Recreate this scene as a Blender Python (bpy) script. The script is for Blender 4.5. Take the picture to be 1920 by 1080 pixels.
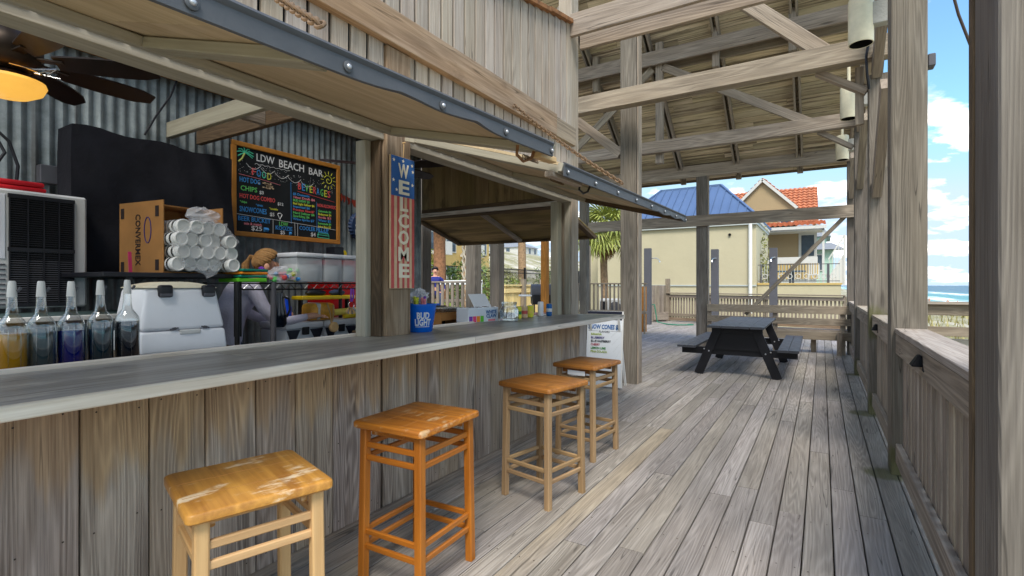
import bpy, bmesh, math, random
from mathutils import Vector, Matrix, Euler

R = math.radians
rnd = random.Random(7)
scene = bpy.context.scene
for o in list(bpy.data.objects):
    bpy.data.objects.remove(o)
col = scene.collection

# ------------------------------------------------------------------ camera, sky, sun, exposure
cam_d = bpy.data.cameras.new("camera")
cam_d.sensor_width = 36.0
cam_d.lens = 952.0 / 1920.0 * 36.0
cam_d.shift_y = -5.0 / 1920.0
cam_d.clip_start = 0.05
cam_d.clip_end = 30000
cam = bpy.data.objects.new("camera", cam_d)
col.objects.link(cam)
cam.location = (0, 0, 1.4)
cam.rotation_euler = (R(90), 0, R(31.4))
scene.camera = cam

SUN_EL, SUN_AZ = 55.0, -62.0          # azimuth measured from +X towards +Y
sd = Vector((math.cos(R(SUN_EL)) * math.cos(R(SUN_AZ)), math.cos(R(SUN_EL)) * math.sin(R(SUN_AZ)), math.sin(R(SUN_EL))))
world = bpy.data.worlds.new("World")
scene.world = world
world.use_nodes = True
wt = world.node_tree
wt.nodes.clear()

def node(nt, t, ins=None, **props):
    n = nt.nodes.new(t)
    for k, v in props.items():
        setattr(n, k, v)
    for k, v in (ins or {}).items():
        s = n.inputs[k]
        if isinstance(v, bpy.types.NodeSocket):
            nt.links.new(v, s)
        else:
            if hasattr(s.default_value, '__len__') and len(s.default_value) == 4 and len(v) == 3:
                v = (*v, 1.0)
            s.default_value = v
    return n

sky = node(wt, 'ShaderNodeTexSky', sky_type='NISHITA', sun_disc=False)
sky.sun_elevation = R(SUN_EL)
sky.sun_rotation = math.atan2(sd.x, sd.y)
sky.air_density = 1.0
sky.dust_density = 0.6
sky.ozone_density = 1.6
wtc = node(wt, 'ShaderNodeTexCoord')
sep = node(wt, 'ShaderNodeSeparateXYZ', {0: wtc.outputs['Generated']})
zz = node(wt, 'ShaderNodeMath', {0: sep.outputs[2], 1: 0.22}, operation='ADD')
zz = node(wt, 'ShaderNodeMath', {0: zz.outputs[0], 1: 0.03}, operation='MAXIMUM')
px = node(wt, 'ShaderNodeMath', {0: sep.outputs[0], 1: zz.outputs[0]}, operation='DIVIDE')
py = node(wt, 'ShaderNodeMath', {0: sep.outputs[1], 1: zz.outputs[0]}, operation='DIVIDE')
cv = node(wt, 'ShaderNodeCombineXYZ', {0: px.outputs[0], 1: py.outputs[0], 2: 12.6})
cn = node(wt, 'ShaderNodeTexNoise', {'Vector': cv.outputs[0], 'Scale': 3.2, 'Detail': 9.0, 'Roughness': 0.55, 'Distortion': 0.2})
cr = node(wt, 'ShaderNodeValToRGB', {0: cn.outputs[0]})
cr.color_ramp.elements[0].position = 0.50
cr.color_ramp.elements[0].color = (0, 0, 0, 1)
cr.color_ramp.elements[1].position = 0.66
cr.color_ramp.elements[1].color = (1, 1, 1, 1)
mulc = node(wt, 'ShaderNodeMix', data_type='RGBA', blend_type='MULTIPLY')
mulc.inputs[0].default_value = 1.0
wt.links.new(sky.outputs[0], mulc.inputs[6])
mulc.inputs[7].default_value = (0.30, 0.39, 0.53, 1)
capc = node(wt, 'ShaderNodeMix', data_type='RGBA', blend_type='DARKEN')      # the thin bright veil at the horizon, evened out all round
capc.inputs[0].default_value = 1.0
wt.links.new(mulc.outputs[2], capc.inputs[6])
capc.inputs[7].default_value = (1.0, 1.28, 1.6, 1)
cn2 = node(wt, 'ShaderNodeTexNoise', {'Vector': cv.outputs[0], 'Scale': 7.0, 'Detail': 6.0, 'Roughness': 0.6})
cr2 = node(wt, 'ShaderNodeValToRGB', {0: cn2.outputs[0]})
cr2.color_ramp.elements[0].position = 0.38
cr2.color_ramp.elements[0].color = (0.33, 0.34, 0.36, 1)
cr2.color_ramp.elements[1].position = 0.62
cr2.color_ramp.elements[1].color = (1, 1, 1, 1)
cloudc = node(wt, 'ShaderNodeMix', data_type='RGBA', blend_type='MULTIPLY')
cloudc.inputs[0].default_value = 1.0
wt.links.new(cr2.outputs[0], cloudc.inputs[6])
cloudc.inputs[7].default_value = (5.3, 5.15, 4.9, 1)
mixc = node(wt, 'ShaderNodeMix', data_type='RGBA')
wt.links.new(cr.outputs[0], mixc.inputs[0])
wt.links.new(capc.outputs[2], mixc.inputs[6])
wt.links.new(cloudc.outputs[2], mixc.inputs[7])
bg = node(wt, 'ShaderNodeBackground', {0: mixc.outputs[2], 1: 0.13})
wo = node(wt, 'ShaderNodeOutputWorld', {0: bg.outputs[0]})

sun_d = bpy.data.lights.new("sun", 'SUN')
sun_d.energy = 0.8
sun_d.angle = R(22)
sun_d.color = (1.0, 0.94, 0.85)
sun = bpy.data.objects.new("sun", sun_d)
col.objects.link(sun)
sun.rotation_euler = (-sd).to_track_quat('-Z', 'Y').to_euler()
sun.location = (0, -10, 20)

scene.view_settings.view_transform = 'Standard'
scene.view_settings.look = 'None'
scene.view_settings.gamma = 1
scene.view_settings.use_curve_mapping = False
scene.view_settings.exposure = 2.5
scene.render.engine = 'CYCLES'
scene.cycles.use_denoising = True
scene.cycles.denoiser = 'OPENIMAGEDENOISE'
scene.cycles.max_bounces = 10
scene.cycles.diffuse_bounces = 6
scene.cycles.transmission_bounces = 8
scene.cycles.transparent_max_bounces = 8
scene.cycles.sample_clamp_indirect = 6
scene.cycles.caustics_reflective = False
scene.cycles.caustics_refractive = False

# ------------------------------------------------------------------ materials
def lin(r, g, b):
    f = lambda c: (c / 255 / 12.92) if c / 255 <= 0.04045 else ((c / 255 + 0.055) / 1.055) ** 2.4
    return (f(r), f(g), f(b))

MATS = {}
def newmat(name):
    m = bpy.data.materials.new(name)
    m.use_nodes = True
    nt = m.node_tree
    nt.nodes.clear()
    out = nt.nodes.new('ShaderNodeOutputMaterial')
    b = nt.nodes.new('ShaderNodeBsdfPrincipled')
    nt.links.new(b.outputs[0], out.inputs[0])
    MATS[name] = m
    return m, nt, b

def mixn(nt, fac, a, b, blend='MIX'):
    n = nt.nodes.new('ShaderNodeMix')
    n.data_type = 'RGBA'
    n.blend_type = blend
    n.clamp_factor = True
    for i, v in ((0, fac), (6, a), (7, b)):
        if isinstance(v, bpy.types.NodeSocket):
            nt.links.new(v, n.inputs[i])
        elif i == 0:
            n.inputs[0].default_value = v
        else:
            n.inputs[i].default_value = (*v[:3], 1)
    return n.outputs[2]

def mth(nt, op, a, b=0.0, c=0.0):
    n = nt.nodes.new('ShaderNodeMath')
    n.operation = op
    for i, v in enumerate((a, b, c)):
        if isinstance(v, bpy.types.NodeSocket):
            nt.links.new(v, n.inputs[i])
        else:
            n.inputs[i].default_value = v
    return n.outputs[0]

def mrange(nt, v, a, b, c=0.0, d=1.0, smooth=False):
    n = nt.nodes.new('ShaderNodeMapRange')
    if smooth:
        n.interpolation_type = 'SMOOTHSTEP'
    nt.links.new(v, n.inputs[0])
    for i, x in enumerate((a, b, c, d)):
        n.inputs[i + 1].default_value = x
    return n.outputs[0]

def plain(name, c, rough=0.6, metal=0.0, var=0.12, vscale=6.0, bump=0.0, spec=0.5, emit=None, coat=0.0, trans=0.0, ior=1.45, alpha=1.0):
    m, nt, b = newmat(name)
    tc = nt.nodes.new('ShaderNodeTexCoord')
    n = node(nt, 'ShaderNodeTexNoise', {'Vector': tc.outputs['Object'], 'Scale': vscale, 'Detail': 5.0, 'Roughness': 0.6})
    f = mrange(nt, n.outputs[0], 0.3, 0.7, 1 - var, 1 + var)
    cm = node(nt, 'ShaderNodeCombineColor', {0: f, 1: f, 2: f})
    nt.links.new(mixn(nt, 1.0, c, cm.outputs[0], 'MULTIPLY'), b.inputs['Base Color'])
    rr = mrange(nt, n.outputs[0], 0.3, 0.7, max(0, rough - 0.08), min(1, rough + 0.08))
    nt.links.new(rr, b.inputs['Roughness'])
    b.inputs['Metallic'].default_value = metal
    b.inputs['Specular IOR Level'].default_value = spec * 0.8
    b.inputs['Coat Weight'].default_value = coat
    b.inputs['Transmission Weight'].default_value = trans
    b.inputs['IOR'].default_value = ior
    b.inputs['Alpha'].default_value = alpha
    if emit:
        b.inputs['Emission Color'].default_value = (*emit[0], 1)
        b.inputs['Emission Strength'].default_value = emit[1]
    if bump:
        n2 = node(nt, 'ShaderNodeTexNoise', {'Vector': tc.outputs['Object'], 'Scale': vscale * 8, 'Detail': 4.0})
        bp = node(nt, 'ShaderNodeBump', {'Strength': bump, 'Distance': 0.02, 'Height': n2.outputs[0]})
        nt.links.new(bp.outputs[0], b.inputs['Normal'])
    return m

def wood(name, light, dark, tint=None, tamt=0.5, ring=26.0, rscale=(0.55, 5.0, 5.0), contrast=1.0, rough=0.85,
         bump=0.35, randv=0.22, knots=0.5, gradient=None, moss=None, stain=None, stain_scale=(1.3, 4.0, 4.0), fibre=70.0, streak=None, coat=0.0, cracks=0.6):
    """Sawn timber, grain along the local X axis, every piece shifted by its own random number."""
    m, nt, b = newmat(name)
    tc = nt.nodes.new('ShaderNodeTexCoord')
    oi = nt.nodes.new('ShaderNodeObjectInfo')
    off = mth(nt, 'MULTIPLY', oi.outputs['Random'], 61.0)
    co = node(nt, 'ShaderNodeCombineXYZ', {0: off, 1: mth(nt, 'MULTIPLY', off, 0.37), 2: mth(nt, 'MULTIPLY', off, 0.71)})
    va = node(nt, 'ShaderNodeVectorMath', {0: tc.outputs['Object'], 1: co.outputs[0]}, operation='ADD').outputs[0]
    def sc(v, s):
        return node(nt, 'ShaderNodeVectorMath', {0: v, 1: s}, operation='MULTIPLY').outputs[0]
    low = node(nt, 'ShaderNodeTexNoise', {'Vector': sc(va, rscale), 'Scale': 1.0, 'Detail': 2.0, 'Roughness': 0.45, 'Distortion': 0.25}).outputs[0]
    rings = mth(nt, 'SINE', mth(nt, 'MULTIPLY', low, ring * 6.2831))
    rings = mrange(nt, rings, -1.0, 1.0)
    rings = mth(nt, 'POWER', rings, 1.6)
    fib = node(nt, 'ShaderNodeTexNoise', {'Vector': sc(va, (2.2, fibre, fibre)), 'Scale': 1.0, 'Detail': 4.0, 'Roughness': 0.65}).outputs[0]
    band = node(nt, 'ShaderNodeTexNoise', {'Vector': sc(va, (0.9, 7.0, 7.0)), 'Scale': 1.0, 'Detail': 4.0, 'Roughness': 0.6}).outputs[0]
    fibc = mrange(nt, fib, 0.32, 0.68)
    bandc = mrange(nt, band, 0.3, 0.7)
    rw = mrange(nt, mth(nt, 'FRACT', mth(nt, 'MULTIPLY', oi.outputs['Random'], 7.7)), 0.0, 1.0, 0.12 * contrast, 0.40 * contrast)
    f = mth(nt, 'ADD', mth(nt, 'MULTIPLY', rings, rw), mth(nt, 'MULTIPLY', fibc, 0.42 * contrast))
    f = mth(nt, 'ADD', f, mth(nt, 'MULTIPLY', bandc, 0.45 * contrast))
    f = mth(nt, 'ADD', f, 0.5 - 0.55 * contrast)
    c = mixn(nt, f, dark, light)
    if tint:
        pn = node(nt, 'ShaderNodeTexNoise', {'Vector': sc(va, (0.5, 3.0, 3.0)), 'Scale': 1.0, 'Detail': 3.0}).outputs[0]
        pf = mrange(nt, pn, 0.40, 0.68, 0.0, tamt, True)
        c = mixn(nt, pf, c, mixn(nt, f, tuple(x * 0.55 for x in tint), tint))
    if gradient:                                  # weathering below, sheltered colour above: (low, high, colour) along local X
        g0, g1, gl, gd = gradient
        sx = nt.nodes.new('ShaderNodeSeparateXYZ')
        nt.links.new(tc.outputs['Object'], sx.inputs[0])
        wob = node(nt, 'ShaderNodeTexNoise', {'Vector': sc(va, (1.5, 13.0, 13.0)), 'Scale': 1.0, 'Detail': 4.0}).outputs[0]
        gx = mth(nt, 'ADD', sx.outputs[0], mth(nt, 'MULTIPLY', mth(nt, 'SUBTRACT', wob, 0.5), 0.75))
        gf = mrange(nt, gx, g0, g1, 0.0, 1.0, True)
        c = mixn(nt, gf, c, mixn(nt, f, gd, gl))
    if knots:
        vo = node(nt, 'ShaderNodeTexVoronoi', {'Vector': sc(va, (1.1, 5.5, 5.5)), 'Scale': 1.0})
        kf = mrange(nt, vo.outputs['Distance'], 0.05, 0.16, 1.0, 0.0, True)
        kr = node(nt, 'ShaderNodeSeparateColor', {0: vo.outputs['Color']})
        kf = mth(nt, 'MULTIPLY', kf, mth(nt, 'GREATER_THAN', kr.outputs[0], 0.68))
        c = mixn(nt, mth(nt, 'MULTIPLY', kf, knots), c, tuple(x * 0.35 for x in dark))
    if cracks:                                    # drying checks: short dark splits along the grain
        ck = node(nt, 'ShaderNodeTexNoise', {'Vector': sc(va, (0.8, 24.0, 24.0)), 'Scale': 1.0, 'Detail': 1.0, 'Roughness': 0.4}).outputs[0]
        line = mrange(nt, mth(nt, 'ABSOLUTE', mth(nt, 'SUBTRACT', ck, 0.5)), 0.004, 0.016, 1.0, 0.0, True)
        cm_ = node(nt, 'ShaderNodeTexNoise', {'Vector': sc(va, (1.4, 6.0, 6.0)), 'Scale': 1.0, 'Detail': 2.0}).outputs[0]
        line = mth(nt, 'MULTIPLY', line, mrange(nt, cm_, 0.50, 0.62, 0.0, cracks, True))
        c = mixn(nt, line, c, tuple(x * 0.25 for x in dark))
    if streak:                                    # dark damp streaks along the grain
        sn = node(nt, 'ShaderNodeTexNoise', {'Vector': sc(va, (0.35, 16.0, 16.0)), 'Scale': 1.0, 'Detail': 5.0, 'Roughness': 0.7}).outputs[0]
        c = mixn(nt, mrange(nt, sn, 0.49, 0.62, 0.0, streak[1], True), c, streak[0])
    if stain:                                     # blotches of another colour
        sn = node(nt, 'ShaderNodeTexNoise', {'Vector': sc(va, stain_scale), 'Scale': 1.0, 'Detail': 6.0, 'Roughness': 0.65}).outputs[0]
        c = mixn(nt, mrange(nt, sn, 0.55, 0.66, 0.0, stain[1], True), c, stain[0])
    if moss:                                      # algae on the foot of posts (local X = -length/2 at the foot) or near given spots
        geo = nt.nodes.new('ShaderNodeNewGeometry')
        mn = node(nt, 'ShaderNodeTexNoise', {'Vector': sc(geo.outputs['Position'], (34, 9, 14)), 'Scale': 1.0, 'Detail': 7.0, 'Roughness': 0.7}).outputs[0]
        tot = None
        for (mx, my, mz, mr) in moss[1]:
            dv = node(nt, 'ShaderNodeVectorMath', {0: geo.outputs['Position'], 1: (mx, my, mz)}, operation='DISTANCE').outputs['Value']
            d = mrange(nt, dv, mr * 0.15, mr, 1.0, 0.0, True)
            tot = d if tot is None else mth(nt, 'MAXIMUM', tot, d)
        mf = mrange(nt, mth(nt, 'MULTIPLY', tot, mth(nt, 'ADD', mn, 0.35)), 0.30, 0.72, 0.0, 0.75, True)
        c = mixn(nt, mf, c, moss[0])
    rv = mrange(nt, oi.outputs['Random'], 0.0, 1.0, 1 - randv, 1 + randv)
    rb = mth(nt, 'FRACT', mth(nt, 'MULTIPLY', oi.outputs['Random'], 17.3))
    rbb = mrange(nt, rb, 0.0, 1.0, 0.95, 1.05)
    cm = node(nt, 'ShaderNodeCombineColor', {0: rv, 1: mth(nt, 'MULTIPLY', rv, 0.995), 2: mth(nt, 'MULTIPLY', rv, rbb)})
    c = mixn(nt, 1.0, c, cm.outputs[0], 'MULTIPLY')
    nt.links.new(c, b.inputs['Base Color'])
    b.inputs['Roughness'].default_value = rough
    b.inputs['Specular IOR Level'].default_value = 0.3
    b.inputs['Coat Weight'].default_value = coat
    b.inputs['Coat Roughness'].default_value = 0.25
    if bump:
        h = mth(nt, 'ADD', mth(nt, 'MULTIPLY', rings, 0.5), mth(nt, 'MULTIPLY', fib, 0.8))
        bp = node(nt, 'ShaderNodeBump', {'Strength': bump, 'Distance': 0.006, 'Height': h})
        nt.links.new(bp.outputs[0], b.inputs['Normal'])
    return m

GREY_L, GREY_D = lin(196, 190, 184), lin(112, 104, 98)
MOSS = lin(92, 92, 56)
FEET = [(0.40, 4.66, 0.0, 0.26), (0.40, 6.74, 0.0, 0.28), (0.42, 9.58, 0.0, 0.22)]
wood('deck_wood', lin(172, 166, 158), lin(102, 96, 90), tint=lin(150, 138, 124), tamt=0.25, contrast=0.9, bump=0.5, randv=0.11, moss=(MOSS, FEET), ring=24, rscale=(0.32, 6.0, 6.0), fibre=110)
wood('deck_wood_warm', lin(180, 168, 150), lin(108, 98, 86), tint=lin(168, 160, 152), tamt=0.7, contrast=0.9, bump=0.4, randv=0.05, ring=24, rscale=(0.32, 6.0, 6.0))
wood('post_wood', lin(138, 131, 122), lin(74, 68, 62), tint=lin(126, 113, 97), tamt=0.4, contrast=1.0, bump=0.5, randv=0.08, rscale=(0.28, 6.0, 6.0), fibre=110,
     moss=(MOSS, [(0.45, 4.67, 0.05, 0.30), (0.45, 6.72, 0.05, 0.35), (0.44, 6.72, 1.0, 0.34), (0.5, 9.56, 0.1, 0.3)]), ring=22)
wood('beam_wood', lin(178, 165, 149), lin(108, 97, 86), tint=lin(160, 142, 121), tamt=0.4, contrast=0.95, bump=0.35, randv=0.12, ring=16, rscale=(0.3, 4.5, 4.5), fibre=100, knots=0.7)
wood('wall_beam_wood', lin(172, 154, 134), lin(100, 80, 62), tint=lin(170, 138, 104), tamt=0.6, contrast=1.0, bump=0.35, randv=0.08, ring=14,
     rscale=(0.4, 4, 4), stain=(lin(98, 78, 62), 0.5))
wood('roof_wood', lin(238, 220, 188), lin(172, 150, 118), tint=lin(206, 192, 152), tamt=0.6, contrast=0.8, bump=0.3, randv=0.22, ring=10,
     streak=(lin(72, 56, 40), 0.75), knots=0.3)
wood('siding_wood', lin(190, 181, 170), lin(132, 121, 110), tint=lin(178, 158, 136), tamt=0.4, contrast=0.9, bump=0.4, randv=0.12, ring=22,
     rscale=(0.3, 5.5, 5.5), fibre=110, knots=0.3)
wood('bar_front_wood', lin(200, 185, 170), lin(104, 91, 81), tint=lin(184, 156, 126), tamt=0.4, contrast=1.15, bump=0.6, randv=0.1, ring=30,
     rscale=(0.3, 5.0, 5.0), fibre=120, gradient=(0.14, 0.34, lin(200, 170, 134), lin(128, 103, 80)), knots=0.6)
wood('counter_wood', lin(182, 176, 168), lin(108, 102, 96), tint=lin(156, 146, 130), tamt=0.5, contrast=1.0, rough=0.42, bump=0.15, randv=0.06, ring=14, rscale=(0.3, 4, 4), coat=0.1, knots=0.3, stain=(lin(206, 196, 182), 0.35), stain_scale=(2.5, 7, 7))
wood('counter_edge_wood', lin(242, 234, 220), lin(190, 175, 154), contrast=0.8, bump=0.25, randv=0.05, ring=10, knots=0.9)
wood('plywood', cracks=0, light=lin(226, 206, 172), dark=lin(178, 156, 122), tint=lin(210, 186, 146), tamt=0.6, contrast=0.8, bump=0.15, randv=0.06, ring=7,
     rscale=(0.35, 2.2, 2.2), knots=0.2, stain=(lin(160, 132, 92), 0.3))
wood('plywood_dark', cracks=0, light=lin(172, 146, 100), dark=lin(96, 78, 54), tint=lin(140, 122, 74), tamt=0.7, contrast=1.0, bump=0.15, randv=0.06, ring=7,
     rscale=(0.35, 2.2, 2.2), stain=(lin(70, 58, 40), 0.6))
wood('frame_green', cracks=0, light=lin(190, 184, 166), dark=lin(138, 132, 116), contrast=0.7, bump=0.2, randv=0.06, ring=8)
wood('inner_wood', lin(120, 100, 76), lin(62, 50, 38), contrast=0.9, bump=0.2, randv=0.12)
wood('amber_wood', cracks=0, light=lin(190, 132, 60), dark=lin(104, 66, 30), contrast=0.8, bump=0.1, randv=0.05)
wood('stool_orange', cracks=0, light=lin(200, 124, 40), dark=lin(136, 74, 20), contrast=0.7, rough=0.36, bump=0.12, randv=0.04, ring=8, knots=0, coat=0.3)
wood('stool_seat_orange', cracks=0, light=lin(204, 130, 46), dark=lin(130, 72, 24), contrast=1.0, rough=0.38, bump=0.15, randv=0.04, ring=7, knots=0, coat=0.3, stain=(lin(214, 184, 140), 0.7), stain_scale=(15.0, 6.0, 15.0))
wood('stool_seat_worn', cracks=0, light=lin(206, 150, 68), dark=lin(148, 96, 40), contrast=0.9, rough=0.42, bump=0.15, randv=0.03, ring=7, knots=0, coat=0.2, stain=(lin(240, 222, 188), 0.75), stain_scale=(14.0, 4.5, 14.0))
wood('stool_seat_brown', cracks=0, light=lin(188, 126, 58), dark=lin(112, 66, 28), contrast=0.9, rough=0.42, bump=0.15, randv=0.08, ring=7, knots=0, coat=0.2, stain=(lin(120, 78, 40), 0.6), stain_scale=(14.0, 6.0, 14.0))
wood('stool_pale', cracks=0, light=lin(220, 184, 132), dark=lin(172, 130, 84), contrast=0.7, rough=0.6, bump=0.2, randv=0.05, ring=7, knots=0)
wood('stool_grey', cracks=0, light=lin(178, 149, 110), dark=lin(122, 96, 67), contrast=0.8, rough=0.7, bump=0.2, randv=0.08, ring=7, knots=0)
wood('far_wood', lin(164, 152, 136), lin(104, 92, 80), contrast=0.8, bump=0.2, randv=0.2, knots=0.2)
wood('far_wood_yellow', lin(250, 226, 160), lin(214, 182, 116), contrast=0.6, bump=0.1, randv=0.12, knots=0)

plain('rubber_grey', lin(80, 82, 86), 0.5, var=0.12, vscale=9, bump=0.05)
plain('rivet_steel', lin(190, 192, 196), 0.35, 0.7)
plain('chain_rust', lin(118, 98, 78), 0.75, 0.4, var=0.35, vscale=40)
plain('rust_dark', lin(70, 58, 50), 0.7, 0.3)
plain('rust_metal', lin(138, 98, 66), 0.85, 0.1, var=0.45, vscale=14, bump=0.3)
plain('black_cloth', (0.017, 0.017, 0.022), 0.85, var=0.3, vscale=4, bump=0.2, spec=0.2)
plain('black_plastic', (0.012, 0.012, 0.016), 0.45, var=0.2)
plain('black_metal', (0.015, 0.015, 0.016), 0.4, 0.3, var=0.2)
plain('chrome', lin(200, 200, 200), 0.2, 1.0, var=0.05)
plain('white_plastic', lin(222, 224, 230), 0.35, var=0.04)
plain('off_white', lin(206, 206, 204), 0.5, var=0.06)
plain('cream_tube', lin(214, 206, 180), 0.5, var=0.12, vscale=9)
plain('dark_hole', (0.004, 0.004, 0.004), 0.9)
plain('cardboard', lin(170, 120, 68), 0.85, var=0.1, vscale=8)
plain('ink_dark', lin(48, 36, 34), 0.8)
plain('red_fabric', lin(206, 24, 38), 0.6, var=0.15)
plain('red_paint', lin(170, 14, 18), 0.45, var=0.1)
plain('blue_plastic', lin(0, 98, 205), 0.32, var=0.05)
plain('blue_bottle', lin(12, 70, 200), 0.3, var=0.05)
plain('yellow_plastic', lin(222, 190, 30), 0.4, var=0.08)
plain('yellow_pale', lin(228, 208, 96), 0.5, var=0.08)
plain('orange_wrap', lin(226, 166, 58), 0.4, var=0.2, vscale=30)
plain('white_paint', (0.78, 0.78, 0.76), 0.5, var=0.06)
plain('sign_white', lin(218, 224, 232), 0.4, var=0.03)
plain('table_top', lin(62, 64, 70), 0.5, var=0.08, vscale=14, bump=0.06)
plain('table_black', (0.007, 0.007, 0.010), 0.5, var=0.2, vscale=10)
plain('foil', lin(206, 206, 206), 0.3, 0.9, var=0.15, vscale=40, bump=0.5)
plain('fan_dark', lin(34, 20, 15), 0.4, var=0.25, vscale=12)
plain('fan_bronze', lin(56, 46, 38), 0.4, 0.6, var=0.2)
plain('lamp_glass', lin(235, 190, 100), 0.35, emit=(lin(250, 184, 76), 0.15), var=0.1)
plain('concrete', lin(160, 158, 152), 0.9, var=0.1, bump=0.3)
plain('stucco_yellow', lin(188, 179, 151), 0.9, var=0.05, vscale=0.7, bump=0.35)
plain('stucco_tan', lin(164, 143, 110), 0.9, var=0.05, vscale=0.7, bump=0.35)
plain('stucco_gold', lin(196, 168, 108), 0.9, var=0.06, vscale=0.5)
plain('trim_pale', lin(180, 186, 184), 0.7, var=0.05)
plain('trim_white', lin(200, 198, 192), 0.6, var=0.04)
plain('roof_blue', lin(82, 104, 138), 0.45, 0.1, var=0.08, vscale=0.6)
plain('terracotta', lin(178, 112, 80), 0.85, var=0.25, vscale=3)
plain('glass_dark', lin(70, 84, 96), 0.1, var=0.15, spec=0.8)
plain('sea_green', lin(176, 206, 190), 0.7, var=0.05)
plain('roof_grey', lin(128, 132, 138), 0.8, var=0.1)
plain('pillar_grey', lin(84, 84, 90), 0.7, var=0.06)
plain('hose_green', lin(50, 120, 96), 0.5)
plain('palm_trunk', lin(150, 124, 96), 0.95, var=0.4, vscale=7, bump=0.6)
plain('palm_trunk_brown', lin(140, 100, 72), 0.95, var=0.4, vscale=9, bump=0.6)
plain('palm_boot', lin(190, 180, 162), 0.9, var=0.3, vscale=9, bump=0.4)
plain('palm_thatch', lin(128, 92, 54), 0.95, var=0.3)
plain('skin', lin(224, 170, 142), 0.5, var=0.06, vscale=14)
plain('hair_blond', lin(176, 134, 84), 0.5, var=0.25, vscale=45, bump=0.4)
plain('hair_dark', lin(40, 30, 26), 0.5, var=0.3, vscale=30)
plain('hoodie', lin(200, 196, 214), 0.9, var=0.08, vscale=9, bump=0.3)
plain('shirt_navy', lin(46, 52, 128), 0.85, var=0.1)
plain('denim', lin(60, 70, 96), 0.9, var=0.15)
plain('lips', lin(150, 70, 64), 0.5)
plain('eye_dark', lin(24, 18, 16), 0.3)
plain('wood_handle', lin(204, 170, 122), 0.6, var=0.1)
plain('folder_green', lin(96, 190, 40), 0.5)
plain('folder_teal', lin(20, 130, 110), 0.5)
plain('folder_orange', lin(236, 140, 30), 0.5)
plain('pink', lin(226, 70, 120), 0.5)
plain('purple', lin(120, 60, 170), 0.5)
plain('chalk_white', lin(225, 225, 225), 0.9)
plain('chalk_blue', lin(70, 150, 220), 0.9)
plain('chalk_green', lin(110, 205, 110), 0.9)
plain('chalk_yellow', lin(215, 215, 70), 0.9)
plain('chalk_red', lin(230, 90, 90), 0.9)
plain('chalk_pink', lin(235, 140, 150), 0.9)
plain('chalk_teal', lin(90, 215, 175), 0.9)
plain('chalk_palm_green', lin(190, 200, 110), 0.9)
plain('slate', (0.012, 0.014, 0.016), 0.7, var=0.4, vscale=3)
plain('frame_oak', lin(186, 124, 52), 0.5, var=0.15, vscale=9)
plain('print_blue', lin(0, 92, 160), 0.5)
plain('print_dark', lin(30, 34, 50), 0.5)
plain('print_green', lin(40, 130, 60), 0.5)
plain('print_lime', lin(150, 170, 60), 0.5)
plain('print_red', lin(170, 60, 80), 0.5)
plain('print_purple', lin(60, 50, 120), 0.5)
plain('flag_blue', lin(50, 96, 160), 0.75, var=0.15, vscale=12)
plain('flag_red', lin(196, 88, 86), 0.8, var=0.2, vscale=14)
plain('flag_cream', lin(214, 184, 150), 0.8, var=0.15, vscale=14)
plain('letter_cream', lin(238, 228, 206), 0.8, var=0.06)
plain('cap_navy', lin(38, 58, 92), 0.5, var=0.2, vscale=12)
plain('leaf_red', lin(128, 44, 30), 0.8, var=0.3)
plain('grill_grey', lin(84, 84, 90), 0.6)
plain('dark_teal', lin(56, 74, 74), 0.7, var=0.15)
plain('sandal', lin(120, 90, 70), 0.8)
plain('swim_red', lin(70, 60, 70), 0.8)

def glassmat(name, c, rough=0.03, alpha=None):
    m, nt, b = newmat(name)
    b.inputs['Base Color'].default_value = (*c, 1)
    b.inputs['Roughness'].default_value = rough
    b.inputs['Transmission Weight'].default_value = 1.0
    b.inputs['IOR'].default_value = 1.4
    return m
def thinmat(name, c, amt=0.55, rough=0.25):
    """Thin clear plastic: part see-through, part glossy film."""
    m, nt, b = newmat(name)
    b.inputs['Base Color'].default_value = (*c, 1)
    b.inputs['Roughness'].default_value = rough
    tr = nt.nodes.new('ShaderNodeBsdfTransparent')
    mx = nt.nodes.new('ShaderNodeMixShader')
    mx.inputs[0].default_value = amt
    nt.links.new(tr.outputs[0], mx.inputs[1])
    nt.links.new(b.outputs[0], mx.inputs[2])
    out = [n for n in nt.nodes if n.type == 'OUTPUT_MATERIAL'][0]
    nt.links.new(mx.outputs[0], out.inputs[0])
    return m
def clearmat(name, lo, hi, rough=0.05):
    """Thin glass: clear face on, mirror-like at grazing angles."""
    m, nt, b = newmat(name)
    nt.nodes.remove(b)
    out = [n for n in nt.nodes if n.type == 'OUTPUT_MATERIAL'][0]
    tr = node(nt, 'ShaderNodeBsdfTransparent', {0: (0.93, 0.95, 0.95)})
    gl = node(nt, 'ShaderNodeBsdfGlossy', {0: (0.9, 0.92, 0.93), 'Roughness': rough})
    lw_ = node(nt, 'ShaderNodeLayerWeight', {0: 0.35})
    f = mrange(nt, lw_.outputs['Facing'], 0.0, 1.0, lo, hi)
    mx = node(nt, 'ShaderNodeMixShader', {0: f, 1: tr.outputs[0], 2: gl.outputs[0]})
    nt.links.new(mx.outputs[0], out.inputs[0])
clearmat('bottle_glass', 0.10, 0.75)
clearmat('jar_glass', 0.12, 0.85)
thinmat('bin_clear', lin(214, 220, 226), 0.42, 0.2)
thinmat('added_roof_poly', lin(225, 228, 225), 0.45, 0.3)
thinmat('cup_film', lin(235, 238, 242), 0.6, 0.25)
thinmat('cup_wrap', lin(235, 236, 240), 0.22, 0.3)
thinmat('bag_film', lin(235, 236, 240), 0.35, 0.15)
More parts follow.
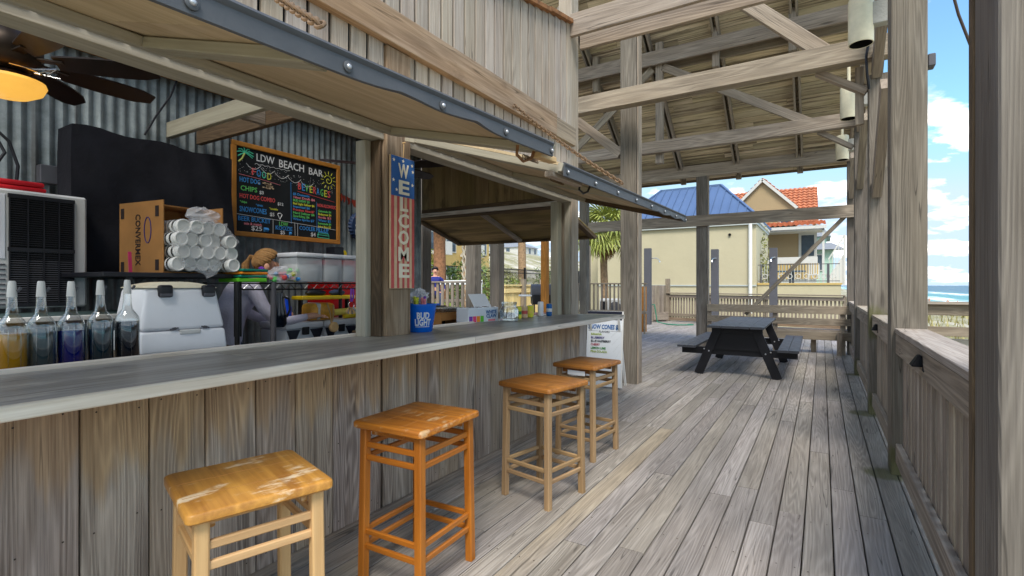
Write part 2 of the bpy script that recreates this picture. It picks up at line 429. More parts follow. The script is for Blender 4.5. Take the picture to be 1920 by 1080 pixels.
for nm, c in (('amber', lin(206, 146, 16)), ('slate', lin(58, 76, 82)), ('blue', lin(16, 28, 120)), ('teal', lin(30, 54, 66)), ('ink', lin(26, 34, 46))):
    plain('syrup_' + nm, c, 0.12, var=0.15, trans=0.15, spec=0.7)

plain('hood_black', (0.006, 0.006, 0.007), 0.7, spec=0.2)
def corrugated_mat():
    m, nt, b = newmat('galvanised')
    tc = nt.nodes.new('ShaderNodeTexCoord')
    oi = nt.nodes.new('ShaderNodeObjectInfo')
    n = node(nt, 'ShaderNodeTexNoise', {'Vector': tc.outputs['Object'], 'Scale': 3.0, 'Detail': 7.0, 'Roughness': 0.7})
    st = node(nt, 'ShaderNodeVectorMath', {0: tc.outputs['Object'], 1: (5.0, 16.0, 0.8)}, operation='MULTIPLY')
    n2 = node(nt, 'ShaderNodeTexNoise', {'Vector': st.outputs[0], 'Scale': 1.0, 'Detail': 5.0})
    c = mixn(nt, mrange(nt, n.outputs[0], 0.35, 0.65), lin(98, 105, 107), lin(156, 163, 163))
    c = mixn(nt, mrange(nt, n2.outputs[0], 0.55, 0.7, 0, 0.6, True), c, lin(62, 56, 50))
    nt.links.new(c, b.inputs['Base Color'])
    b.inputs['Metallic'].default_value = 0.35
    b.inputs['Roughness'].default_value = 0.5
corrugated_mat()

def leafmat(name, a, bcol, trans=0.0):
    m, nt, b = newmat(name)
    geo = nt.nodes.new('ShaderNodeNewGeometry')
    n = node(nt, 'ShaderNodeTexNoise', {'Vector': geo.outputs['Position'], 'Scale': 3.0, 'Detail': 4.0})
    n2 = node(nt, 'ShaderNodeTexNoise', {'Vector': geo.outputs['Position'], 'Scale': 30.0, 'Detail': 2.0})
    f = mth(nt, 'MULTIPLY_ADD', n2.outputs[0], 0.6, mth(nt, 'MULTIPLY', n.outputs[0], 0.6))
    nt.links.new(mixn(nt, mrange(nt, f, 0.4, 0.8), a, bcol), b.inputs['Base Color'])
    b.inputs['Roughness'].default_value = 0.55
    b.inputs['Specular IOR Level'].default_value = 0.3
    if trans:
        b.inputs['Subsurface Weight'].default_value = 0.0
    return m
leafmat('leaf_shrub', lin(58, 84, 40), lin(120, 142, 66))
leafmat('leaf_bright', lin(86, 116, 36), lin(160, 176, 70))
leafmat('leaf_olive', lin(92, 100, 60), lin(150, 148, 96))
leafmat('leaf_palm', lin(92, 108, 44), lin(176, 180, 92))
leafmat('grass_dune', lin(120, 116, 70), lin(176, 164, 112))

def sandmat():
    m, nt, b = newmat('sand')
    geo = nt.nodes.new('ShaderNodeNewGeometry')
    n = node(nt, 'ShaderNodeTexNoise', {'Vector': geo.outputs['Position'], 'Scale': 0.16, 'Detail': 8.0, 'Roughness': 0.65})
    n2 = node(nt, 'ShaderNodeTexNoise', {'Vector': geo.outputs['Position'], 'Scale': 2.5, 'Detail': 6.0, 'Roughness': 0.7})
    c = mixn(nt, mrange(nt, n2.outputs[0], 0.35, 0.65), lin(176, 168, 150), lin(200, 194, 182))
    sx = node(nt, 'ShaderNodeSeparateXYZ', {0: geo.outputs['Position']})
    land = mrange(nt, sx.outputs[0], 15.0, 20.0, 1.0, 0.0, True)
    f = mth(nt, 'MULTIPLY', mrange(nt, mth(nt, 'MULTIPLY_ADD', n2.outputs[0], 0.4, mth(nt, 'MULTIPLY', n.outputs[0], 0.7)), 0.46, 0.58, 0.0, 0.9, True), land)
    c = mixn(nt, f, c, mixn(nt, mrange(nt, n2.outputs[0], 0.4, 0.6), lin(96, 98, 58), lin(150, 142, 96)))
    nt.links.new(c, b.inputs['Base Color'])
    b.inputs['Roughness'].default_value = 0.95
    bp = node(nt, 'ShaderNodeBump', {'Strength': 0.5, 'Distance': 0.1, 'Height': n2.outputs[0]})
    nt.links.new(bp.outputs[0], b.inputs['Normal'])
sandmat()

def seamat():
    m, nt, b = newmat('sea_water')
    geo = nt.nodes.new('ShaderNodeNewGeometry')
    sx = node(nt, 'ShaderNodeSeparateXYZ', {0: geo.outputs['Position']})
    st = node(nt, 'ShaderNodeVectorMath', {0: geo.outputs['Position'], 1: (0.10, 0.016, 1.0)}, operation='MULTIPLY')
    n = node(nt, 'ShaderNodeTexNoise', {'Vector': st.outputs[0], 'Scale': 1.0, 'Detail': 7.0, 'Roughness': 0.62})
    near = mrange(nt, sx.outputs[0], 26.0, 100.0, 0.0, 1.0, True)
    c = mixn(nt, near, lin(52, 140, 140), lin(18, 84, 108))
    # breaking crests: three bands near the shore, ragged
    tot = None
    for bx, bw in ((20.0, 5.0), (34.0, 7.0), (62.0, 8.0)):
        d = mth(nt, 'ABSOLUTE', mth(nt, 'SUBTRACT', mth(nt, 'MULTIPLY_ADD', n.outputs[0], 22.0, sx.outputs[0]), bx + 11.0))
        k = mrange(nt, d, bw * 0.35, bw, 1.0, 0.0, True)
        tot = k if tot is None else mth(nt, 'MAXIMUM', tot, k)
    n3 = node(nt, 'ShaderNodeTexNoise', {'Vector': geo.outputs['Position'], 'Scale': 0.12, 'Detail': 6.0, 'Roughness': 0.7})
    tot = mth(nt, 'MULTIPLY', tot, mrange(nt, n3.outputs[0], 0.40, 0.55, 0.0, 1.0, True))
    c = mixn(nt, tot, c, (0.85, 0.88, 0.88))
    nt.links.new(c, b.inputs['Base Color'])
    b.inputs['Specular IOR Level'].default_value = 0.15
    nt.links.new(mrange(nt, tot, 0, 1, 0.35, 0.9), b.inputs['Roughness'])
    bp = node(nt, 'ShaderNodeBump', {'Strength': 0.7, 'Distance': 1.0, 'Height': n.outputs[0]})
    nt.links.new(bp.outputs[0], b.inputs['Normal'])
seamat()
M = MATS

# ------------------------------------------------------------------ builders
W = {}                                        # world matrices of what has been linked so far
def setm(o, Mw, parent=None):
    W[o] = Mw.copy()
    if parent is not None:
        o.parent = parent
        o.matrix_basis = W[parent].inverted() @ Mw
    else:
        o.matrix_basis = Mw
    return o

def tag(o, label=None, cat=None, group=None, kind=None):
    if label: o['label'] = label
    if cat: o['category'] = cat
    if group: o['group'] = group
    if kind: o['kind'] = kind
    return o

def thing(name, label, cat, loc=(0, 0, 0), rz=0.0, group=None, kind=None, parent=None):
    o = bpy.data.objects.new(name, None)
    o.empty_display_size = 0.1
    col.objects.link(o)
    setm(o, Matrix.Translation(loc) @ Matrix.Rotation(rz, 4, 'Z'), parent)
    return tag(o, label, cat, group, kind)

def place(name, me, mat, parent=None, Mw=None, **kw):
    if me.materials:
        if me.materials[0] != M[mat]:
            me = me.copy(); me.materials[0] = M[mat]
    else:
        me.materials.append(M[mat])
    o = bpy.data.objects.new(name, me)
    col.objects.link(o)
    setm(o, Mw if Mw is not None else (W[parent] if parent is not None else Matrix()), parent)
    return tag(o, **kw) if kw else o

_bc = {}
def board_mesh(L, w, h, ch, mat):
    key = (round(L, 3), round(w, 4), round(h, 4), ch, mat)
    if key in _bc: return _bc[key]
    a, b, c, l = w / 2, h / 2, min(ch, w * .3, h * .3), L / 2
    sec = [(-a + c, -b), (a - c, -b), (a, -b + c), (a, b - c), (a - c, b), (-a + c, b), (-a, b - c), (-a, -b + c)]
    vs = [(-l, y, z) for y, z in sec] + [(l, y, z) for y, z in sec]
    fs = [tuple(range(7, -1, -1)), tuple(range(8, 16))] + [(i, (i + 1) % 8, 8 + (i + 1) % 8, 8 + i) for i in range(8)]
    me = bpy.data.meshes.new('board')
    me.from_pydata(vs, [], fs)
    me.materials.append(M[mat])
    _bc[key] = me
    return me

def frame(p0, p1, up=(0, 0, 1)):
    p0, p1 = Vector(p0), Vector(p1)
    x = (p1 - p0).normalized()
    u = Vector(up)
    if abs(x.dot(u)) > 0.98: u = Vector((0, 1, 0))
    y = u.cross(x).normalized()
    z = x.cross(y)
    m = Matrix((x, y, z)).transposed().to_4x4()
    m.translation = (p0 + p1) / 2
    return m, (p1 - p0).length

def board(name, p0, p1, w, h, mat, parent=None, up=(0, 0, 1), ch=0.004, local=False, **kw):
    """A piece of timber from p0 to p1; h is measured along `up`, w across it. local: points are in the parent's frame."""
    m, L = frame(p0, p1, up)
    if local and parent is not None: m = W[parent] @ m
    o = bpy.data.objects.new(name, board_mesh(L, w, h, ch, mat))
    col.objects.link(o)
    setm(o, m, parent)
    return tag(o, **kw) if kw else o

class MB:
    def __init__(s): s.v, s.f = [], []
    def add(s, vs, fs):
        n = len(s.v)
        s.v += [tuple(v) for v in vs]; s.f += [tuple(i + n for i in f) for f in fs]
        return s
    def box(s, lo, hi, m=None):
        (x0, y0, z0), (x1, y1, z1) = lo, hi
        vs = [Vector(p) for p in ((x0, y0, z0), (x1, y0, z0), (x1, y1, z0), (x0, y1, z0), (x0, y0, z1), (x1, y0, z1), (x1, y1, z1), (x0, y1, z1))]
        if m: vs = [m @ v for v in vs]
        return s.add(vs, [(0, 3, 2, 1), (4, 5, 6, 7), (0, 1, 5, 4), (1, 2, 6, 5), (2, 3, 7, 6), (3, 0, 4, 7)])
    def hexa(s, pts):                        # 8 corners: bottom ring then top ring
        return s.add(pts, [(0, 3, 2, 1), (4, 5, 6, 7), (0, 1, 5, 4), (1, 2, 6, 5), (2, 3, 7, 6), (3, 0, 4, 7)])
    def bar(s, p0, p1, w, h, up=(0, 0, 1)):
        m, L = frame(p0, p1, up)
        return s.box((-L / 2, -w / 2, -h / 2), (L / 2, w / 2, h / 2), m)
    def tube(s, pts, r, n=8, cap=True, closed=False):
        pts = [Vector(p) for p in pts]
        rs = r if isinstance(r, (list, tuple)) else [r] * len(pts)
        b0 = len(s.v); prev = None
        for i, p in enumerate(pts):
            if closed: t = (pts[(i + 1) % len(pts)] - pts[i - 1]).normalized()
            else: t = (pts[min(i + 1, len(pts) - 1)] - pts[max(i - 1, 0)]).normalized()
            if prev is None:
                a = Vector((0, 0, 1)) if abs(t.z) < 0.9 else Vector((1, 0, 0))
                u = t.cross(a).normalized()
            else:
                u = (prev - t * prev.dot(t)).normalized()
            prev = u; w = t.cross(u)
            for k in range(n):
                an = 2 * math.pi * k / n
                s.v.append(tuple(p + (u * math.cos(an) + w * math.sin(an)) * rs[i]))
        m = len(pts)
        for i in range(m if closed else m - 1):
            j = (i + 1) % m
            for k in range(n):
                s.f.append((b0 + i * n + k, b0 + i * n + (k + 1) % n, b0 + j * n + (k + 1) % n, b0 + j * n + k))
        if cap and not closed:
            s.f.append(tuple(b0 + k for k in range(n - 1, -1, -1)))
            s.f.append(tuple(b0 + (m - 1) * n + k for k in range(n)))
        return s
    def lathe(s, prof, n=20, c=(0, 0, 0), m=None, cap=True):
        b0 = len(s.v)
        for r, z in prof:
            for k in range(n):
                an = 2 * math.pi * k / n
                p = Vector((c[0] + r * math.cos(an), c[1] + r * math.sin(an), c[2] + z))
                s.v.append(tuple(m @ p if m else p))
        for i in range(len(prof) - 1):
            for k in range(n):
                s.f.append((b0 + i * n + k, b0 + i * n + (k + 1) % n, b0 + (i + 1) * n + (k + 1) % n, b0 + (i + 1) * n + k))
        if cap:
            if prof[0][0] > 1e-5: s.f.append(tuple(b0 + k for k in range(n - 1, -1, -1)))
            if prof[-1][0] > 1e-5: s.f.append(tuple(b0 + (len(prof) - 1) * n + k for k in range(n)))
        return s
    def ball(s, c, r, n=10, m=8, sx=1, sy=1, sz=1):
        prof = [(max(1e-4, math.sin(math.pi * i / m)), -math.cos(math.pi * i / m)) for i in range(m + 1)]
        return s.lathe(prof, n, (0, 0, 0), Matrix.Translation(c) @ Matrix.Diagonal((r * sx, r * sy, r * sz, 1)), cap=False)
    def mesh(s, name='mesh', bevel=0.0, seg=1, smooth=False):
        me = bpy.data.meshes.new(name)
        me.from_pydata(s.v, [], s.f)
        if bevel:
            bm = bmesh.new(); bm.from_mesh(me)
            ed = [e for e in bm.edges if len(e.link_faces) == 2 and e.calc_face_angle(0) > 0.5]
            bmesh.ops.bevel(bm, geom=ed, offset=bevel, segments=seg, affect='EDGES', profile=0.5)
            bm.to_mesh(me); bm.free()
        if smooth:
            me.polygons.foreach_set('use_smooth', [True] * len(me.polygons))
            try: me.set_sharp_from_angle(angle=R(40))
            except Exception: pass
        me.update()
        return me
    def build(s, name, mat, parent=None, Mw=None, bevel=0.0, seg=1, smooth=False, world=False, **kw):
        """world: vertices were given in world coordinates, the origin goes to the parent's place."""
        me = s.mesh(name, bevel, seg, smooth)
        if world:
            base = W[parent] if parent is not None else Matrix()
            me.transform(base.inverted())
            Mw = base
        return place(name, me, mat, parent, Mw, **kw)

def copy_tree(o, loc, rz, label=None, seed=None):
    """A copy of a thing with its parts and sub-parts (mesh data shared)."""
    kids = {}
    for ob in W:
        if ob.parent is not None: kids.setdefault(ob.parent, []).append(ob)
    Mn = Matrix.Translation(loc) @ Matrix.Rotation(rz, 4, 'Z')
    def rec(src, par, Mw):
        c = src.copy(); col.objects.link(c)
        c.parent = None
        setm(c, Mw, par)
        for ch in kids.get(src, []):
            rec(ch, c, Mw @ (W[src].inverted() @ W[ch]))
        return c
    c = rec(o, None, Mn)
    if label: c['label'] = label
    return c

FX = Matrix(((0, 0, 1, 0), (1, 0, 0, 0), (0, 1, 0, 0), (0, 0, 0, 1)))     # lettering that faces +X (reads along +Y)
FYN = Matrix(((1, 0, 0, 0), (0, 0, -1, 0), (0, 1, 0, 0), (0, 0, 0, 1)))   # lettering that faces -Y (reads along +X)
_dg = None
def text(s, size, mat, parent, Mw, name='lettering', align='LEFT', bold=0.0, depth=0.0008, width=None, shear=0.0, wrap=None, space=1.0, res=2):
    cu = bpy.data.curves.new('lettering', 'FONT')
    cu.body = s; cu.size = size; cu.align_x = align; cu.align_y = 'CENTER'
    cu.extrude = depth; cu.offset = bold; cu.shear = shear; cu.resolution_u = res; cu.space_character = space
    o = bpy.data.objects.new('lettering', cu)
    col.objects.link(o)
    dg = bpy.context.evaluated_depsgraph_get()
    me = bpy.data.meshes.new_from_object(o.evaluated_get(dg))
    bpy.data.objects.remove(o); bpy.data.curves.remove(cu)
    if width and me.vertices:
        xs = [v.co.x for v in me.vertices]
        k = width / max(1e-6, max(xs) - min(xs))
        for v in me.vertices: v.co.x *= k
    if wrap:
        for v in me.vertices: v.co = wrap(v.co.copy())
    me.materials.clear()
    return place(name, me, mat, parent, Mw)

# ------------------------------------------------------------------ ground, sea
def ground_h(x, y):
    h = -1.3
    if x > 8: h -= min(1.0, (x - 6) / 18.0) * 2.1 + max(0, min(1, (x - 24) / 40)) * 3.0
    if 8 < x < 19: h += 0.35 * math.sin(x * 0.7 + y * 0.13) * math.sin(y * 0.21 + x * 0.3) + 0.2
    if x < -11:
        t = min(1.0, (-x - 11) / 14.0); h += t * 1.6
    if x < -30:
        t = min(1.0, (-x - 30) / 45.0)
        t = t * t * (3 - 2 * t)
        h += t * 9.8 + 0.9 * t * math.sin(y * 0.045) * math.cos(x * 0.06)
    return h
def axis(vals):
    out = []
    for a, b, st in vals:
        k = a
        while k < b - 1e-6:
            out.append(k); k += st
    out.append(vals[-1][1]); return out
gx = axis([(-6000, -600, 900), (-600, -120, 40), (-120, 60, 2.5), (60, 200, 20), (200, 6200, 1000)])
gy = axis([(-6000, -200, 900), (-200, -20, 20), (-20, 80, 2.5), (80, 400, 10), (400, 8000, 950)])
vs = [(x, y, ground_h(x, y)) for y in gy for x in gx]
nx = len(gx)
fs = [(j * nx + i, j * nx + i + 1, (j + 1) * nx + i + 1, (j + 1) * nx + i) for j in range(len(gy) - 1) for i in range(nx - 1)]
MB().add(vs, fs).build('ground', 'sand', smooth=True, kind='structure')
sx_ = axis([(20, 120, 2), (120, 400, 20), (400, 9000, 900)])
sy_ = axis([(-9000, -200, 900), (-200, 600, 16), (600, 12000, 900)])
vs = []
for y in sy_:
    for x in sx_:
        d = x - 20
        z = -3.35 + (0.45 * max(0, math.sin(d * 0.33 + 1.2 * math.sin(y * 0.02))) ** 3 * math.exp(-d / 60) if 2 < d < 90 else 0)
        vs.append((x, y, z))
nx = len(sx_)
fs = [(j * nx + i, j * nx + i + 1, (j + 1) * nx + i + 1, (j + 1) * nx + i) for j in range(len(sy_) - 1) for i in range(nx - 1)]
MB().add(vs, fs).build('sea', 'sea_water', smooth=True, kind='structure')

# ------------------------------------------------------------------ deck
deck = thing('deck', None, None, (0, 0, 0), kind='structure')
def plank_rows(x_gaps, y0, y1, seg, warm=()):
    for i, (xa, xb) in enumerate(x_gaps):
        y = y0 - rnd.uniform(0, seg * 0.7)
        while y < y1:
            L = rnd.choice((seg * 0.8, seg, seg * 1.2)) + rnd.uniform(-.3, .3)
            ya, yb = max(y, y0), min(y + L, y1)
            if yb - ya > 0.15:
                cx = (xa + xb) / 2
                wm = any(abs(cx - wx) < 0.07 and ya < wy < yb for wx, wy in warm)
                dz = rnd.uniform(-0.002, 0.0015)
                board('plank', (cx, ya + .002, -0.019 + dz), (cx, yb - .002, -0.019 + dz), xb - xa - 0.007, 0.038,
                      'deck_wood_warm' if wm else 'deck_wood', deck, ch=0.004)
            y += L
rows = []
k = 0
x = 0.052 + 0.141 * 4
while x > -2.30:
    rows.append((x - 0.141, x)); x -= 0.141
x_bar = x
plank_rows(rows, -1.6, 19.0, 3.6, warm=((-1.35, 2.5),))
rows = []
while x > -6.2:
    rows.append((x - 0.141, x)); x -= 0.141
plank_rows(rows, 5.7, 20.6, 4.2)
MB().box((-6.3, -1.6, -0.34), (0.60, 20.6, -0.20)).build('joist', 'inner_wood', deck, world=True)
MB().box((-10.6, -3.0, -0.30), (-6.31, 17.0, -0.06)).build('deck_platform', 'far_wood', None, kind='structure')
nm = MB()                                        # screw heads, two to a board over each joist
for xa, xb in [(0.052 + 0.141 * (4 - i) - 0.141, 0.052 + 0.141 * (4 - i)) for i in range(20)]:
    yj = -1.4
    while yj < 13.0:
        for xx in (xa + 0.03, xb - 0.03):
            if rnd.random() < 0.9:
                cx, cy, r = xx + rnd.uniform(-.006, .006), yj + rnd.uniform(-.012, .012), 0.0042
                nm.add([(cx + r * math.cos(a), cy + r * math.sin(a), 0.0022) for a in (0.3, 1.35, 2.4, 3.45, 4.5, 5.55)], [(0, 1, 2, 3, 4, 5)])
        yj += 0.61
tag(nm.build('screw_heads', 'rust_dark', deck, world=True), kind='stuff')
MB().box((0.618, -1.6, -0.30), (0.66, 19, 0.0)).build('edge_board', 'beam_wood', deck, world=True)

# ------------------------------------------------------------------ open roof pavilion
pav = thing('pavilion', 'open timber pavilion with trussed plank roof above the weathered deck', 'pavilion', (0, 0, 0))
PX = 0.5425
for y0, y1, top in ((1.98, 2.25, 7.2), (4.67, 4.885, 6.6), (6.72, 6.935, 3.68), (9.56, 9.77, 3.86), (12.28, 12.49, 4.0)):
    m0 = board('post', (PX, (y0 + y1) / 2, 0.0), (PX, (y0 + y1) / 2, top), 0.215, y1 - y0, 'post_wood', pav, up=(0, 1, 0), ch=0.006)
# second ply of the nearest post and its dark joint strip
board('post_strip', (0.4385, 2.275, 0.0), (0.4385, 2.275, 5.0), 0.02, 0.05, 'inner_wood', pav, up=(0, 1, 0))
# inner columns in line with the bar front
for y, top in ((7.16, 8.2), (12.32, 4.05)):
    board('column', (-2.36, y, 0.0), (-2.36, y, top), 0.23, 0.235, 'post_wood', pav, up=(0, 1, 0), ch=0.006)
    board('column_face', (-2.232, y, 0.0), (-2.232, y, top), 0.02, 0.17, 'beam_wood', pav, up=(0, 1, 0))
for y, top in ((2.6, 3.9), (5.95, 3.9), (7.3, 3.9), (8.06, 3.9), (12.2, 4.05)):
    board('column', (-5.25, y, 0.0), (-5.25, y, top), 0.2, 0.2, 'post_wood', pav, up=(0, 1, 0), ch=0.006)
board('column', (-4.46, 8.5, 0.0), (-4.46, 8.5, 2.6), 0.12, 0.12, 'amber_wood', pav, up=(0, 1, 0), ch=0.006)
# plates along the sides
board('plate', (0.52, 2.3, 4.33), (0.52, 12.7, 4.33), 0.09, 0.2, 'beam_wood', pav)
board('plate', (-5.25, -3.0, 4.0), (-5.25, 12.6, 4.0), 0.2, 0.2, 'beam_wood', pav)
# tie beams (across, X)
def tie(y, z0, z1, th, xa, xb, mat='beam_wood', nm='tie_beam'):
    board(nm, (xa, y, (z0 + z1) / 2), (xb, y, (z0 + z1) / 2), th, z1 - z0, mat, pav)
tie(5.185, 4.17, 4.42, 0.05, -2.392, 0.60)
tie(5.47, 4.14, 4.40, 0.05, -2.40, 0.60)
tie(6.70, 3.83, 4.06, 0.16, -5.2, 0.62)
tie(9.56, 3.88, 4.10, 0.12, -5.2, 0.62)
tie(12.24, 3.90, 4.17, 0.08, -5.2, 0.62)
tie(9.52, 5.53, 5.79, 0.05, -6.0, 0.80, nm='purlin')
tie(9.80, 5.50, 5.72, 0.05, -6.0, 0.80, nm='purlin')
tie(6.95, 7.42, 7.68, 0.05, -6.0, 0.80, nm='purlin')
tie(12.50, 3.98, 4.16, 0.045, -6.2, 0.86, nm='fascia')
# far cross rail, its brace and little posts
tie(12.16, 2.755, 3.005, 0.07, -5.12, 0.62, nm='cross_rail')
board('brace', (0.40, 12.32, 2.80), (-1.44, 12.32, 0.76), 0.07, 0.20, 'beam_wood', pav, up=(1, 0, 1))
board('brace', (-2.55, 9.62, 5.50), (-0.10, 9.62, 4.02), 0.05, 0.14, 'beam_wood', pav)
board('brace', (-2.75, 9.62, 5.50), (-4.55, 9.62, 4.02), 0.05, 0.14, 'beam_wood', pav)
board('brace', (-2.25, 6.86, 6.3), (0.12, 6.86, 3.98), 0.09, 0.17, 'beam_wood', pav)
board('brace', (-2.50, 6.86, 6.3), (-4.8, 6.86, 3.98), 0.09, 0.17, 'beam_wood', pav)
board('brace', (-2.48, 7.1, 3.3), (-3.3, 7.1, 4.0), 0.09, 0.13, 'beam_wood', pav)
board('king_post', (-2.62, 9.66, 3.70), (-2.62, 9.66, 5.98), 0.13, 0.13, 'beam_wood', pav, up=(0, 1, 0))
for xx in (-1.62, -0.42, -3.9):
    board('strut', (xx, 9.66, 5.30), (xx, 9.66, 6.0), 0.11, 0.13, 'beam_wood', pav, up=(0, 1, 0))
board('strut', (0.36, 6.9, 3.2), (0.36, 6.9, 3.84), 0.08, 0.08, 'beam_wood', pav, up=(0, 1, 0))
# knee braces in the line of the posts
for (ya, za, yb, zb) in ((6.72, 2.40, 5.75, 3.25), (6.75, 3.70, 5.80, 4.30), (9.56, 2.95, 8.6, 3.75), (9.58, 3.86, 8.7, 4.26), (12.28, 3.2, 11.5, 3.85)):
    board('knee_brace', (0.505, ya, za), (0.505, yb, zb), 0.09, 0.16, 'beam_wood', pav)
for y, z in ((6.86, 3.84), (9.66, 3.88)):
    board('corbel', (0.42, y, z - 0.30), (-0.05, y, z + 0.02), 0.10, 0.07, 'beam_wood', pav)
# spike heads on the posts
for (y, z) in ((6.70, 3.05), (6.70, 2.72), (9.54, 3.1), (9.54, 2.8)):
    MB().tube([(0.62, y - 0.05, z), (0.62, y + 0.02, z)], 0.008, 6).build('spike', 'dark_hole', pav, world=True)
# rafters in pairs, rising from the far eave towards the camera
SL = 0.70
def zr(y): return 4.08 + SL * (12.2 - y)
nrm = Vector((0, SL, 1)).normalized()
RIDGE = 5.2
for xr in (0.62, -0.40, -1.62, -2.84, -4.06, -5.28):
    for s in (-0.045, 0.045):
        a, b = Vector((xr + s, 12.46, zr(12.46))), Vector((xr + s, RIDGE, zr(RIDGE)))
        o = nrm * 0.085
        board('rafter', a + o, b + o, 0.036, 0.17, 'beam_wood', pav, up=nrm)
    board('rafter_tail', (xr, 12.58, 3.82), (xr, 12.58, 4.10), 0.11, 0.09, 'beam_wood', pav, up=(0, 1, 0))
# roof boards, seen from below
y = 12.62
dy = 0.145 / math.sqrt(1 + SL * SL)
while y > 7.0:
    xs = -6.3
    cuts = sorted([rnd.uniform(-4.6, -0.4), 0.9])
    for xc in cuts:
        c0 = Vector((xs + .002, y - dy / 2, zr(y - dy / 2))) + nrm * (0.182 + rnd.uniform(0, .003))
        c1 = Vector((xc - .002, y - dy / 2, zr(y - dy / 2))) + nrm * (0.182 + rnd.uniform(0, .003))
        board('roof_board', c0, c1, 0.136, 0.02, 'roof_wood', pav, up=nrm, ch=0.004)
        xs = xc
    y -= dy
a = [Vector((x, yy, zr(yy))) + nrm * d for d in (0.197, 0.22) for x, yy in ((-6.35, 12.70), (0.92, 12.70), (0.92, RIDGE), (-6.35, RIDGE))]
MB().hexa([a[0], a[1], a[2], a[3], a[4], a[5], a[6], a[7]]).build('roof_panel', 'inner_wood', pav, world=True)

# ------------------------------------------------------------------ beach bar hut
hut = thing('beach_bar', 'weathered timber beach bar with a long counter under propped shutters', 'bar hut', (-3.6, 2.4, 0))
def B(name, p0, p1, w, h, mat, **kw): return board(name, p0, p1, w, h, mat, hut, **kw)
# boards below the counter
edges = [-1.24, -1.01, -0.79, -0.565, -0.345, -0.12, 0.10, 0.32, 0.535, 0.757, 0.98, 1.196, 1.43, 1.643, 1.877, 2.107, 2.235]
e2 = [2.57]
while e2[-1] < 5.2: e2.append(e2[-1] + 0.218)
e2[-1] = 5.215
for seq in (edges, e2):
    for ya, yb in zip(seq, seq[1:]):
        B('siding_board', (-2.312 + rnd.uniform(-.002, .002), (ya + yb) / 2, 0.005), (-2.312, (ya + yb) / 2, 1.0), yb - ya - 0.006, 0.022, 'bar_front_wood', up=(1, 0, 0), ch=0.003)
nm = MB()
for seq in (edges, e2):
    for ya, yb in zip(seq, seq[1:]):
        for z in (0.10, 0.50, 0.93):
            for yy in (ya + 0.04, yb - 0.04):
                cy, cz, r = yy + rnd.uniform(-.01, .01), z + rnd.uniform(-.02, .02), 0.0036
                nm.add([(-2.2985, cy + r * math.cos(a), cz + r * math.sin(a)) for a in (0.3, 1.35, 2.4, 3.45, 4.5, 5.55)], [(0, 1, 2, 3, 4, 5)])
tag(nm.build('nail_heads', 'rust_dark', hut, world=True), kind='stuff')
B('siding_post', (-2.325, 2.41, 0.005), (-2.325, 2.41, 1.0), 0.30, 0.03, 'bar_front_wood', up=(1, 0, 0))
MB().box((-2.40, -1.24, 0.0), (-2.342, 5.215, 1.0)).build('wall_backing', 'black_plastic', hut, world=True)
B('base_strip', (-2.285, -1.24, 0.02), (-2.285, 5.215, 0.02), 0.03, 0.04, 'beam_wood')
# counter
for ya, yb in ((-1.3, 1.36), (1.364, 3.9), (3.904, 5.40)):
    B('counter_top', (-2.235, ya, 1.053), (-2.235, yb, 1.053), 0.69, 0.036, 'counter_wood')
B('counter_edge', (-1.872, -1.3, 1.055), (-1.872, 2.6, 1.055), 0.03, 0.042, 'counter_edge_wood')
B('counter_edge', (-1.872, 2.604, 1.055), (-1.872, 5.40, 1.055), 0.03, 0.042, 'counter_edge_wood')
B('counter_edge', (-1.857, 5.416, 1.055), (-2.30, 5.416, 1.055), 0.03, 0.042, 'counter_edge_wood')
B('back_trim', (-2.595, -1.3, 1.062), (-2.595, 5.35, 1.062), 0.03, 0.052, 'counter_edge_wood')
# posts in the front
B('jamb', (-2.53, 2.30, 1.072), (-2.53, 2.30, 2.33), 0.09, 0.05, 'frame_green', up=(0, 1, 0))
B('post', (-2.45, 2.465, 1.072), (-2.45, 2.465, 2.94), 0.15, 0.22, 'wall_beam_wood', up=(0, 1, 0))
B('jamb', (-2.47, 2.335, 1.072), (-2.47, 2.335, 2.33), 0.12, 0.02, 'inner_wood', up=(0, 1, 0))  # added dark strip that stands for the shadow gap beside the post
B('post', (-2.485, 5.32, 1.072), (-2.485, 5.32, 7.6), 0.16, 0.19, 'siding_wood', up=(0, 1, 0))
B('post', (-2.39, 5.32, 0.0), (-2.39, 5.32, 1.03), 0.17, 0.19, 'siding_wood', up=(0, 1, 0))
B('post_strip', (-2.45, 5.21, 1.072), (-2.45, 5.21, 2.33), 0.07, 0.018, 'frame_green', up=(0, 1, 0))
B('jamb', (-2.545, 5.12, 1.072), (-2.545, 5.12, 2.33), 0.09, 0.10, 'frame_green', up=(0, 1, 0))
B('jamb', (-2.64, 5.36, 1.072), (-2.64, 5.36, 2.33), 0.12, 0.10, 'dark_teal', up=(0, 1, 0))
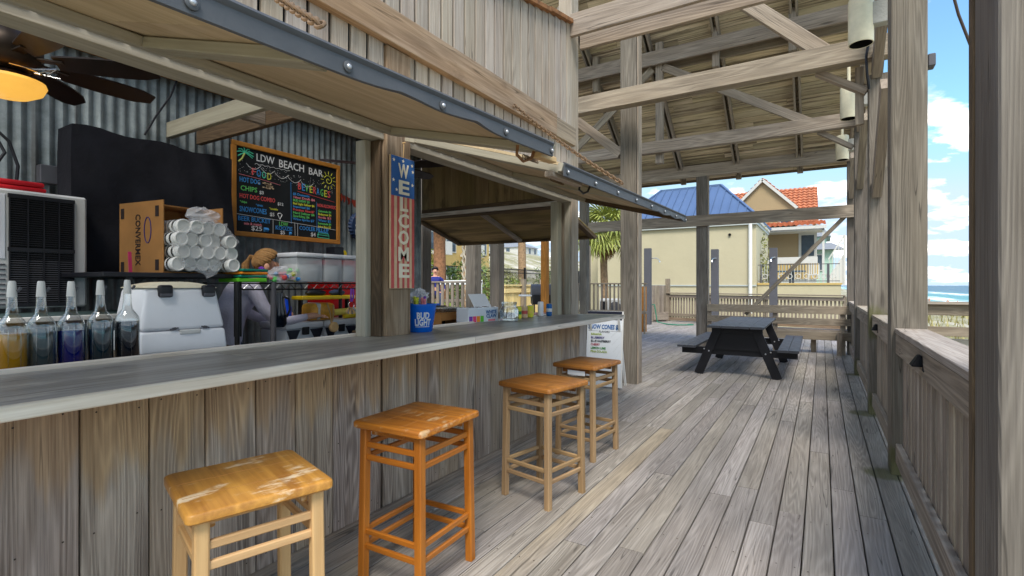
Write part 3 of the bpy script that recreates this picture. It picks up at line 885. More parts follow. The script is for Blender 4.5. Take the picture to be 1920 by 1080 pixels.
# upper wall boards with the sloping, rusty capping
def ztop(y): return 4.11 + (y - 4.17) * 0.225
BE = [5.365 - 0.145 * i for i in range(3)]
y = 5.215
while y > -1.3:
    w = 0.1435 + rnd.uniform(-.004, .004)
    ya = y - w
    zt = ztop(ya)
    B('siding_board', (-2.405 + rnd.uniform(-.002, .002), (ya + y) / 2, 3.05), (-2.405, (ya + y) / 2, zt - 0.01), w - 0.022, 0.022, 'siding_wood', up=(1, 0, 0), ch=0.003)
    B('siding_board', (-2.405, (ya + y) / 2, 2.38), (-2.405, (ya + y) / 2, 3.04), w - 0.022, 0.022, 'siding_wood', up=(1, 0, 0), ch=0.003)
    y = ya
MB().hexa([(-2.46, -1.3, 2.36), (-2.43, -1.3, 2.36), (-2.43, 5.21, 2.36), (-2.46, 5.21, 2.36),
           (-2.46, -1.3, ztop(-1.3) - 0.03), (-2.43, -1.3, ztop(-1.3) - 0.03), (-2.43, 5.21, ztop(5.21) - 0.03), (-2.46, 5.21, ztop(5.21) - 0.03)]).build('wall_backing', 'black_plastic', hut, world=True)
for ya, yb in ((3.4, 4.62), (4.63, 5.15), (1.2, 3.39), (-1.3, 1.19)):
    B('rusty_flashing', (-2.385, ya, ztop(ya) + 0.01), (-2.385, yb, ztop(yb) + 0.01 - 0.012), 0.075, 0.045, 'rust_metal')
B('wall_beam', (-2.365, -1.3, 3.06), (-2.365, 4.72, 3.06), 0.06, 0.22, 'wall_beam_wood')
B('wall_beam', (-2.372, 4.72, 3.055), (-2.372, 5.22, 3.055), 0.046, 0.20, 'beam_wood')
# headers over the openings
B('header', (-2.46, -1.3, 2.365), (-2.46, 5.21, 2.365), 0.12, 0.06, 'frame_green')
B('header', (-2.62, 5.42, 2.40), (-4.75, 5.42, 2.40), 0.10, 0.09, 'inner_wood')
B('header', (-2.62, 5.36, 2.365), (-4.75, 5.36, 2.365), 0.02, 0.05, 'counter_edge_wood')
B('end_sill', (-2.50, 5.40, 1.03), (-4.8, 5.40, 1.03), 0.22, 0.05, 'inner_wood')
for xa, xb in ((-2.50, -3.65), (-3.655, -4.78)):
    B('end_wall_panel', ((xa + xb) / 2, 5.42, 2.45), ((xa + xb) / 2, 5.42, 3.4), abs(xb - xa), 0.03, 'plywood_dark', up=(0, 1, 0))
    B('end_wall_panel', ((xa + xb) / 2, 5.42, 0.0), ((xa + xb) / 2, 5.42, 1.0), abs(xb - xa), 0.03, 'plywood_dark', up=(0, 1, 0))
# corrugated back wall in sheets
yb = -0.5; si = 0
while yb < 5.36:
    ye = min(yb + 0.86, 5.36)
    n = int((ye - yb) / 0.0125)
    vs = []
    for z in (0.0, 3.16):
        for i in range(n + 1):
            yy = yb + (ye - yb) * i / n
            vs.append((-4.75 + 0.011 * math.sin(yy * 2 * math.pi / 0.076) - 0.004 * (si % 2), yy, z))
    fs = [(i, i + 1, n + 2 + i, n + 1 + i) for i in range(n)]
    MB().add(vs, fs).build('corrugated_sheet', 'galvanised', hut, world=True, smooth=True)
    yb = ye - 0.02 if ye < 5.36 else ye
    si += 1
MB().box((-4.83, -0.5, 0), (-4.775, 5.36, 3.4)).build('wall_backing', 'inner_wood', hut, world=True)
B('wall_plate', (-4.70, -0.5, 3.26), (-4.70, 2.9, 3.26), 0.06, 0.22, 'amber_wood')  # lamp glow on the near half put into its amber colour
B('wall_plate', (-4.70, 2.904, 3.26), (-4.70, 5.34, 3.26), 0.06, 0.22, 'inner_wood')
B('ceiling_panel', (-4.8, 4.55, 3.42), (-2.46, 4.55, 3.42), 1.70, 0.025, 'plywood_dark')
B('ceiling_beam', (-4.8, 0.86, 3.40), (-2.46, 0.86, 3.40), 0.14, 0.09, 'inner_wood')
B('ceiling_beam', (-4.8, 2.3, 3.40), (-2.46, 2.3, 3.40), 0.09, 0.09, 'inner_wood')
for ya, yb in ((-0.5, 0.45), (0.43, 1.4), (1.38, 2.3), (2.28, 3.2), (3.18, 3.72)):       # unseen clear roof sheets, added to let daylight into the bar
    n = int((yb - ya) / 0.019)
    vs = [(x, ya + (yb - ya) * i / n, 3.475 + 0.012 * math.sin((ya + (yb - ya) * i / n) * 2 * math.pi / 0.076)) for x in (-4.85, -2.44) for i in range(n + 1)]
    MB().add(vs, [(i, i + 1, n + 2 + i, n + 1 + i) for i in range(n)]).build('added_roof_sheet', 'added_roof_poly', hut, world=True, smooth=True)
MB().box((-4.8, -1.2, 0.0), (-2.42, 5.40, 0.02)).build('bar_floor', 'concrete', hut, world=True)
# joists between wall and front
for yj in (2.16, 2.40):
    B('joist', (-4.72, yj, 2.71), (-2.47, yj, 2.71), 0.045, 0.13, 'frame_green' if yj < 2.3 else 'inner_wood')
for xj in (-3.72, -2.9):
    B('blocking', (xj, 2.185, 2.71), (xj, 2.375, 2.71), 0.04, 0.12, 'beam_wood')
# back counter
B('back_counter_edge', (-3.715, -0.6, 1.21), (-3.715, 2.02, 1.21), 0.015, 0.03, 'off_white')
B('back_counter', (-3.97, -0.6, 1.21), (-3.97, 2.02, 1.21), 0.5, 0.04, 'dark_teal')
MB().box((-4.2, -0.6, 0.02), (-3.76, 2.0, 1.18)).build('back_cabinet', 'black_plastic', hut, world=True)
MB().box((-3.04, -0.9, 0.02), (-2.64, 2.0, 1.035)).build('under_counter', 'inner_wood', hut, world=True)
MB().box((-3.55, 3.1, 0.02), (-2.72, 5.3, 1.0)).build('under_counter', 'inner_wood', hut, world=True)

# ------------------------------------------------------------------ propped shutters
def shutter(label, y0, y1, ribs, endmat, oz0, oz1, wavy):
    """A plywood flap hinged under the wall; its outer edge runs from height oz0 to oz1."""
    t = thing('awning_shutter', label, 'awning', (-2.34, (y0 + y1) / 2, 2.35), group='plywood awnings propped over the counter')
    hx, hz, ox = -2.345, 2.375, -1.215
    L = 1.172
    def fr(y):
        oz = oz0 + (oz1 - oz0) * (y - y0) / (y1 - y0)
        d = Vector((ox - hx, 0, oz - hz)).normalized()
        return d, Vector((-d.z, 0, d.x))
    def P(s, y, h):
        d, up = fr(y)
        return Vector((hx, y, hz)) + d * s + up * h
    up = fr((y0 + y1) / 2)[1]
    half = (y0 + y1) / 2
    for ya, yb in ((y0, half - .001), (half + .001, y1)):
        mid = P(L / 2, (ya + yb) / 2, 0.03)
        m, _ = frame(P(L / 2, ya, 0.03), P(L / 2, yb, 0.03), up)
        pts = [P(0, ya, .022), P(L, ya, .022), P(L, yb, .022), P(0, yb, .022), P(0, ya, .038), P(L, ya, .038), P(L, yb, .038), P(0, yb, .038)]
        mi = m.inverted()
        MB().hexa([mi @ p for p in pts]).build('plywood_sheet', 'plywood', t, m)
    board('hinge_rail', P(0.045, y0, 0.0), P(0.045, y1, 0.0), 0.09, 0.042, 'frame_green', t, up=up)
    for yr in ribs:
        board('rib', P(0.092, yr, 0.0), P(L - 0.06, yr, 0.0), 0.085, 0.042, 'frame_green', t, up=fr(yr)[1])
    board('rib', P(0.092, y1 - 0.045, 0.0), P(L, y1 - 0.045, 0.0), 0.09, 0.042, endmat, t, up=fr(y1)[1])
    board('rib', P(0.092, y0 + 0.045, 0.0), P(L, y0 + 0.045, 0.0), 0.09, 0.042, 'frame_green', t, up=fr(y0)[1])
    board('edge_rail', P(L + 0.005, y0, 0.014), P(L + 0.005, y1, 0.014), 0.03, 0.045, 'frame_green', t, up=up)
    # rubber strip along the outer edge, its lower lip sagging a little between the screws
    n = int((y1 - y0) / 0.025)
    vs = []
    fix = [y0 + 0.05 + (y1 - y0 - 0.10) * i / 7 for i in range(8)]
    ya_, yb_ = y0 + 0.01, y1 - 0.03
    for i in range(n + 1):
        y = ya_ + (yb_ - ya_) * i / n
        b = P(L + 0.024, y, 0.012)
        k = min(abs(y - f) for f in fix) / ((y1 - y0) / 14)
        q = max(0.0, min(1.0, ((y - y0) / (y1 - y0) - wavy[0]) / 0.12)) * max(0.0, min(1.0, (wavy[1] - (y - y0) / (y1 - y0)) / 0.08))
        lip = 0.016 * min(1, k) ** 1.5 * q
        sag = -0.006 * q * math.sin(y * 3.3)
        for (ax, az) in ((-0.003, -0.044 + lip * 0.9 + sag), (0.004 + lip * 0.4, -0.041 + lip + sag), (0.005, 0.010), (0.010, 0.014), (0.014, 0.022), (0.010, 0.030), (0.0, 0.033), (-0.008, 0.028)):
            vs.append((b.x + ax, y, b.z + az))
    fs = []
    for i in range(n):
        for q in range(8):
            a, b = i * 8 + q, i * 8 + (q + 1) % 8
            fs.append((a, b, b + 8, a + 8))
    fs += [tuple(range(7, -1, -1)), tuple(n * 8 + q for q in range(8))]
    st = MB().add(vs, fs).build('rubber_trim', 'rubber_grey', t, world=True, smooth=True)
    fm = MB().lathe([(0.0085, 0.003), (0.0085, 0.006), (0.007, 0.010), (0.0035, 0.012), (0.0001, 0.0125)], 12).mesh('rivet', smooth=True)
    fw = MB().lathe([(0.017, 0), (0.017, 0.004), (0.015, 0.0055), (0.0001, 0.006)], 16).mesh('washer', smooth=True)
    for f in fix:
        b = P(L + 0.024, min(max(f, ya_ + .02), yb_ - .02), 0.012)
        Mw = Matrix.Translation((b.x + 0.0055, b.y, b.z - 0.016)) @ Matrix.Rotation(R(90), 4, 'Y')
        place('rivet', fm, 'rivet_steel', st, Mw)
        place('washer', fw, 'rubber_grey', st, Mw)
    return t, P, L
aw1, P1, L1 = shutter('plywood awning nearest the chalkboard, long grey rubber lip running off the top edge', -0.75, 2.36, (0.98,), 'frame_green', 1.985, 2.10, (0.55, 0.86))
aw2, P2, L2 = shutter('plywood awning over the bucket and jar, dark end rib beside the square column', 2.49, 5.36, (3.75,), 'inner_wood', 2.03, 2.075, (0.55, 1.2))
# far end shutter
t = thing('awning_shutter', 'dark stained plywood awning propped over the far end opening', 'awning', (-3.7, 5.5, 2.36))
hy, hz, oy, oz = 5.49, 2.37, 6.58, 2.06
d = Vector((0, oy - hy, oz - hz)); Lf = d.length; d.normalize(); up = Vector((0, -d.z, d.y))
def P3(s, x, h): return Vector((x, hy, hz)) + d * s + up * h
for xa, xb in ((-5.05, -3.86), (-3.858, -2.66)):
    board('plywood_sheet', P3(Lf / 2, xa, 0.03), P3(Lf / 2, xb, 0.03), Lf, 0.016, 'plywood_dark', t, up=up, ch=0.002)
board('hinge_rail', P3(0.04, -5.05, 0), P3(0.04, -2.66, 0), 0.08, 0.04, 'inner_wood', t, up=up)
board('edge_rail', P3(Lf, -5.05, 0.01), P3(Lf, -2.66, 0.01), 0.04, 0.05, 'inner_wood', t, up=up)
for xr, mm in ((-5.0, 'inner_wood'), (-3.86, 'beam_wood'), (-2.70, 'inner_wood')):
    board('rib', P3(0.085, xr, 0), P3(Lf - .025, xr, 0), 0.075, 0.04, mm, t, up=up)
# things under the joint of the two shutters
o = MB().tube([P1(L1 - 0.05, 2.12, -0.02), P1(L1 - 0.05, 2.13, -0.065), P1(L1 - 0.05, 2.20, -0.085), P1(L1 - 0.05, 2.27, -0.06), P1(L1 - 0.05, 2.28, -0.02)], 0.008, 8).build('pull_handle', 'rust_metal', None, world=True, smooth=True)
tag(o, 'rusty half-ring pull under the end of the awning nearest the chalkboard', 'handle')
o = MB().tube([P2(L2 - 0.05, 2.90, -0.02), P2(L2 - 0.05, 2.91, -0.06), P2(L2 - 0.05, 2.98, -0.075), P2(L2 - 0.05, 3.04, -0.055), P2(L2 - 0.05, 3.05, -0.02)], 0.007, 8).build('pull_handle', 'black_metal', None, world=True, smooth=True)
tag(o, 'small black half-ring pull under the second awning past the coil springs', 'handle')
o = MB().bar(P1(L1 - 0.03, 2.28, -0.035), P1(L1 - 0.03, 2.46, -0.035), 0.05, 0.03, up).build('stop_block', 'wood_handle', None, world=True, bevel=0.004)
tag(o, 'pale wooden stop block bridging the joint between the two awnings', 'block')
board('stop_plate', P2(L2 - 0.04, 2.47, -0.035), P2(L2 - 0.04, 2.86, -0.035), 0.05, 0.03, 'beam_wood', None, up=up,
      label='grey timber plate under the start of the second awning edge', cat='block')
for (PP, LL, y, lb) in ((P1, L1, 2.30, 'row of small coil springs under the pale stop block'), (P2, L2, 2.66, 'coil spring row under the second awning by the black pull')):
    m = MB()
    pts = [PP(LL - 0.12, y + 0.0045 * i / 2, -0.05) + Vector((0.010 * math.cos(i * 0.9), 0, 0.010 * math.sin(i * 0.9))) for i in range(70)]
    m.tube(pts, 0.003, 5)
    tag(m.build('coil_spring', 'chain_rust', None, world=True, smooth=True), lb, 'spring')
# chains from the wall beam to the outer edge
def chain(label, p0, p1, sag, ll=0.046):
    p0, p1 = Vector(p0), Vector(p1)
    n = int((p1 - p0).length / (ll * 0.72))
    root = thing('chain', label, 'chain', p0)
    me = MB().tube([(ll / 2 * math.cos(a) * 1.0, ll * 0.30 * math.sin(a), 0) for a in [2 * math.pi * i / 10 for i in range(10)]], 0.0055, 6, closed=True).mesh('chain_link', smooth=True)
    def pt(t): return p0.lerp(p1, t) - Vector((0, 0, sag * 4 * t * (1 - t)))
    for i in range(n):
        a, b = pt(i / n), pt((i + 1) / n)
        m, _ = frame(a, b)
        place('chain_link', me, 'chain_rust', root, m @ Matrix.Rotation(R(45 + 90 * (i % 2)), 4, 'X'))
    return root
chain('rusty chain slanting from the wall top to the near awning edge', (-2.34, 1.32, 2.92), (-1.20, 0.94, 2.13), 0.02)
chain('rusty chain from the wall beam down to the far awning edge', (-2.33, 3.85, 3.0), (-1.20, 3.46, 2.12), 0.03)

# ------------------------------------------------------------------ railing along the right
def rail_bay(label, y0, y1):
    t = thing('railing', label, 'railing', (0.53, (y0 + y1) / 2, 0), group='railing bays between the tall posts')
    board('handrail', (0.555, y0, 1.065), (0.555, y1, 1.065), 0.19, 0.038, 'siding_wood', t)
    board('top_rail', (0.482, y0, 0.972), (0.482, y1, 0.972), 0.038, 0.145, 'beam_wood', t)
    board('bottom_rail', (0.482, y0, 0.165), (0.482, y1, 0.165), 0.038, 0.14, 'beam_wood', t)
    n = int((y1 - y0 - 0.06) / 0.135)
    for i in range(n):
        y = y0 + 0.07 + (y1 - y0 - 0.14) * i / max(1, n - 1)
        board('baluster', (0.535, y, 0.10), (0.535, y, 1.044), 0.064, 0.09, 'beam_wood', t, up=(0, 1, 0))
rail_bay('railing bay between the two nearest tall posts', 2.255, 4.665)
rail_bay('railing bay between the second tall post and the third mossy post', 4.89, 6.715)
rail_bay('railing bay between the mossy third post and the fourth post', 6.94, 9.555)
rail_bay('railing bay between the fourth post and the slatted bench', 9.775, 12.275)
def steplight(label, y):
    t = thing('step_light', label, 'light', (0.462, y, 0.99), group='black hooded lights on the railing')
    MB().add([(0, -0.055, -0.03), (0, 0.055, -0.03), (0, 0.035, 0.03), (0, -0.035, 0.03), (-0.05, -0.05, -0.03), (-0.05, 0.05, -0.03), (-0.018, 0.03, 0.03), (-0.018, -0.03, 0.03)],
             [(0, 1, 2, 3), (4, 7, 6, 5), (0, 4, 5, 1), (3, 2, 6, 7), (0, 3, 7, 4), (1, 5, 6, 2)]).build('hood', 'hood_black', t, bevel=0.004)
    MB().tube([(0.0, -0.05, -0.03), (-0.004, -0.075, -0.045), (-0.002, -0.09, -0.048)], 0.003, 5).build('wire', 'black_plastic', t)
steplight('black hooded step light on the nearest railing bay', 3.52)
steplight('black hooded step light beyond the second tall post', 6.1)
o = MB().box((0.655, 4.70, 2.985), (0.70, 4.80, 3.075)).build('junction_box', 'grill_grey', None, world=True, bevel=0.006)
tag(o, 'small grey box fixed to the sky side of the tall second post', 'box')
o = MB().tube([(0.98, 6.0, 4.2), (1.05, 6.0, 3.84), (1.16, 6.0, 3.44), (1.24, 6.0, 3.2)], 0.012, 6).build('cable', 'rust_dark', None, world=True)
tag(o, 'thin cable crossing the blue sky between the two nearest posts', 'cable')
# hanging tube lamps
def tubelamp(label, y, x=0.30, z=3.575):
    t = thing('tube_lamp', label, 'lamp', (x, y, z), group='cream tube lamps under the roof edge')
    MB().lathe([(0.088, 0.0), (0.096, 0.0), (0.098, 0.01), (0.098, 0.40), (0.092, 0.415), (0.0001, 0.42)], 24, cap=False).build('lamp_body', 'cream_tube', t, smooth=True)
    MB().lathe([(0.088, 0.0), (0.086, 0.30), (0.0001, 0.31)], 20, cap=False).build('lamp_reflector', 'dark_hole', t, smooth=True)
    MB().tube([(0.0, 0.0, 0.42), (0.0, 0.0, 0.78)], 0.02, 8).build('stem', 'cream_tube', t)
    MB().box((0.07, -0.05, 0.14), (0.20, 0.05, 0.34)).build('bracket', 'concrete', t, bevel=0.006)
tubelamp('cream tube lamp at the top edge, largest of the row', 5.55)
tubelamp('cream tube lamp halfway along the roof edge by the mossy post', 7.95)
tubelamp('cream tube lamp nearest the far gable and palm sky', 10.5)
o = MB().tube([(0.42, 6.6, 3.95), (0.40, 6.55, 3.82), (0.41, 6.56, 3.62), (0.43, 6.62, 3.5)], 0.014, 6).build('cable', 'black_plastic', None, world=True, smooth=True)
tag(o, 'black cable looping down where the big tie beam meets the posts', 'cable')

# ------------------------------------------------------------------ bench with slatted back
t = thing('slatted_bench', 'grey timber bench with slatted back along the far end of the deck', 'bench', (-0.9, 12.2, 0))
for z0, z1 in ((0.815, 0.98), (0.585, 0.725), (0.285, 0.455)):
    board('slat', (-2.22, 12.12, (z0 + z1) / 2), (0.50, 12.12, (z0 + z1) / 2), 0.038, z1 - z0, 'far_wood', t)
board('seat', (-2.22, 12.32, 0.475), (0.44, 12.32, 0.475), 0.34, 0.038, 'far_wood', t)
for xx in (-2.18, -0.85, 0.36):
    board('leg', (xx, 12.17, 0.0), (xx, 12.17, 0.95), 0.09, 0.05, 'far_wood', t, up=(0, 1, 0))
for xx in (-1.5, -0.15):
    board('leg', (xx, 12.42, 0.0), (xx, 12.42, 0.45), 0.1, 0.09, 'far_wood', t, up=(0, 1, 0))
board('leg', (0.30, 12.02, 0.0), (0.30, 12.02, 0.45), 0.09, 0.09, 'far_wood', t, up=(0, 1, 0))

# ------------------------------------------------------------------ picnic table
t = thing('picnic_table', 'black picnic table with grey top and two attached benches', 'picnic table', (-1.13, 9.5, 0), R(0.6))
for i in range(4):
    xx = -0.30 + 0.2 * i
    board('top_board', (xx, -1.25, 0.765), (xx, 1.35, 0.765), 0.195, 0.034, 'table_top', t, local=True)
for sx in (-1, 1):
    bn = None
    for k in (0, 1):
        board('bench_board', (sx * (0.635 + 0.14 * k), -1.25, 0.445), (sx * (0.635 + 0.14 * k), 1.35, 0.445), 0.136, 0.034, 'table_top', t, local=True)
for yy in (-1.02, 0.95):
    board('cross_beam', (-0.82, yy + 0.03, 0.37), (0.82, yy + 0.03, 0.37), 0.045, 0.11, 'table_black', t, local=True)
    board('top_batten', (-0.36, yy, 0.70), (0.36, yy, 0.70), 0.045, 0.10, 'table_black', t, local=True)
    for sx in (-1, 1):
        board('leg', (sx * 0.56, yy - 0.02, 0.0), (sx * 0.26, yy - 0.02, 0.745), 0.05, 0.13, 'table_black', t, up=(sx, 0, 0.4), local=True)
        for zz, xx in ((0.37, 0.40), (0.40, 0.47)):
            Mw = W[t] @ Matrix.Translation((sx * xx, yy - 0.045, zz)) @ Matrix.Rotation(R(90), 4, 'X')
            MB().lathe([(0.013, 0), (0.010, 0.008), (0.0001, 0.01)], 8).build('bolt', 'rivet_steel', t, Mw)
# side boards closing the frame, as the photo's dark end shows
MB().add([(-0.30, -1.035, 0.70), (0.30, -1.035, 0.70), (0.40, -1.035, 0.40), (-0.40, -1.035, 0.40), (-0.30, -1.015, 0.70), (0.30, -1.015, 0.70), (0.40, -1.015, 0.40), (-0.40, -1.015, 0.40)],
         [(0, 3, 2, 1), (4, 5, 6, 7), (0, 1, 5, 4), (2, 3, 7, 6), (1, 2, 6, 5), (0, 4, 7, 3)]).build('end_panel', 'table_black', t)
for sx in (-1, 1):
    board('stretcher', (sx * 0.1, -0.98, 0.36), (0.0, 0.1, 0.72), 0.05, 0.08, 'table_black', t, local=True)

# ------------------------------------------------------------------ bar stools
def stool(label, loc, rz, seatmat, legmat, w=0.42, l=0.45, H=0.76):
    t = thing('bar_stool', label, 'stool', loc, R(rz), group='wooden bar stools along the counter')
    # seat from three glued boards with rounded corners, slightly dished
    n = 5
    m = MB()
    def corner(w, l, r, k=5):
        pts = []
        for cx, cy, a0 in ((w / 2 - r, l / 2 - r, 0), (-w / 2 + r, l / 2 - r, 90), (-w / 2 + r, -l / 2 + r, 180), (w / 2 - r, -l / 2 + r, 270)):
            for i in range(k): pts.append((cx + r * math.cos(R(a0 + 90 * i / (k - 1))), cy + r * math.sin(R(a0 + 90 * i / (k - 1)))))
        return pts
    rings = [(0.006, H - 0.034), (0.0, H - 0.028), (0.0, H - 0.008), (0.003, H - 0.003), (0.009, H)]
    N = 20
    for ins, z in rings:
        m.v += [(x, y, z) for x, y in corner(w - 2 * ins, l - 2 * ins, 0.02)]
    for i in range(len(rings) - 1):
        for q in range(N):
            m.f.append((i * N + q, i * N + (q + 1) % N, (i + 1) * N + (q + 1) % N, (i + 1) * N + q))
    m.f.append(tuple(range(N - 1, -1, -1)))
    m.f.append(tuple((len(rings) - 1) * N + q for q in range(N)))
    s = m.build('seat', seatmat, t, smooth=True)
    for gx in (-0.07, 0.07):
        MB().box((-w * 0 + gx - 0.0009, -l / 2 + 0.012, H - 0.0005), (gx + 0.0009, l / 2 - 0.012, H + 0.0006)).build('glue_joint', 'cardboard', s)
    a, b = w / 2 - 0.045, l / 2 - 0.045
    for sx in (-1, 1):
        for sy in (-1, 1):
            board('leg', (sx * (a + 0.008), sy * (b + 0.008), 0.0), (sx * a, sy * b, H - 0.034), 0.040, 0.040, legmat, t, up=(0, 1, 0), local=True, ch=0.005)
            MB().lathe([(0.017, 0), (0.017, 0.006)], 8, (sx * (a + 0.008), sy * (b + 0.008), 0.0005)).build('foot_pad', 'inner_wood', t)
    for z in (0.645, 0.585, 0.235, 0.165):
        e = 0.008 * (1 - z / H)
        for s_ in (-1, 1):
            board('rail', (-a - e, s_ * (b + e), z), (a + e, s_ * (b + e), z), 0.018, 0.027, legmat, t, local=True)
            board('rail', (s_ * (a + e), -b - e, z - (0.0 if z > 0.5 else 0.0)), (s_ * (a + e), b + e, z), 0.018, 0.027, legmat, t, local=True)
    for s_ in (-1, 1):
        board('apron', (-a + 0.02, s_ * (b - 0.03), 0.705), (a - 0.02, s_ * (b - 0.03), 0.705), 0.02, 0.04, seatmat, t, local=True)
    return t
stool('nearest bar stool, worn golden seat and pale bare legs', (-1.64, 0.99, 0), -17, 'stool_seat_worn', 'stool_pale', 0.42, 0.42)
stool('bright orange varnished bar stool, second from the front', (-1.70, 1.90, 0), 2, 'stool_seat_orange', 'stool_orange', 0.42, 0.47)
stool('third bar stool, brown seat on greyish legs between orange and last stools', (-1.60, 3.03, 0), -11, 'stool_seat_brown', 'stool_grey', 0.44, 0.44)
s4 = stool('farthest bar stool in front of the snow cone board', (-1.69, 3.99, 0), -6, 'stool_seat_brown', 'stool_grey', 0.40, 0.48)
MB().box((-0.06, -0.222, 0.675), (0.10, -0.220, 0.712)).build('tag', 'sign_white', s4)

# ------------------------------------------------------------------ things in and on the bar
def crumple(c, r, sx, sy, sz, seedv):
    rr = random.Random(seedv)
    m = MB().ball(c, r, 12, 9, sx, sy, sz)
    c = Vector(c)
    m.v = [tuple(c + (Vector(v) - c) * rr.uniform(0.72, 1.22)) for v in m.v]
    return m
# welcome sign on the post
t = thing('welcome_sign', 'tall flag-painted WELCOME board hanging on the bar post', 'sign', (-2.36, 2.475, 1.38))
board('sign_board', (0, 0, 0), (0, 0, 0.86), 0.215, 0.018, 'flag_cream', t, up=(1, 0, 0), local=True, ch=0.002)
for yy, w in ((-0.094, 0.026), (-0.044, 0.020), (0.050, 0.022), (0.096, 0.022), (0.004, 0.018)):
    z1 = 0.60 if abs(yy - 0.004) > 0.01 else 0.60
    MB().box((0.009, yy - w / 2, 0.002), (0.0106, yy + w / 2, z1)).build('stripe', 'flag_red', t)
MB().box((0.009, -0.107, 0.60), (0.0112, 0.107, 0.858)).build('blue_field', 'flag_blue', t)
for yy, z in ((-0.085, 0.83), (0.0, 0.835), (0.085, 0.82), (-0.088, 0.70), (0.088, 0.69), (-0.06, 0.64), (0.092, 0.78)):
    vs = [(0.0118, yy + r * math.sin(a), z + r * math.cos(a)) for i in range(10) for a, r in ((2 * math.pi * i / 10, 0.014 if i % 2 == 0 else 0.006),)]
    MB().add(vs, [tuple(range(9, -1, -1))]).build('star', 'letter_cream', t)
for i, ch in enumerate('WELCOME'):
    text(ch, 0.125, 'letter_cream', t, W[t] @ Matrix.Translation((0.0122, 0.004, 0.765 - 0.109 * i)) @ FX, align='CENTER', bold=0.0035, width=0.098 if ch != 'L' else 0.075)
MB().tube([(0.012, 0.0, 0.86), (0.016, 0.0, 0.90), (0.018, 0.0, 0.955)], 0.0025, 5).tube([(0.005, 0, 0.955), (0.03, 0, 0.955)], 0.004, 6).build('hanger', 'wood_handle', t)

# chalk menu board
t = thing('chalkboard', 'chalk menu board with oak frame reading LDW BEACH BAR', 'menu board', (-4.715, 2.68, 1.87))
BW, BH = 1.24, 0.89
MB().box((0, 0, 0), (0.012, BW, BH)).build('slate_panel', 'slate', t)
for a, b, hz in (((0.012, 0, 0.02), (0.012, BW, 0.02), 1), ((0.012, 0, BH - 0.02), (0.012, BW, BH - 0.02), 1)):
    board('frame_rail', a, b, 0.03, 0.045, 'frame_oak', t, local=True)
for yy in (0.02, BW - 0.02):
    board('frame_rail', (0.012, yy, 0.043), (0.012, yy, BH - 0.043), 0.03, 0.045, 'frame_oak', t, up=(0, 1, 0), local=True)
def chalk(s, y, z, size, c, width=None, align='LEFT', bold=0.0008, shear=0.0):
    return text(s, size, 'chalk_' + c, t, W[t] @ Matrix.Translation((0.0135, y, z)) @ FX, align=align, width=width, bold=bold, shear=shear)
def stroke(pts, c, r=0.0026):
    MB().tube([(0.0135, y, z) for y, z in pts], r, 5).build('chalk_line', 'chalk_' + c, t)
chalk('LDW', 0.24, 0.775, 0.105, 'white', 0.19)
chalk('BEACH', 0.48, 0.765, 0.112, 'white', 0.29)
chalk('BAR', 0.83, 0.755, 0.105, 'white', 0.18)
stroke([(0.23 + 0.02 * i, 0.712 + 0.006 * math.sin(i * 2.1)) for i in range(20)], 'white', 0.002)
for i in range(5):                                # bunting loops with dots
    a, b = 0.14 + 0.15 * i, 0.14 + 0.15 * (i + 1)
    z = 0.70 - 0.018 * i
    pts = [(a + (b - a) * k / 8, z - 0.045 * math.sin(math.pi * k / 8)) for k in range(9)]
    stroke(pts, 'white', 0.0022)
md = MB()
for i in range(170):
    yy = rnd.uniform(0.06, 1.18); z = rnd.uniform(0.60, 0.72) - 0.05 * (yy / 1.2)
    md.box((0.0125, yy, z), (0.0138, yy + 0.004, z + 0.004))
tag(md.build('chalk_dots', 'chalk_white', t), kind='stuff')
for i, (ch, c) in enumerate(zip('FOOD', ('red', 'blue', 'teal', 'yellow'))):
    chalk(ch, 0.19 + 0.055 * i, 0.628 - 0.006 * i, 0.098, c, 0.042)
stroke([(0.07, 0.585), (0.28, 0.572), (0.50, 0.548)], 'pink', 0.0022)
chalk('HOT DOG', 0.075, 0.535, 0.066, 'blue', 0.205)
m = MB()
for i in range(30):
    yy, z = 0.36 + rnd.gauss(0, 0.03), 0.52 + rnd.gauss(0, 0.014)
    m.box((0.0125, yy - .01, z - .006), (0.0136, yy + .01, z + .006))
tag(m.build('chalk_smudge', 'flag_cream', t), kind='stuff')
chalk('CHIPS', 0.085, 0.455, 0.066, 'green', 0.165); chalk('$3', 0.275, 0.44, 0.045, 'white')
chalk('HOT DOG COMBO', 0.075, 0.38, 0.060, 'red', 0.365); chalk('$12', 0.47, 0.355, 0.042, 'white')
chalk('*chips', 0.08, 0.325, 0.028, 'green'); chalk('*drink', 0.24, 0.312, 0.028, 'blue'); chalk('*cookie', 0.38, 0.296, 0.03, 'yellow')
chalk('SNOWCONES', 0.075, 0.255, 0.072, 'blue', 0.275); chalk('$5', 0.385, 0.238, 0.05, 'white')
stroke([(0.47, 0.25), (0.495, 0.20), (0.52, 0.25), (0.50, 0.262), (0.48, 0.26), (0.47, 0.25)], 'white', 0.005)
for i, (ch, c) in enumerate(zip('BEVERAGES', ('red', 'blue', 'green', 'yellow', 'red', 'blue', 'green', 'yellow', 'red'))):
    chalk(ch, 0.70 + 0.047 * i, 0.572 - 0.004 * i, 0.105, c, 0.036)
stroke([(0.70, 0.518), (0.95, 0.492), (1.17, 0.468)], 'red', 0.0022)
stroke([(0.62, 0.60), (0.625, 0.17)], 'blue', 0.002)
stroke([(0.935, 0.44), (0.94, 0.15)], 'blue', 0.0015)
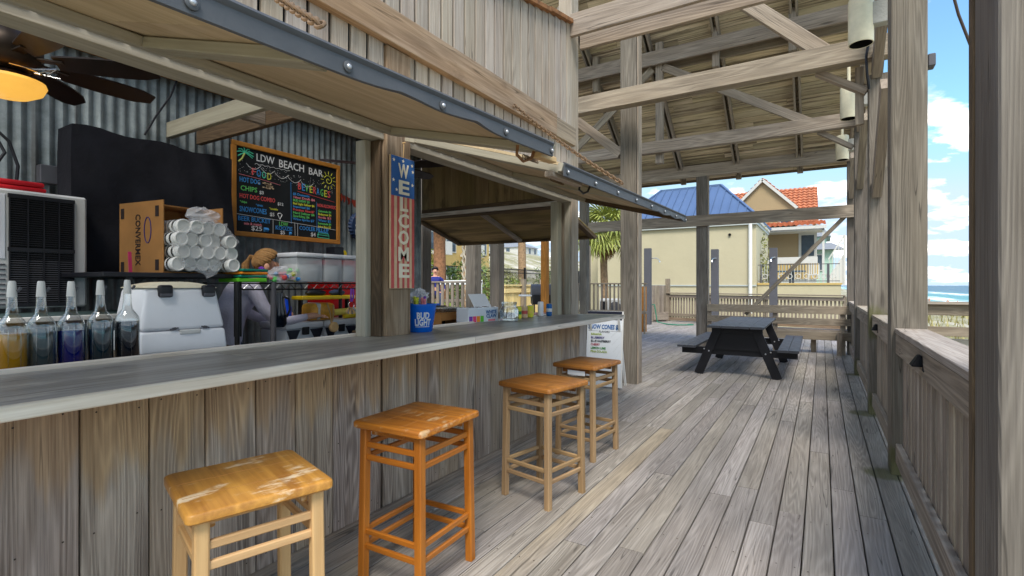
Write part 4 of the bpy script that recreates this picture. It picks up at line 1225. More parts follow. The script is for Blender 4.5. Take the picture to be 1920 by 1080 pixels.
rowsL = (('$5 Domestic', 'blue'), ('16oz Draft $6', 'pink'), ('BUD LIGHT $5', 'green'), ('Bud Light Seltzer $6', 'yellow'), ('Imported $6', 'blue'), ('Premium 16oz $7', 'red'), ('Hard Seltzer $6', 'green'), ('Sparkling $6', 'green'), ('Wine Spritz $7', 'blue'))
for i, (s, c) in enumerate(rowsL):
    chalk(s, 0.645, 0.488 - 0.0325 * i - 0.004, 0.034, c, 0.26 if len(s) > 12 else 0.2)
chalk('NON-ALCOHOLIC', 0.945, 0.405, 0.05, 'red', 0.245)
for i, (s, c) in enumerate((('Gatorade $4', 'green'), ('Bodyarmor $4', 'yellow'), ('Soda $3', 'pink'), ('Water $2', 'blue'), ('Lemonade $4', 'green'), ('Juice Box $3', 'yellow'))):
    chalk(s, 0.955, 0.345 - 0.034 * i, 0.034, c, 0.17)
stroke([(0.05, 0.205), (0.45, 0.19), (0.80, 0.175), (1.19, 0.155)], 'white', 0.002)
stroke([(0.42, 0.19), (0.42, 0.05)], 'white', 0.002)
stroke([(0.665, 0.185), (0.67, 0.05)], 'white', 0.002); stroke([(0.70, 0.18), (0.70, 0.05)], 'white', 0.002)
chalk('BEER BUCKET', 0.06, 0.165, 0.062, 'blue', 0.33); chalk('mix & match', 0.12, 0.122, 0.035, 'pink'); chalk('$25', 0.19, 0.082, 0.062, 'white', 0.11)
stroke([(0.32, 0.08), (0.365, 0.08)], 'blue', 0.022)
chalk('LDW', 0.485, 0.155, 0.06, 'green', 0.10); chalk('KOOZIE', 0.445, 0.112, 0.058, 'blue', 0.19); chalk('$5', 0.50, 0.068, 0.052, 'white'); stroke([(0.60, 0.066), (0.622, 0.066)], 'blue', 0.018)
chalk('COOLER FILL-UP', 0.72, 0.135, 0.06, 'blue', 0.37); chalk('$4', 0.86, 0.078, 0.06, 'white')
stroke([(0.95, 0.055), (0.955, 0.105), (1.09, 0.10), (1.10, 0.052), (0.95, 0.055)], 'teal', 0.003); stroke([(0.945, 0.085), (1.10, 0.08)], 'teal', 0.003); stroke([(0.96, 0.115), (1.085, 0.11)], 'blue', 0.004)
stroke([(0.065, 0.70), (0.10, 0.735), (0.125, 0.79)], 'palm_green', 0.009)
for a in (20, 60, 100, 140, 175, 215, 330, -10):
    stroke([(0.13, 0.795), (0.13 + 0.045 * math.cos(R(a)), 0.80 + 0.04 * math.sin(R(a))), (0.13 + 0.085 * math.cos(R(a)), 0.785 + 0.055 * math.sin(R(a)))], 'teal', 0.005)
stroke([(1.09 + (0.006 + 0.0042 * k) * math.cos(k * 0.7), 0.70 + (0.006 + 0.0042 * k) * math.sin(k * 0.7)) for k in range(14)], 'yellow', 0.0035)
for a in range(0, 360, 30):
    stroke([(1.09 + 0.066 * math.cos(R(a)), 0.70 + 0.066 * math.sin(R(a))), (1.09 + 0.10 * math.cos(R(a)), 0.70 + 0.10 * math.sin(R(a)))], 'yellow', 0.003)

# bottle-cap wall sign
t = thing('bottle_cap_sign', 'big crimped bottle cap sign reading ICE COLD DRINKS', 'sign', (-4.71, 4.22, 2.10))
n = 48; r0 = 0.165
vs = [(0.0, 0, 0)] + [(0.0, (r0 + (0.010 if i % 2 else -0.004)) * math.cos(2 * math.pi * i / n), (r0 + (0.010 if i % 2 else -0.004)) * math.sin(2 * math.pi * i / n)) for i in range(n)]
vs += [(0.045, (r0 - 0.018) * math.cos(2 * math.pi * i / n), (r0 - 0.018) * math.sin(2 * math.pi * i / n)) for i in range(n)]
fs = [(1 + i, 1 + (i + 1) % n, 1 + n + (i + 1) % n, 1 + n + i) for i in range(n)] + [tuple(1 + n + i for i in range(n))]
MB().add(vs, fs).build('cap', 'cap_navy', t)
def seg(a0, a1, mat, nm):
    r = r0 - 0.022
    pts = [(0.0465, r * math.cos(R(a0 + (a1 - a0) * i / 14)), r * math.sin(R(a0 + (a1 - a0) * i / 14))) for i in range(15)]
    MB().add(pts, [tuple(range(15))]).build(nm, mat, t)
seg(42, 138, 'red_paint', 'red_band'); seg(222, 318, 'off_white', 'white_band')
for s, z, sz, w in (('ICE', 0.062, 0.075, 0.11), ('COLD', 0.0, 0.085, 0.20), ('DRINKS', -0.07, 0.06, 0.20)):
    text(s, sz, 'chalk_white', t, W[t] @ Matrix.Translation((0.048, 0, z)) @ FX, align='CENTER', width=w, bold=0.002)
# leaf garland
t = thing('leaf_garland', 'string of dried red leaves above the bottle cap sign', 'garland', (-4.70, 4.17, 2.42))
MB().tube([(0.0, -0.24 + 0.48 * i / 8, 0.03 - 0.05 * math.sin(math.pi * i / 8)) for i in range(9)], 0.003, 5).build('string', 'fan_dark', t)
lf = MB().add([(0, 0, 0), (0.006, 0.028, -0.03), (0.012, 0.018, -0.075), (0.004, 0, -0.10), (0.012, -0.018, -0.075), (0.006, -0.028, -0.03)], [(0, 1, 2, 3), (0, 3, 4, 5)]).mesh('leaf')
for i in range(13):
    yy = -0.23 + 0.46 * i / 12
    place('leaf', lf, 'leaf_red', t, W[t] @ Matrix.Translation((0.012, yy, 0.035 - 0.05 * math.sin(math.pi * i / 12))) @ Matrix.Rotation(rnd.uniform(-.5, .5), 4, 'X') @ Matrix.Rotation(rnd.uniform(-.4, .4), 4, 'Z'))

# covered television
t = thing('covered_tv', 'television on the wall hidden under a black cloth cover', 'covered television', (-4.45, 1.93, 2.0))
m = MB()
ny, nz = 14, 10
def tvp(x, i, k):
    y = -0.545 + 1.09 * i / ny; z = -0.50 + 1.0 * k / nz
    sw = (0.020 * math.sin(i * 1.9 + k * 0.5) + 0.012 * math.sin(i * 0.8 - k * 0.9)) * (1.25 - k / nz)
    top = -0.02 * (i / ny) ** 2 + 0.012 * math.sin(i * 1.1)
    return (x + sw, y + (0.03 * (1 - k / nz) if i == ny else -0.02 * (1 - k / nz) if i == 0 else 0), z + (top if k == nz else 0))
vs = [tvp(0.11, i, k) for k in range(nz + 1) for i in range(ny + 1)] + [tvp(-0.13, i, k) for k in range(nz + 1) for i in range(ny + 1)]
w1 = ny + 1; off = (nz + 1) * w1
fs = [(k * w1 + i, k * w1 + i + 1, (k + 1) * w1 + i + 1, (k + 1) * w1 + i) for k in range(nz) for i in range(ny)]
fs += [(off + k * w1 + i + 1, off + k * w1 + i, off + (k + 1) * w1 + i, off + (k + 1) * w1 + i + 1) for k in range(nz) for i in range(ny)]
for k in range(nz):
    fs += [(k * w1, (k + 1) * w1, off + (k + 1) * w1, off + k * w1), ((k + 1) * w1 + ny, k * w1 + ny, off + k * w1 + ny, off + (k + 1) * w1 + ny)]
for i in range(ny):
    fs += [(nz * w1 + i, nz * w1 + i + 1, off + nz * w1 + i + 1, off + nz * w1 + i), (i + 1, i, off + i, off + i + 1)]
m.add(vs, fs).build('cloth_cover', 'black_cloth', t, smooth=True)
MB().box((-0.28, -0.1, -0.1), (-0.12, 0.1, 0.1)).build('wall_mount', 'black_metal', t)

# air conditioner with louvre grille
t = thing('air_conditioner', 'white wall air conditioner with black louvre grille behind the bottles', 'air conditioner', (-4.20, 1.0, 1.26))
MB().box((-0.45, -0.42, 0.0), (0.0, 0.42, 0.725)).build('casing', 'off_white', t, bevel=0.012)
MB().box((-0.02, 0.035, 0.02), (0.004, 0.345, 0.685)).build('grille_back', 'dark_hole', t)
for z in (0.02, 0.36, 0.685):
    MB().box((0.0, 0.03, z - 0.012), (0.016, 0.35, z + 0.012)).build('grille_bar', 'black_plastic', t)
for i in range(46):
    z = 0.04 + 0.0138 * i
    if abs(z - 0.36) < 0.016: continue
    light = z < 0.30
    MB().box((0.002, 0.035, z), (0.012, 0.345, z + 0.0045), ).build('louvre', 'grill_grey' if light else 'black_plastic', t)
for y in (0.036, 0.12, 0.195, 0.27, 0.344):
    MB().box((0.006, y - 0.003, 0.02), (0.018, y + 0.003, 0.685)).build('grille_bar', 'black_plastic', t)
MB().box((-0.001, -0.40, 0.30), (0.004, 0.02, 0.69)).build('front_panel', 'white_plastic', t, bevel=0.002)
for i in range(9):
    MB().box((0.0, -0.40, 0.02 + 0.03 * i), (0.006, 0.02, 0.03 + 0.03 * i)).build('louvre', 'grill_grey', t)
o = MB().box((-0.16, -0.13, 0.0), (0.0, 0.14, 0.028)).box((-0.15, -0.125, 0.030), (0.0, 0.13, 0.062)).build('red_pouch', 'red_fabric', None, Matrix.Translation((-4.22, 1.08, 1.987)), bevel=0.012, seg=2, smooth=True)
tag(o, 'flat bright red zipped pouch lying on the air conditioner', 'pouch')
o = MB().box((-0.08, -0.05, 0), (0.0, 0.05, 0.13)).build('wall_box', 'grill_grey', None, Matrix.Translation((-4.66, 1.36, 2.12)), bevel=0.005)
tag(o, 'grey electrical box on the metal wall beside the red pouch', 'box')
o = MB().tube([(-4.62, 0.95, 2.06), (-4.6, 1.04, 2.12), (-4.62, 1.12, 2.28), (-4.65, 1.06, 2.44), (-4.66, 0.90, 2.52)], 0.010, 8).tube([(-4.6, 1.17, 2.06), (-4.6, 1.18, 2.2), (-4.62, 1.14, 2.36), (-4.62, 1.02, 2.48), (-4.63, 0.86, 2.55)], 0.010, 8).build('cable', 'black_plastic', None, world=True, smooth=True)
tag(o, 'thick black cables looping above the red pouch', 'cable')
o = MB().tube([(-4.70, 2.22, 3.18), (-4.70, 2.16, 3.0), (-4.70, 2.05, 2.80), (-4.68, 1.96, 2.62)], 0.008, 6).build('cable', 'black_plastic', None, world=True, smooth=True)
tag(o, 'single black cable curving down behind the covered television', 'cable')

# ceiling fan with amber bowl
def fan(label, c, blades, lamp, rz=0.0):
    t = thing('ceiling_fan', label, 'ceiling fan', c, rz)
    MB().tube([(0, 0, 0.12), (0, 0, 0.42)], 0.016, 8).build('downrod', 'fan_bronze', t)
    MB().lathe([(0.07, 0.40), (0.06, 0.36), (0.03, 0.33)], 14).build('canopy', 'fan_bronze', t, smooth=True)
    MB().lathe([(0.03, 0.15), (0.10, 0.12), (0.135, 0.06), (0.135, 0.0), (0.10, -0.05), (0.07, -0.07)], 20).build('motor', 'fan_bronze', t, smooth=True)
    for a in blades:
        m = MB()
        pts = []
        for i in range(7):
            s = i / 6
            wd = 0.042 + 0.016 * math.sin(math.pi * min(1, s * 0.9)) if i < 6 else 0.03
            x = 0.20 + 0.46 * s
            pts += [(x, -wd, -0.012 + 0.40 * wd), (x, wd, -0.40 * wd - 0.012), (x, wd, -0.40 * wd - 0.004), (x, -wd, 0.40 * wd - 0.004)]
        fs = []
        for i in range(6):
            for q in range(4):
                fs.append((i * 4 + q, i * 4 + (q + 1) % 4, (i + 1) * 4 + (q + 1) % 4, (i + 1) * 4 + q))
        fs += [(3, 2, 1, 0), (24, 25, 26, 27)]
        bl = m.add(pts, fs).build('blade', 'fan_dark', t, W[t] @ Matrix.Rotation(R(a), 4, 'Z'))
        MB().bar((0.10, 0, 0.0), (0.24, 0, -0.008), 0.05, 0.008).build('blade_iron', 'fan_bronze', bl)
    if lamp:
        MB().lathe([(0.06, -0.07), (0.10, -0.09), (0.10, -0.115)], 20).build('lamp_holder', 'fan_dark', t, smooth=True)
        MB().lathe([(0.145, -0.115), (0.15, -0.13), (0.135, -0.165), (0.085, -0.195), (0.0001, -0.205)], 24, cap=False).build('lamp_bowl', 'lamp_glass', t, smooth=True)
    for k in range(3):
        MB().tube([(0.10, 0.05 * k - 0.02, -0.06), (0.15, 0.06 + 0.02 * k, -0.075 - 0.01 * k), (0.20, 0.13, -0.06), (0.16, 0.16, -0.09), (0.11, 0.07, -0.08)], 0.0035, 5).build('pull_chain', 'chrome', t, smooth=True)
    return t
FANC = (-3.50, 0.86, 2.55)
f1 = fan('dark ceiling fan with a glowing amber bowl at the top left', FANC, (92, 137, 182, 227, 272, 317, 2, 47), True)
fan('second dark ceiling fan in the shade behind the WELCOME post', (-3.75, 3.75, 2.62), (18, 90, 162, 234, 306), False)

# wall shelf with carton of cups
t = thing('black_shelf', 'black shelf on the wall carrying the cup carton', 'shelf', (-3.95, 1.80, 1.45))
MB().box((-0.72, -0.52, 0.0), (0.38, 0.36, 0.03)).build('shelf_top', 'black_plastic', t, bevel=0.004)
for y in (-0.4, 0.28):
    MB().box((0.33, y, -0.42), (0.37, y + 0.035, 0.0)).build('shelf_leg', 'black_metal', t)
t = thing('cup_carton', 'open brown carton lettered CONVERMEX full of foam cups', 'carton', (-3.62, 1.62, 1.483), R(8))
L_, W_, H_ = 0.46, 0.42, 0.47
MB().box((-L_, 0, 0), (0, 0.006, H_)).build('side', 'cardboard', t)
MB().box((-L_, W_ - .006, 0), (0, W_, H_)).build('side', 'cardboard', t)
MB().box((-L_, 0.0062, 0), (0, W_ - .0062, 0.006)).build('bottom', 'cardboard', t)
MB().box((-L_, 0.0062, 0.0062), (-L_ + .006, W_ - .0062, H_)).build('back', 'cardboard', t)
MB().hexa([(-L_, 0.0062, H_ - 0.006), (-0.20, 0.0062, H_ - 0.006), (-0.20, W_ - .0062, H_ - 0.006), (-L_, W_ - .0062, H_ - 0.006), (-L_, 0.0062, H_), (-0.20, 0.0062, H_), (-0.20, W_ - .0062, H_), (-L_, W_ - .0062, H_)]).build('flap', 'cardboard', t)
FYNr = W[t] @ Matrix.Translation((-0.26, -0.002, 0.22)) @ FYN @ Matrix.Rotation(R(-90), 4, 'Z')
text('CONVERMEX', 0.072, 'ink_dark', t, FYNr, align='CENTER', bold=0.001, width=0.34)
MB().tube([(-0.155 + 0.035 * math.cos(a), -0.002, 0.28 + 0.085 * math.sin(a)) for a in [2 * math.pi * i / 18 for i in range(18)]], 0.003, 5, closed=True).build('logo_ring', 'print_purple', t)
for (x, z) in ((-0.425, 0.40), (-0.425, 0.04), (-0.06, 0.40), (-0.06, 0.05)):
    MB().box((x - 0.018, -0.0022, z - 0.035), (x + 0.018, -0.0012, z + 0.035)).build('print_mark', 'ink_dark', t)
o = MB().bar((-3.86, 1.535, 1.484), (-3.875, 1.535, 1.62), 0.008, 0.018).build('pink_marker', 'pink', None, world=True)
tag(o, 'thin pink marker leaning on the CONVERMEX carton side', 'marker')
cup = MB()
for k in range(9):
    x = -0.40 + 0.045 * k
    cup.lathe([(0.0415, 0), (0.047, 0.030), (0.047, 0.036)], 14, m=Matrix.Translation((x, 0, 0)) @ Matrix.Rotation(R(90), 4, 'Y'), cap=False)
cup.lathe([(0.047, -0.004), (0.046, 0.010), (0.0425, 0.0125), (0.038, 0.012), (0.036, 0.007), (0.012, 0.0085), (0.0001, 0.0085)], 16, m=Matrix.Translation((0.0, 0, 0)) @ Matrix.Rotation(R(90), 4, 'Y'), cap=False)
cme = cup.mesh('cup_sleeve', smooth=True)
Cb = W[t]
q = 0
for r in range(4):
    for c in range(5):
        if r == 3 and c > 3: continue
        y = 0.05 + 0.083 * c + (0.02 if r % 2 else 0); z = 0.056 + 0.082 * r
        o = place('cup_sleeve', cme, 'white_paint', None, Cb @ Matrix.Translation((0.075 + rnd.uniform(-.02, .03) + (0.05 if c == 4 else 0), min(y, 0.40), z)) @ Matrix.Rotation(rnd.uniform(-.05, .05), 4, 'Z'))
        tag(o, 'sleeve of foam cups in the carton, %s row, %s from the left' % (('lowest', 'second lowest', 'third lowest', 'top')[r], ('first', 'second', 'third', 'fourth', 'last')[c]), 'cup sleeve', 'foam cup sleeves in the carton')
m = crumple((0.07, 0.22, 0.385), 0.07, 0.9, 1.5, 0.8, 3)
o = m.build('plastic_wrap', 'bag_film', None, Cb)
film = crumple((0.085, 0.23, 0.185), 0.19, 0.32, 1.18, 1.0, 11).build('cup_film', 'cup_wrap', None, Cb)
tag(film, 'cloudy plastic film stretched round the bundle of foam cups', 'wrap')
tag(o, 'torn clear plastic wrap crumpled on top of the foam cups', 'wrap')

# ice maker
t = thing('ice_maker', 'white countertop ice maker with two black hinges', 'ice maker', (-2.98, 1.43, 1.04), R(-4))
def wedge(x0, x1, xt0, xt1, y, yt, z0, z1):
    return [(x0, -y, z0), (x1, -y, z0), (x1, y, z0), (x0, y, z0), (xt0, -yt, z1), (xt1, -yt, z1), (xt1, yt, z1), (xt0, yt, z1)]
MB().hexa(wedge(-0.36, 0.05, -0.36, 0.035, 0.215, 0.208, 0.0, 0.118)).build('base', 'white_plastic', t, bevel=0.016, seg=3, smooth=True)
MB().hexa(wedge(-0.36, 0.035, -0.34, -0.005, 0.208, 0.175, 0.1205, 0.345)).build('body', 'white_plastic', t, bevel=0.02, seg=3, smooth=True)
m = MB()
n = 9
vs = []
for i in range(n):
    yy = -0.18 + 0.36 * i / (n - 1)
    zt = 0.38 - 0.03 * (abs(yy) / 0.18) ** 2
    vs += [(-0.34, yy, 0.346), (-0.002, yy, 0.346), (-0.03, yy, zt), (-0.32, yy, zt)]
fs = []
for i in range(n - 1):
    for q in range(4):
        fs.append((i * 4 + q, i * 4 + (q + 1) % 4, (i + 1) * 4 + (q + 1) % 4, (i + 1) * 4 + q))
fs += [(3, 2, 1, 0), tuple((n - 1) * 4 + q for q in range(4))]
m.add(vs, fs).build('lid', 'cream_tube', t, smooth=True)
for yy in (-0.085, 0.13):
    MB().box((-0.02, yy - 0.034, 0.295), (0.022, yy + 0.034, 0.362)).build('hinge', 'black_plastic', t, bevel=0.014, seg=3, smooth=True)
    MB().box((0.012, yy - 0.030, 0.298), (0.024, yy + 0.030, 0.318)).build('hinge_cap', 'grill_grey', t, bevel=0.004)
MB().box((0.03, -0.03, 0.095), (0.044, 0.075, 0.121)).build('handle', 'off_white', t, bevel=0.006, seg=2)
for yy, rr in ((-0.055, 8), (0.10, -12)):
    MB().box((-0.003, -0.02, -0.003), (0.003, 0.02, 0.004)).box((-0.003, -0.008, -0.006), (0.004, 0.008, 0.007)).build('clip', 'grill_grey', t, W[t] @ Matrix.Translation((0.036, yy, 0.128)) @ Matrix.Rotation(R(rr), 4, 'X'))

# syrup bottles
def bottle(label, loc, syrup, fill, rz=0):
    t = thing('syrup_bottle', label, 'bottle', loc, R(rz), group='syrup bottles lined up at the back of the counter')
    MB().lathe([(0.044, 0.0), (0.048, 0.006), (0.048, 0.185), (0.045, 0.205), (0.032, 0.225), (0.021, 0.240), (0.017, 0.27), (0.015, 0.315)], 22, cap=False).build('glass', 'bottle_glass', t, smooth=True)
    MB().lathe([(0.0445, 0.003), (0.0465, 0.008), (0.0465, fill), (0.0001, fill + 0.001)], 22).build('syrup', 'syrup_' + syrup, t, smooth=True)
    for a in range(8):
        an = R(a * 45 + 10)
        MB().tube([(0.0475 * math.cos(an), 0.0475 * math.sin(an), 0.02), (0.0475 * math.cos(an), 0.0475 * math.sin(an), 0.18)], 0.0022, 5).build('flute', 'bottle_glass', t, smooth=True)
    MB().lathe([(0.0165, 0.312), (0.0155, 0.33), (0.0125, 0.372), (0.010, 0.378)], 12).build('pour_cap', 'off_white', t, smooth=True)
    MB().tube([(0.012, 0.012, 0.335), (0.018, 0.018, 0.345), (0.02, 0.02, 0.352)], 0.006, 6).build('spout', 'grill_grey', t, smooth=True)
for lb, y, s, fl, z in (('bottle of amber yellow syrup at the left picture edge', 0.70, 'amber', 0.165, 1.04), ('bottle of dull grey-green syrup between the amber and deep blue ones', 0.79, 'slate', 0.18, 1.04),
                        ('bottle of deep blue syrup in the middle of the row', 0.89, 'blue', 0.165, 1.04), ('bottle of dark teal syrup right of the deep blue one', 0.995, 'teal', 0.185, 1.045), ('bottle of inky syrup touching the white ice maker', 1.10, 'ink', 0.185, 1.048)):
    bottle(lb, (-2.80, y, z), s, fl, rnd.uniform(0, 90))
MB().box((-3.0, 0.3, 1.0), (-2.66, 1.2, 1.038)).build('bottle_ledge', 'inner_wood', hut, world=True)
MB().box((-3.45, 1.2, 1.0), (-2.62, 1.75, 1.036)).build('bottle_ledge', 'inner_wood', hut, world=True)

# wire rack
t = thing('wire_rack', 'black wire shelving rack with a truss-edged top shelf', 'shelf rack', (-3.5, 2.62, 0.02))
RX0, RX1, RY0, RY1, RZ = -0.22, 0.0, -0.585, 0.66, 1.395
for (x, y) in ((0, RY0), (0, -0.31), (0, RY1), (RX0 - 0.2, RY0), (RX0 - 0.2, RY1)):
    m = MB().tube([(x, y, 0), (x, y, RZ + 0.01)], 0.0165 if y != -0.31 else 0.02, 10)
    m.build('post', 'black_metal' if y != -0.31 else 'grill_grey', t, smooth=True)
for z in (0.0, -0.045):
    MB().tube([(0, RY0, RZ + z), (0, RY1, RZ + z)], 0.006, 6).build('rim_wire', 'black_metal', t)
pts = []
n = 30
for i in range(n + 1):
    pts.append((0.0, RY0 + (RY1 - RY0) * i / n, RZ - (0.042 if i % 2 else 0.004)))
MB().tube(pts, 0.0035, 5).build('truss_wire', 'chrome', t)
m = MB()
for i in range(40):
    y = RY0 + (RY1 - RY0) * i / 39
    m.tube([(RX0 - 0.2, y, RZ), (0, y, RZ)], 0.0025, 4)
tag(m.build('shelf_wires', 'black_metal', t), kind='stuff')
# on the rack: folders, sweets, bins
for i, (mt, lb) in enumerate((('folder_green', 'lime green folder at the bottom of the small pile on the rack'), ('folder_teal', 'lower teal folder of the pile on the wire rack'), ('folder_orange', 'orange folder between two teal ones on the rack'), ('folder_teal', 'teal folder on top of the pile on the rack'))):
    z = 1.424 + (0.0 if i == 0 else 0.032 + 0.022 * (i - 1))
    o = MB().box((-0.30, -0.105, 0), (0.0, 0.105, 0.028 if i == 0 else 0.018)).build('folder', mt, None, Matrix.Translation((-3.49, 2.145 + 0.008 * i, z)) @ Matrix.Rotation(R(-5 + 4 * i), 4, 'Z'), bevel=0.006, seg=2)
    tag(o, lb, 'folder', 'coloured folders piled on the rack')
sw = ['chalk_pink', 'chalk_blue', 'chalk_green', 'chalk_yellow', 'pink', 'purple', 'chalk_white', 'chalk_red']
bgm = thing('sweet_bag', 'clear bag of many-coloured wrapped sweets on the rack', 'bag', (-3.54, 2.385, 1.424))
for i in range(34):
    s = rnd.uniform(0.012, 0.022)
    place('sweet', MB().ball((0, 0, 0), 1, 6, 4).mesh('sweet'), rnd.choice(sw), bgm, W[bgm] @ Matrix.Translation((rnd.uniform(-.05, .07), rnd.uniform(-.13, .15), 0.02 + abs(rnd.gauss(0, .035)))) @ Matrix.Diagonal((s, s * 1.5, s, 1)) @ Matrix.Rotation(rnd.uniform(0, 3), 4, 'X'))
m = crumple((0.01, 0.01, 0.05), 0.075, 1.0, 2.0, 0.85, 5)
m.build('film', 'bag_film', bgm)
def bin_(label, y, w, x=-3.62):
    t = thing('storage_bin', label, 'bin', (x, y, 1.424), group='clear bins with white lids on the rack')
    MB().box((-0.12, -w / 2, 0.0), (0.12, w / 2, 0.20)).build('tub', 'bin_clear', t, bevel=0.014, seg=2, smooth=True)
    MB().box((-0.128, -w / 2 - 0.008, 0.201), (0.128, w / 2 + 0.008, 0.236)).build('lid', 'white_plastic', t, bevel=0.01, seg=2, smooth=True)
    MB().box((-0.10, -w / 2 + 0.02, 0.004), (0.10, w / 2 - 0.02, 0.15)).build('contents', 'off_white', t, bevel=0.02, seg=2, smooth=True)
bin_('widest clear bin with white lid, beside the woman', 2.63, 0.24)
bin_('clear bin with white lid in the middle of three', 2.86, 0.18)
b3 = bin_('clear white-lidded bin next to the bar post', 3.045, 0.16)
o = MB().box((-0.06, -0.05, 0), (0.06, 0.05, 0.075)).build('black_box', 'black_plastic', None, Matrix.Translation((-3.68, 3.02, 1.662)), bevel=0.005)
tag(o, 'small black box standing on the lid of the last bin', 'box')
o = MB().lathe([(0.02, 0), (0.024, 0.01), (0.024, 0.03), (0.014, 0.045), (0.014, 0.05)], 12).build('yellow_jar', 'yellow_plastic', None, Matrix.Translation((-3.66, 3.105, 1.662)), smooth=True)
tag(o, 'tiny yellow jar on the last bin beside the black box', 'jar')
# below the rack: coolers, tools
o = MB().box((-0.2, -0.24, 0), (0.2, 0.24, 0.62)).build('red_cooler', 'red_paint', None, Matrix.Translation((-4.30, 3.58, 1.03)), bevel=0.02, seg=2, smooth=True)
tag(o, 'red box standing behind the keys near the bar post', 'box')
def cooler(label, y, yw=0.36):
    t = thing('cool_box', label, 'cool box', (-3.95, y, 0.80), group='white cool boxes under the rack')
    MB().box((-0.18, -yw / 2, 0), (0.18, yw / 2, 0.23)).build('tub', 'sign_white', t, bevel=0.015, seg=2, smooth=True)
    MB().box((-0.19, -yw / 2 - 0.005, 0.231), (0.19, yw / 2 + 0.005, 0.29)).build('lid', 'white_plastic', t, bevel=0.015, seg=2, smooth=True)
    for s in (-1, 1):
        MB().add([(0.182, s * 0.175, 0.225), (0.182, s * 0.05, 0.225), (0.182, s * 0.10, 0.13), (0.182, s * 0.14, 0.13), (0.192, s * 0.175, 0.225), (0.192, s * 0.05, 0.225), (0.192, s * 0.10, 0.13), (0.192, s * 0.14, 0.13)],
                 [(0, 1, 2, 3), (7, 6, 5, 4), (0, 4, 5, 1), (1, 5, 6, 2), (2, 6, 7, 3), (3, 7, 4, 0)]).build('corner_trim', 'print_dark', t)
    MB().box((0.18, -0.03, 0.18), (0.205, 0.03, 0.245)).build('latch', 'black_plastic', t, bevel=0.004)
MB().box((-4.2, 2.5, 0.02), (-3.75, 4.3, 0.79)).build('bench_base', 'inner_wood', hut, world=True)
cooler('white cool box with dark trim, left of the three under the rack', 2.78)
cooler('white cool box with dark trim in the middle under the rack', 3.16)
cooler('white cool box with dark trim next to the bar post', 3.54)
t = thing('yellow_tray', 'long yellow tray with black tools under the rack', 'tray', (-3.98, 3.15, 1.27))
MB().box((-0.08, -0.30, 0), (0.08, 0.30, 0.035)).build('tray_body', 'yellow_plastic', t, bevel=0.008)
MB().ball((0, -0.10, 0.06), 0.05, 10, 8, 1, 2.2, 0.7).build('tool', 'black_plastic', t, smooth=True)
MB().ball((0, 0.14, 0.06), 0.045, 10, 8, 1, 2.0, 0.7).build('tool_bag', 'denim', t, smooth=True)
for s in (-0.26, 0.26):
    MB().box((-0.02, s - 0.01, -0.20), (0.02, s + 0.01, 0)).build('tray_leg', 'black_metal', t)
t = thing('detergent_bottle', 'bright blue plastic bottle under the rack', 'bottle', (-3.86, 2.66, 1.10))
MB().lathe([(0.045, 0), (0.048, 0.01), (0.048, 0.11), (0.03, 0.15), (0.022, 0.165), (0.022, 0.19)], 16).build('body', 'blue_bottle', t, smooth=True)
MB().lathe([(0.018, 0.19), (0.018, 0.21)], 12).build('cap', 'white_plastic', t)
t = thing('dark_jug', 'dark smoked jug hanging from the rack', 'jug', (-3.66, 2.46, 1.07))
MB().lathe([(0.045, 0), (0.062, 0.03), (0.058, 0.12), (0.045, 0.20), (0.042, 0.27)], 18).build('body', 'syrup_ink', t, smooth=True)
MB().tube([(0.045, 0.02, 0.24), (0.075, 0.04, 0.22), (0.08, 0.045, 0.14), (0.06, 0.03, 0.08)], 0.009, 8).build('handle', 'black_plastic', t, smooth=True)
t = thing('orange_bundle', 'orange wrapped bundle with a white strap on the cool boxes', 'bundle', (-3.80, 2.94, 1.095))
MB().box((-0.08, -0.13, 0), (0.08, 0.13, 0.15)).build('wrap', 'orange_wrap', t, bevel=0.04, seg=3, smooth=True)
MB().box((-0.084, -0.075, 0.004), (0.084, -0.03, 0.154)).build('strap', 'off_white', t, bevel=0.02, seg=2, smooth=True)
MB().tube([(0.09, 0.02, 0.15), (0.12, 0.03, 0.06), (0.11, 0.05, -0.03), (0.10, 0.08, 0.04), (0.09, 0.09, 0.13)], 0.007, 6).build('cord', 'wood_handle', t, smooth=True)
o = MB().lathe([(0.042, 0), (0.045, 0.01), (0.045, 0.025), (0.036, 0.035)], 16, m=Matrix.Rotation(R(90), 4, 'Y')).build('tape_roll', 'wood_handle', None, Matrix.Translation((-3.66, 2.98, 1.035)), smooth=True)
tag(o, 'tan roll of tape hanging below the orange bundle', 'tape roll')
o = MB().tube([(-3.84, 3.13, 1.15), (-3.84, 3.46, 1.16)], 0.03, 12).build('yellow_roll', 'yellow_pale', None, world=True, smooth=True)
tag(o, 'pale yellow paper roll behind the orange bundle', 'roll')
o = MB().tube([(-3.74, 3.17, 1.115), (-3.74, 3.52, 1.12)], 0.02, 12).build('yellow_roll', 'yellow_plastic', None, world=True, smooth=True)
tag(o, 'thin strong yellow tube lying in front of the paper roll', 'roll')
t = thing('keys', 'bunch of keys on a purple lanyard hanging from the rack', 'keys', (-3.47, 3.02, 1.24))
MB().tube([(0, 0, 0.13), (0.005, -0.008, 0.06), (0, 0, 0.02)], 0.008, 6).tube([(0, 0.02, 0.13), (0.005, 0.02, 0.06), (0, 0.005, 0.02)], 0.008, 6).build('lanyard', 'purple', t)
MB().tube([(0.0, 0.03 * math.cos(a), -0.01 + 0.03 * math.sin(a)) for a in [2 * math.pi * i / 12 for i in range(12)]], 0.003, 5, closed=True).build('ring', 'chrome', t)
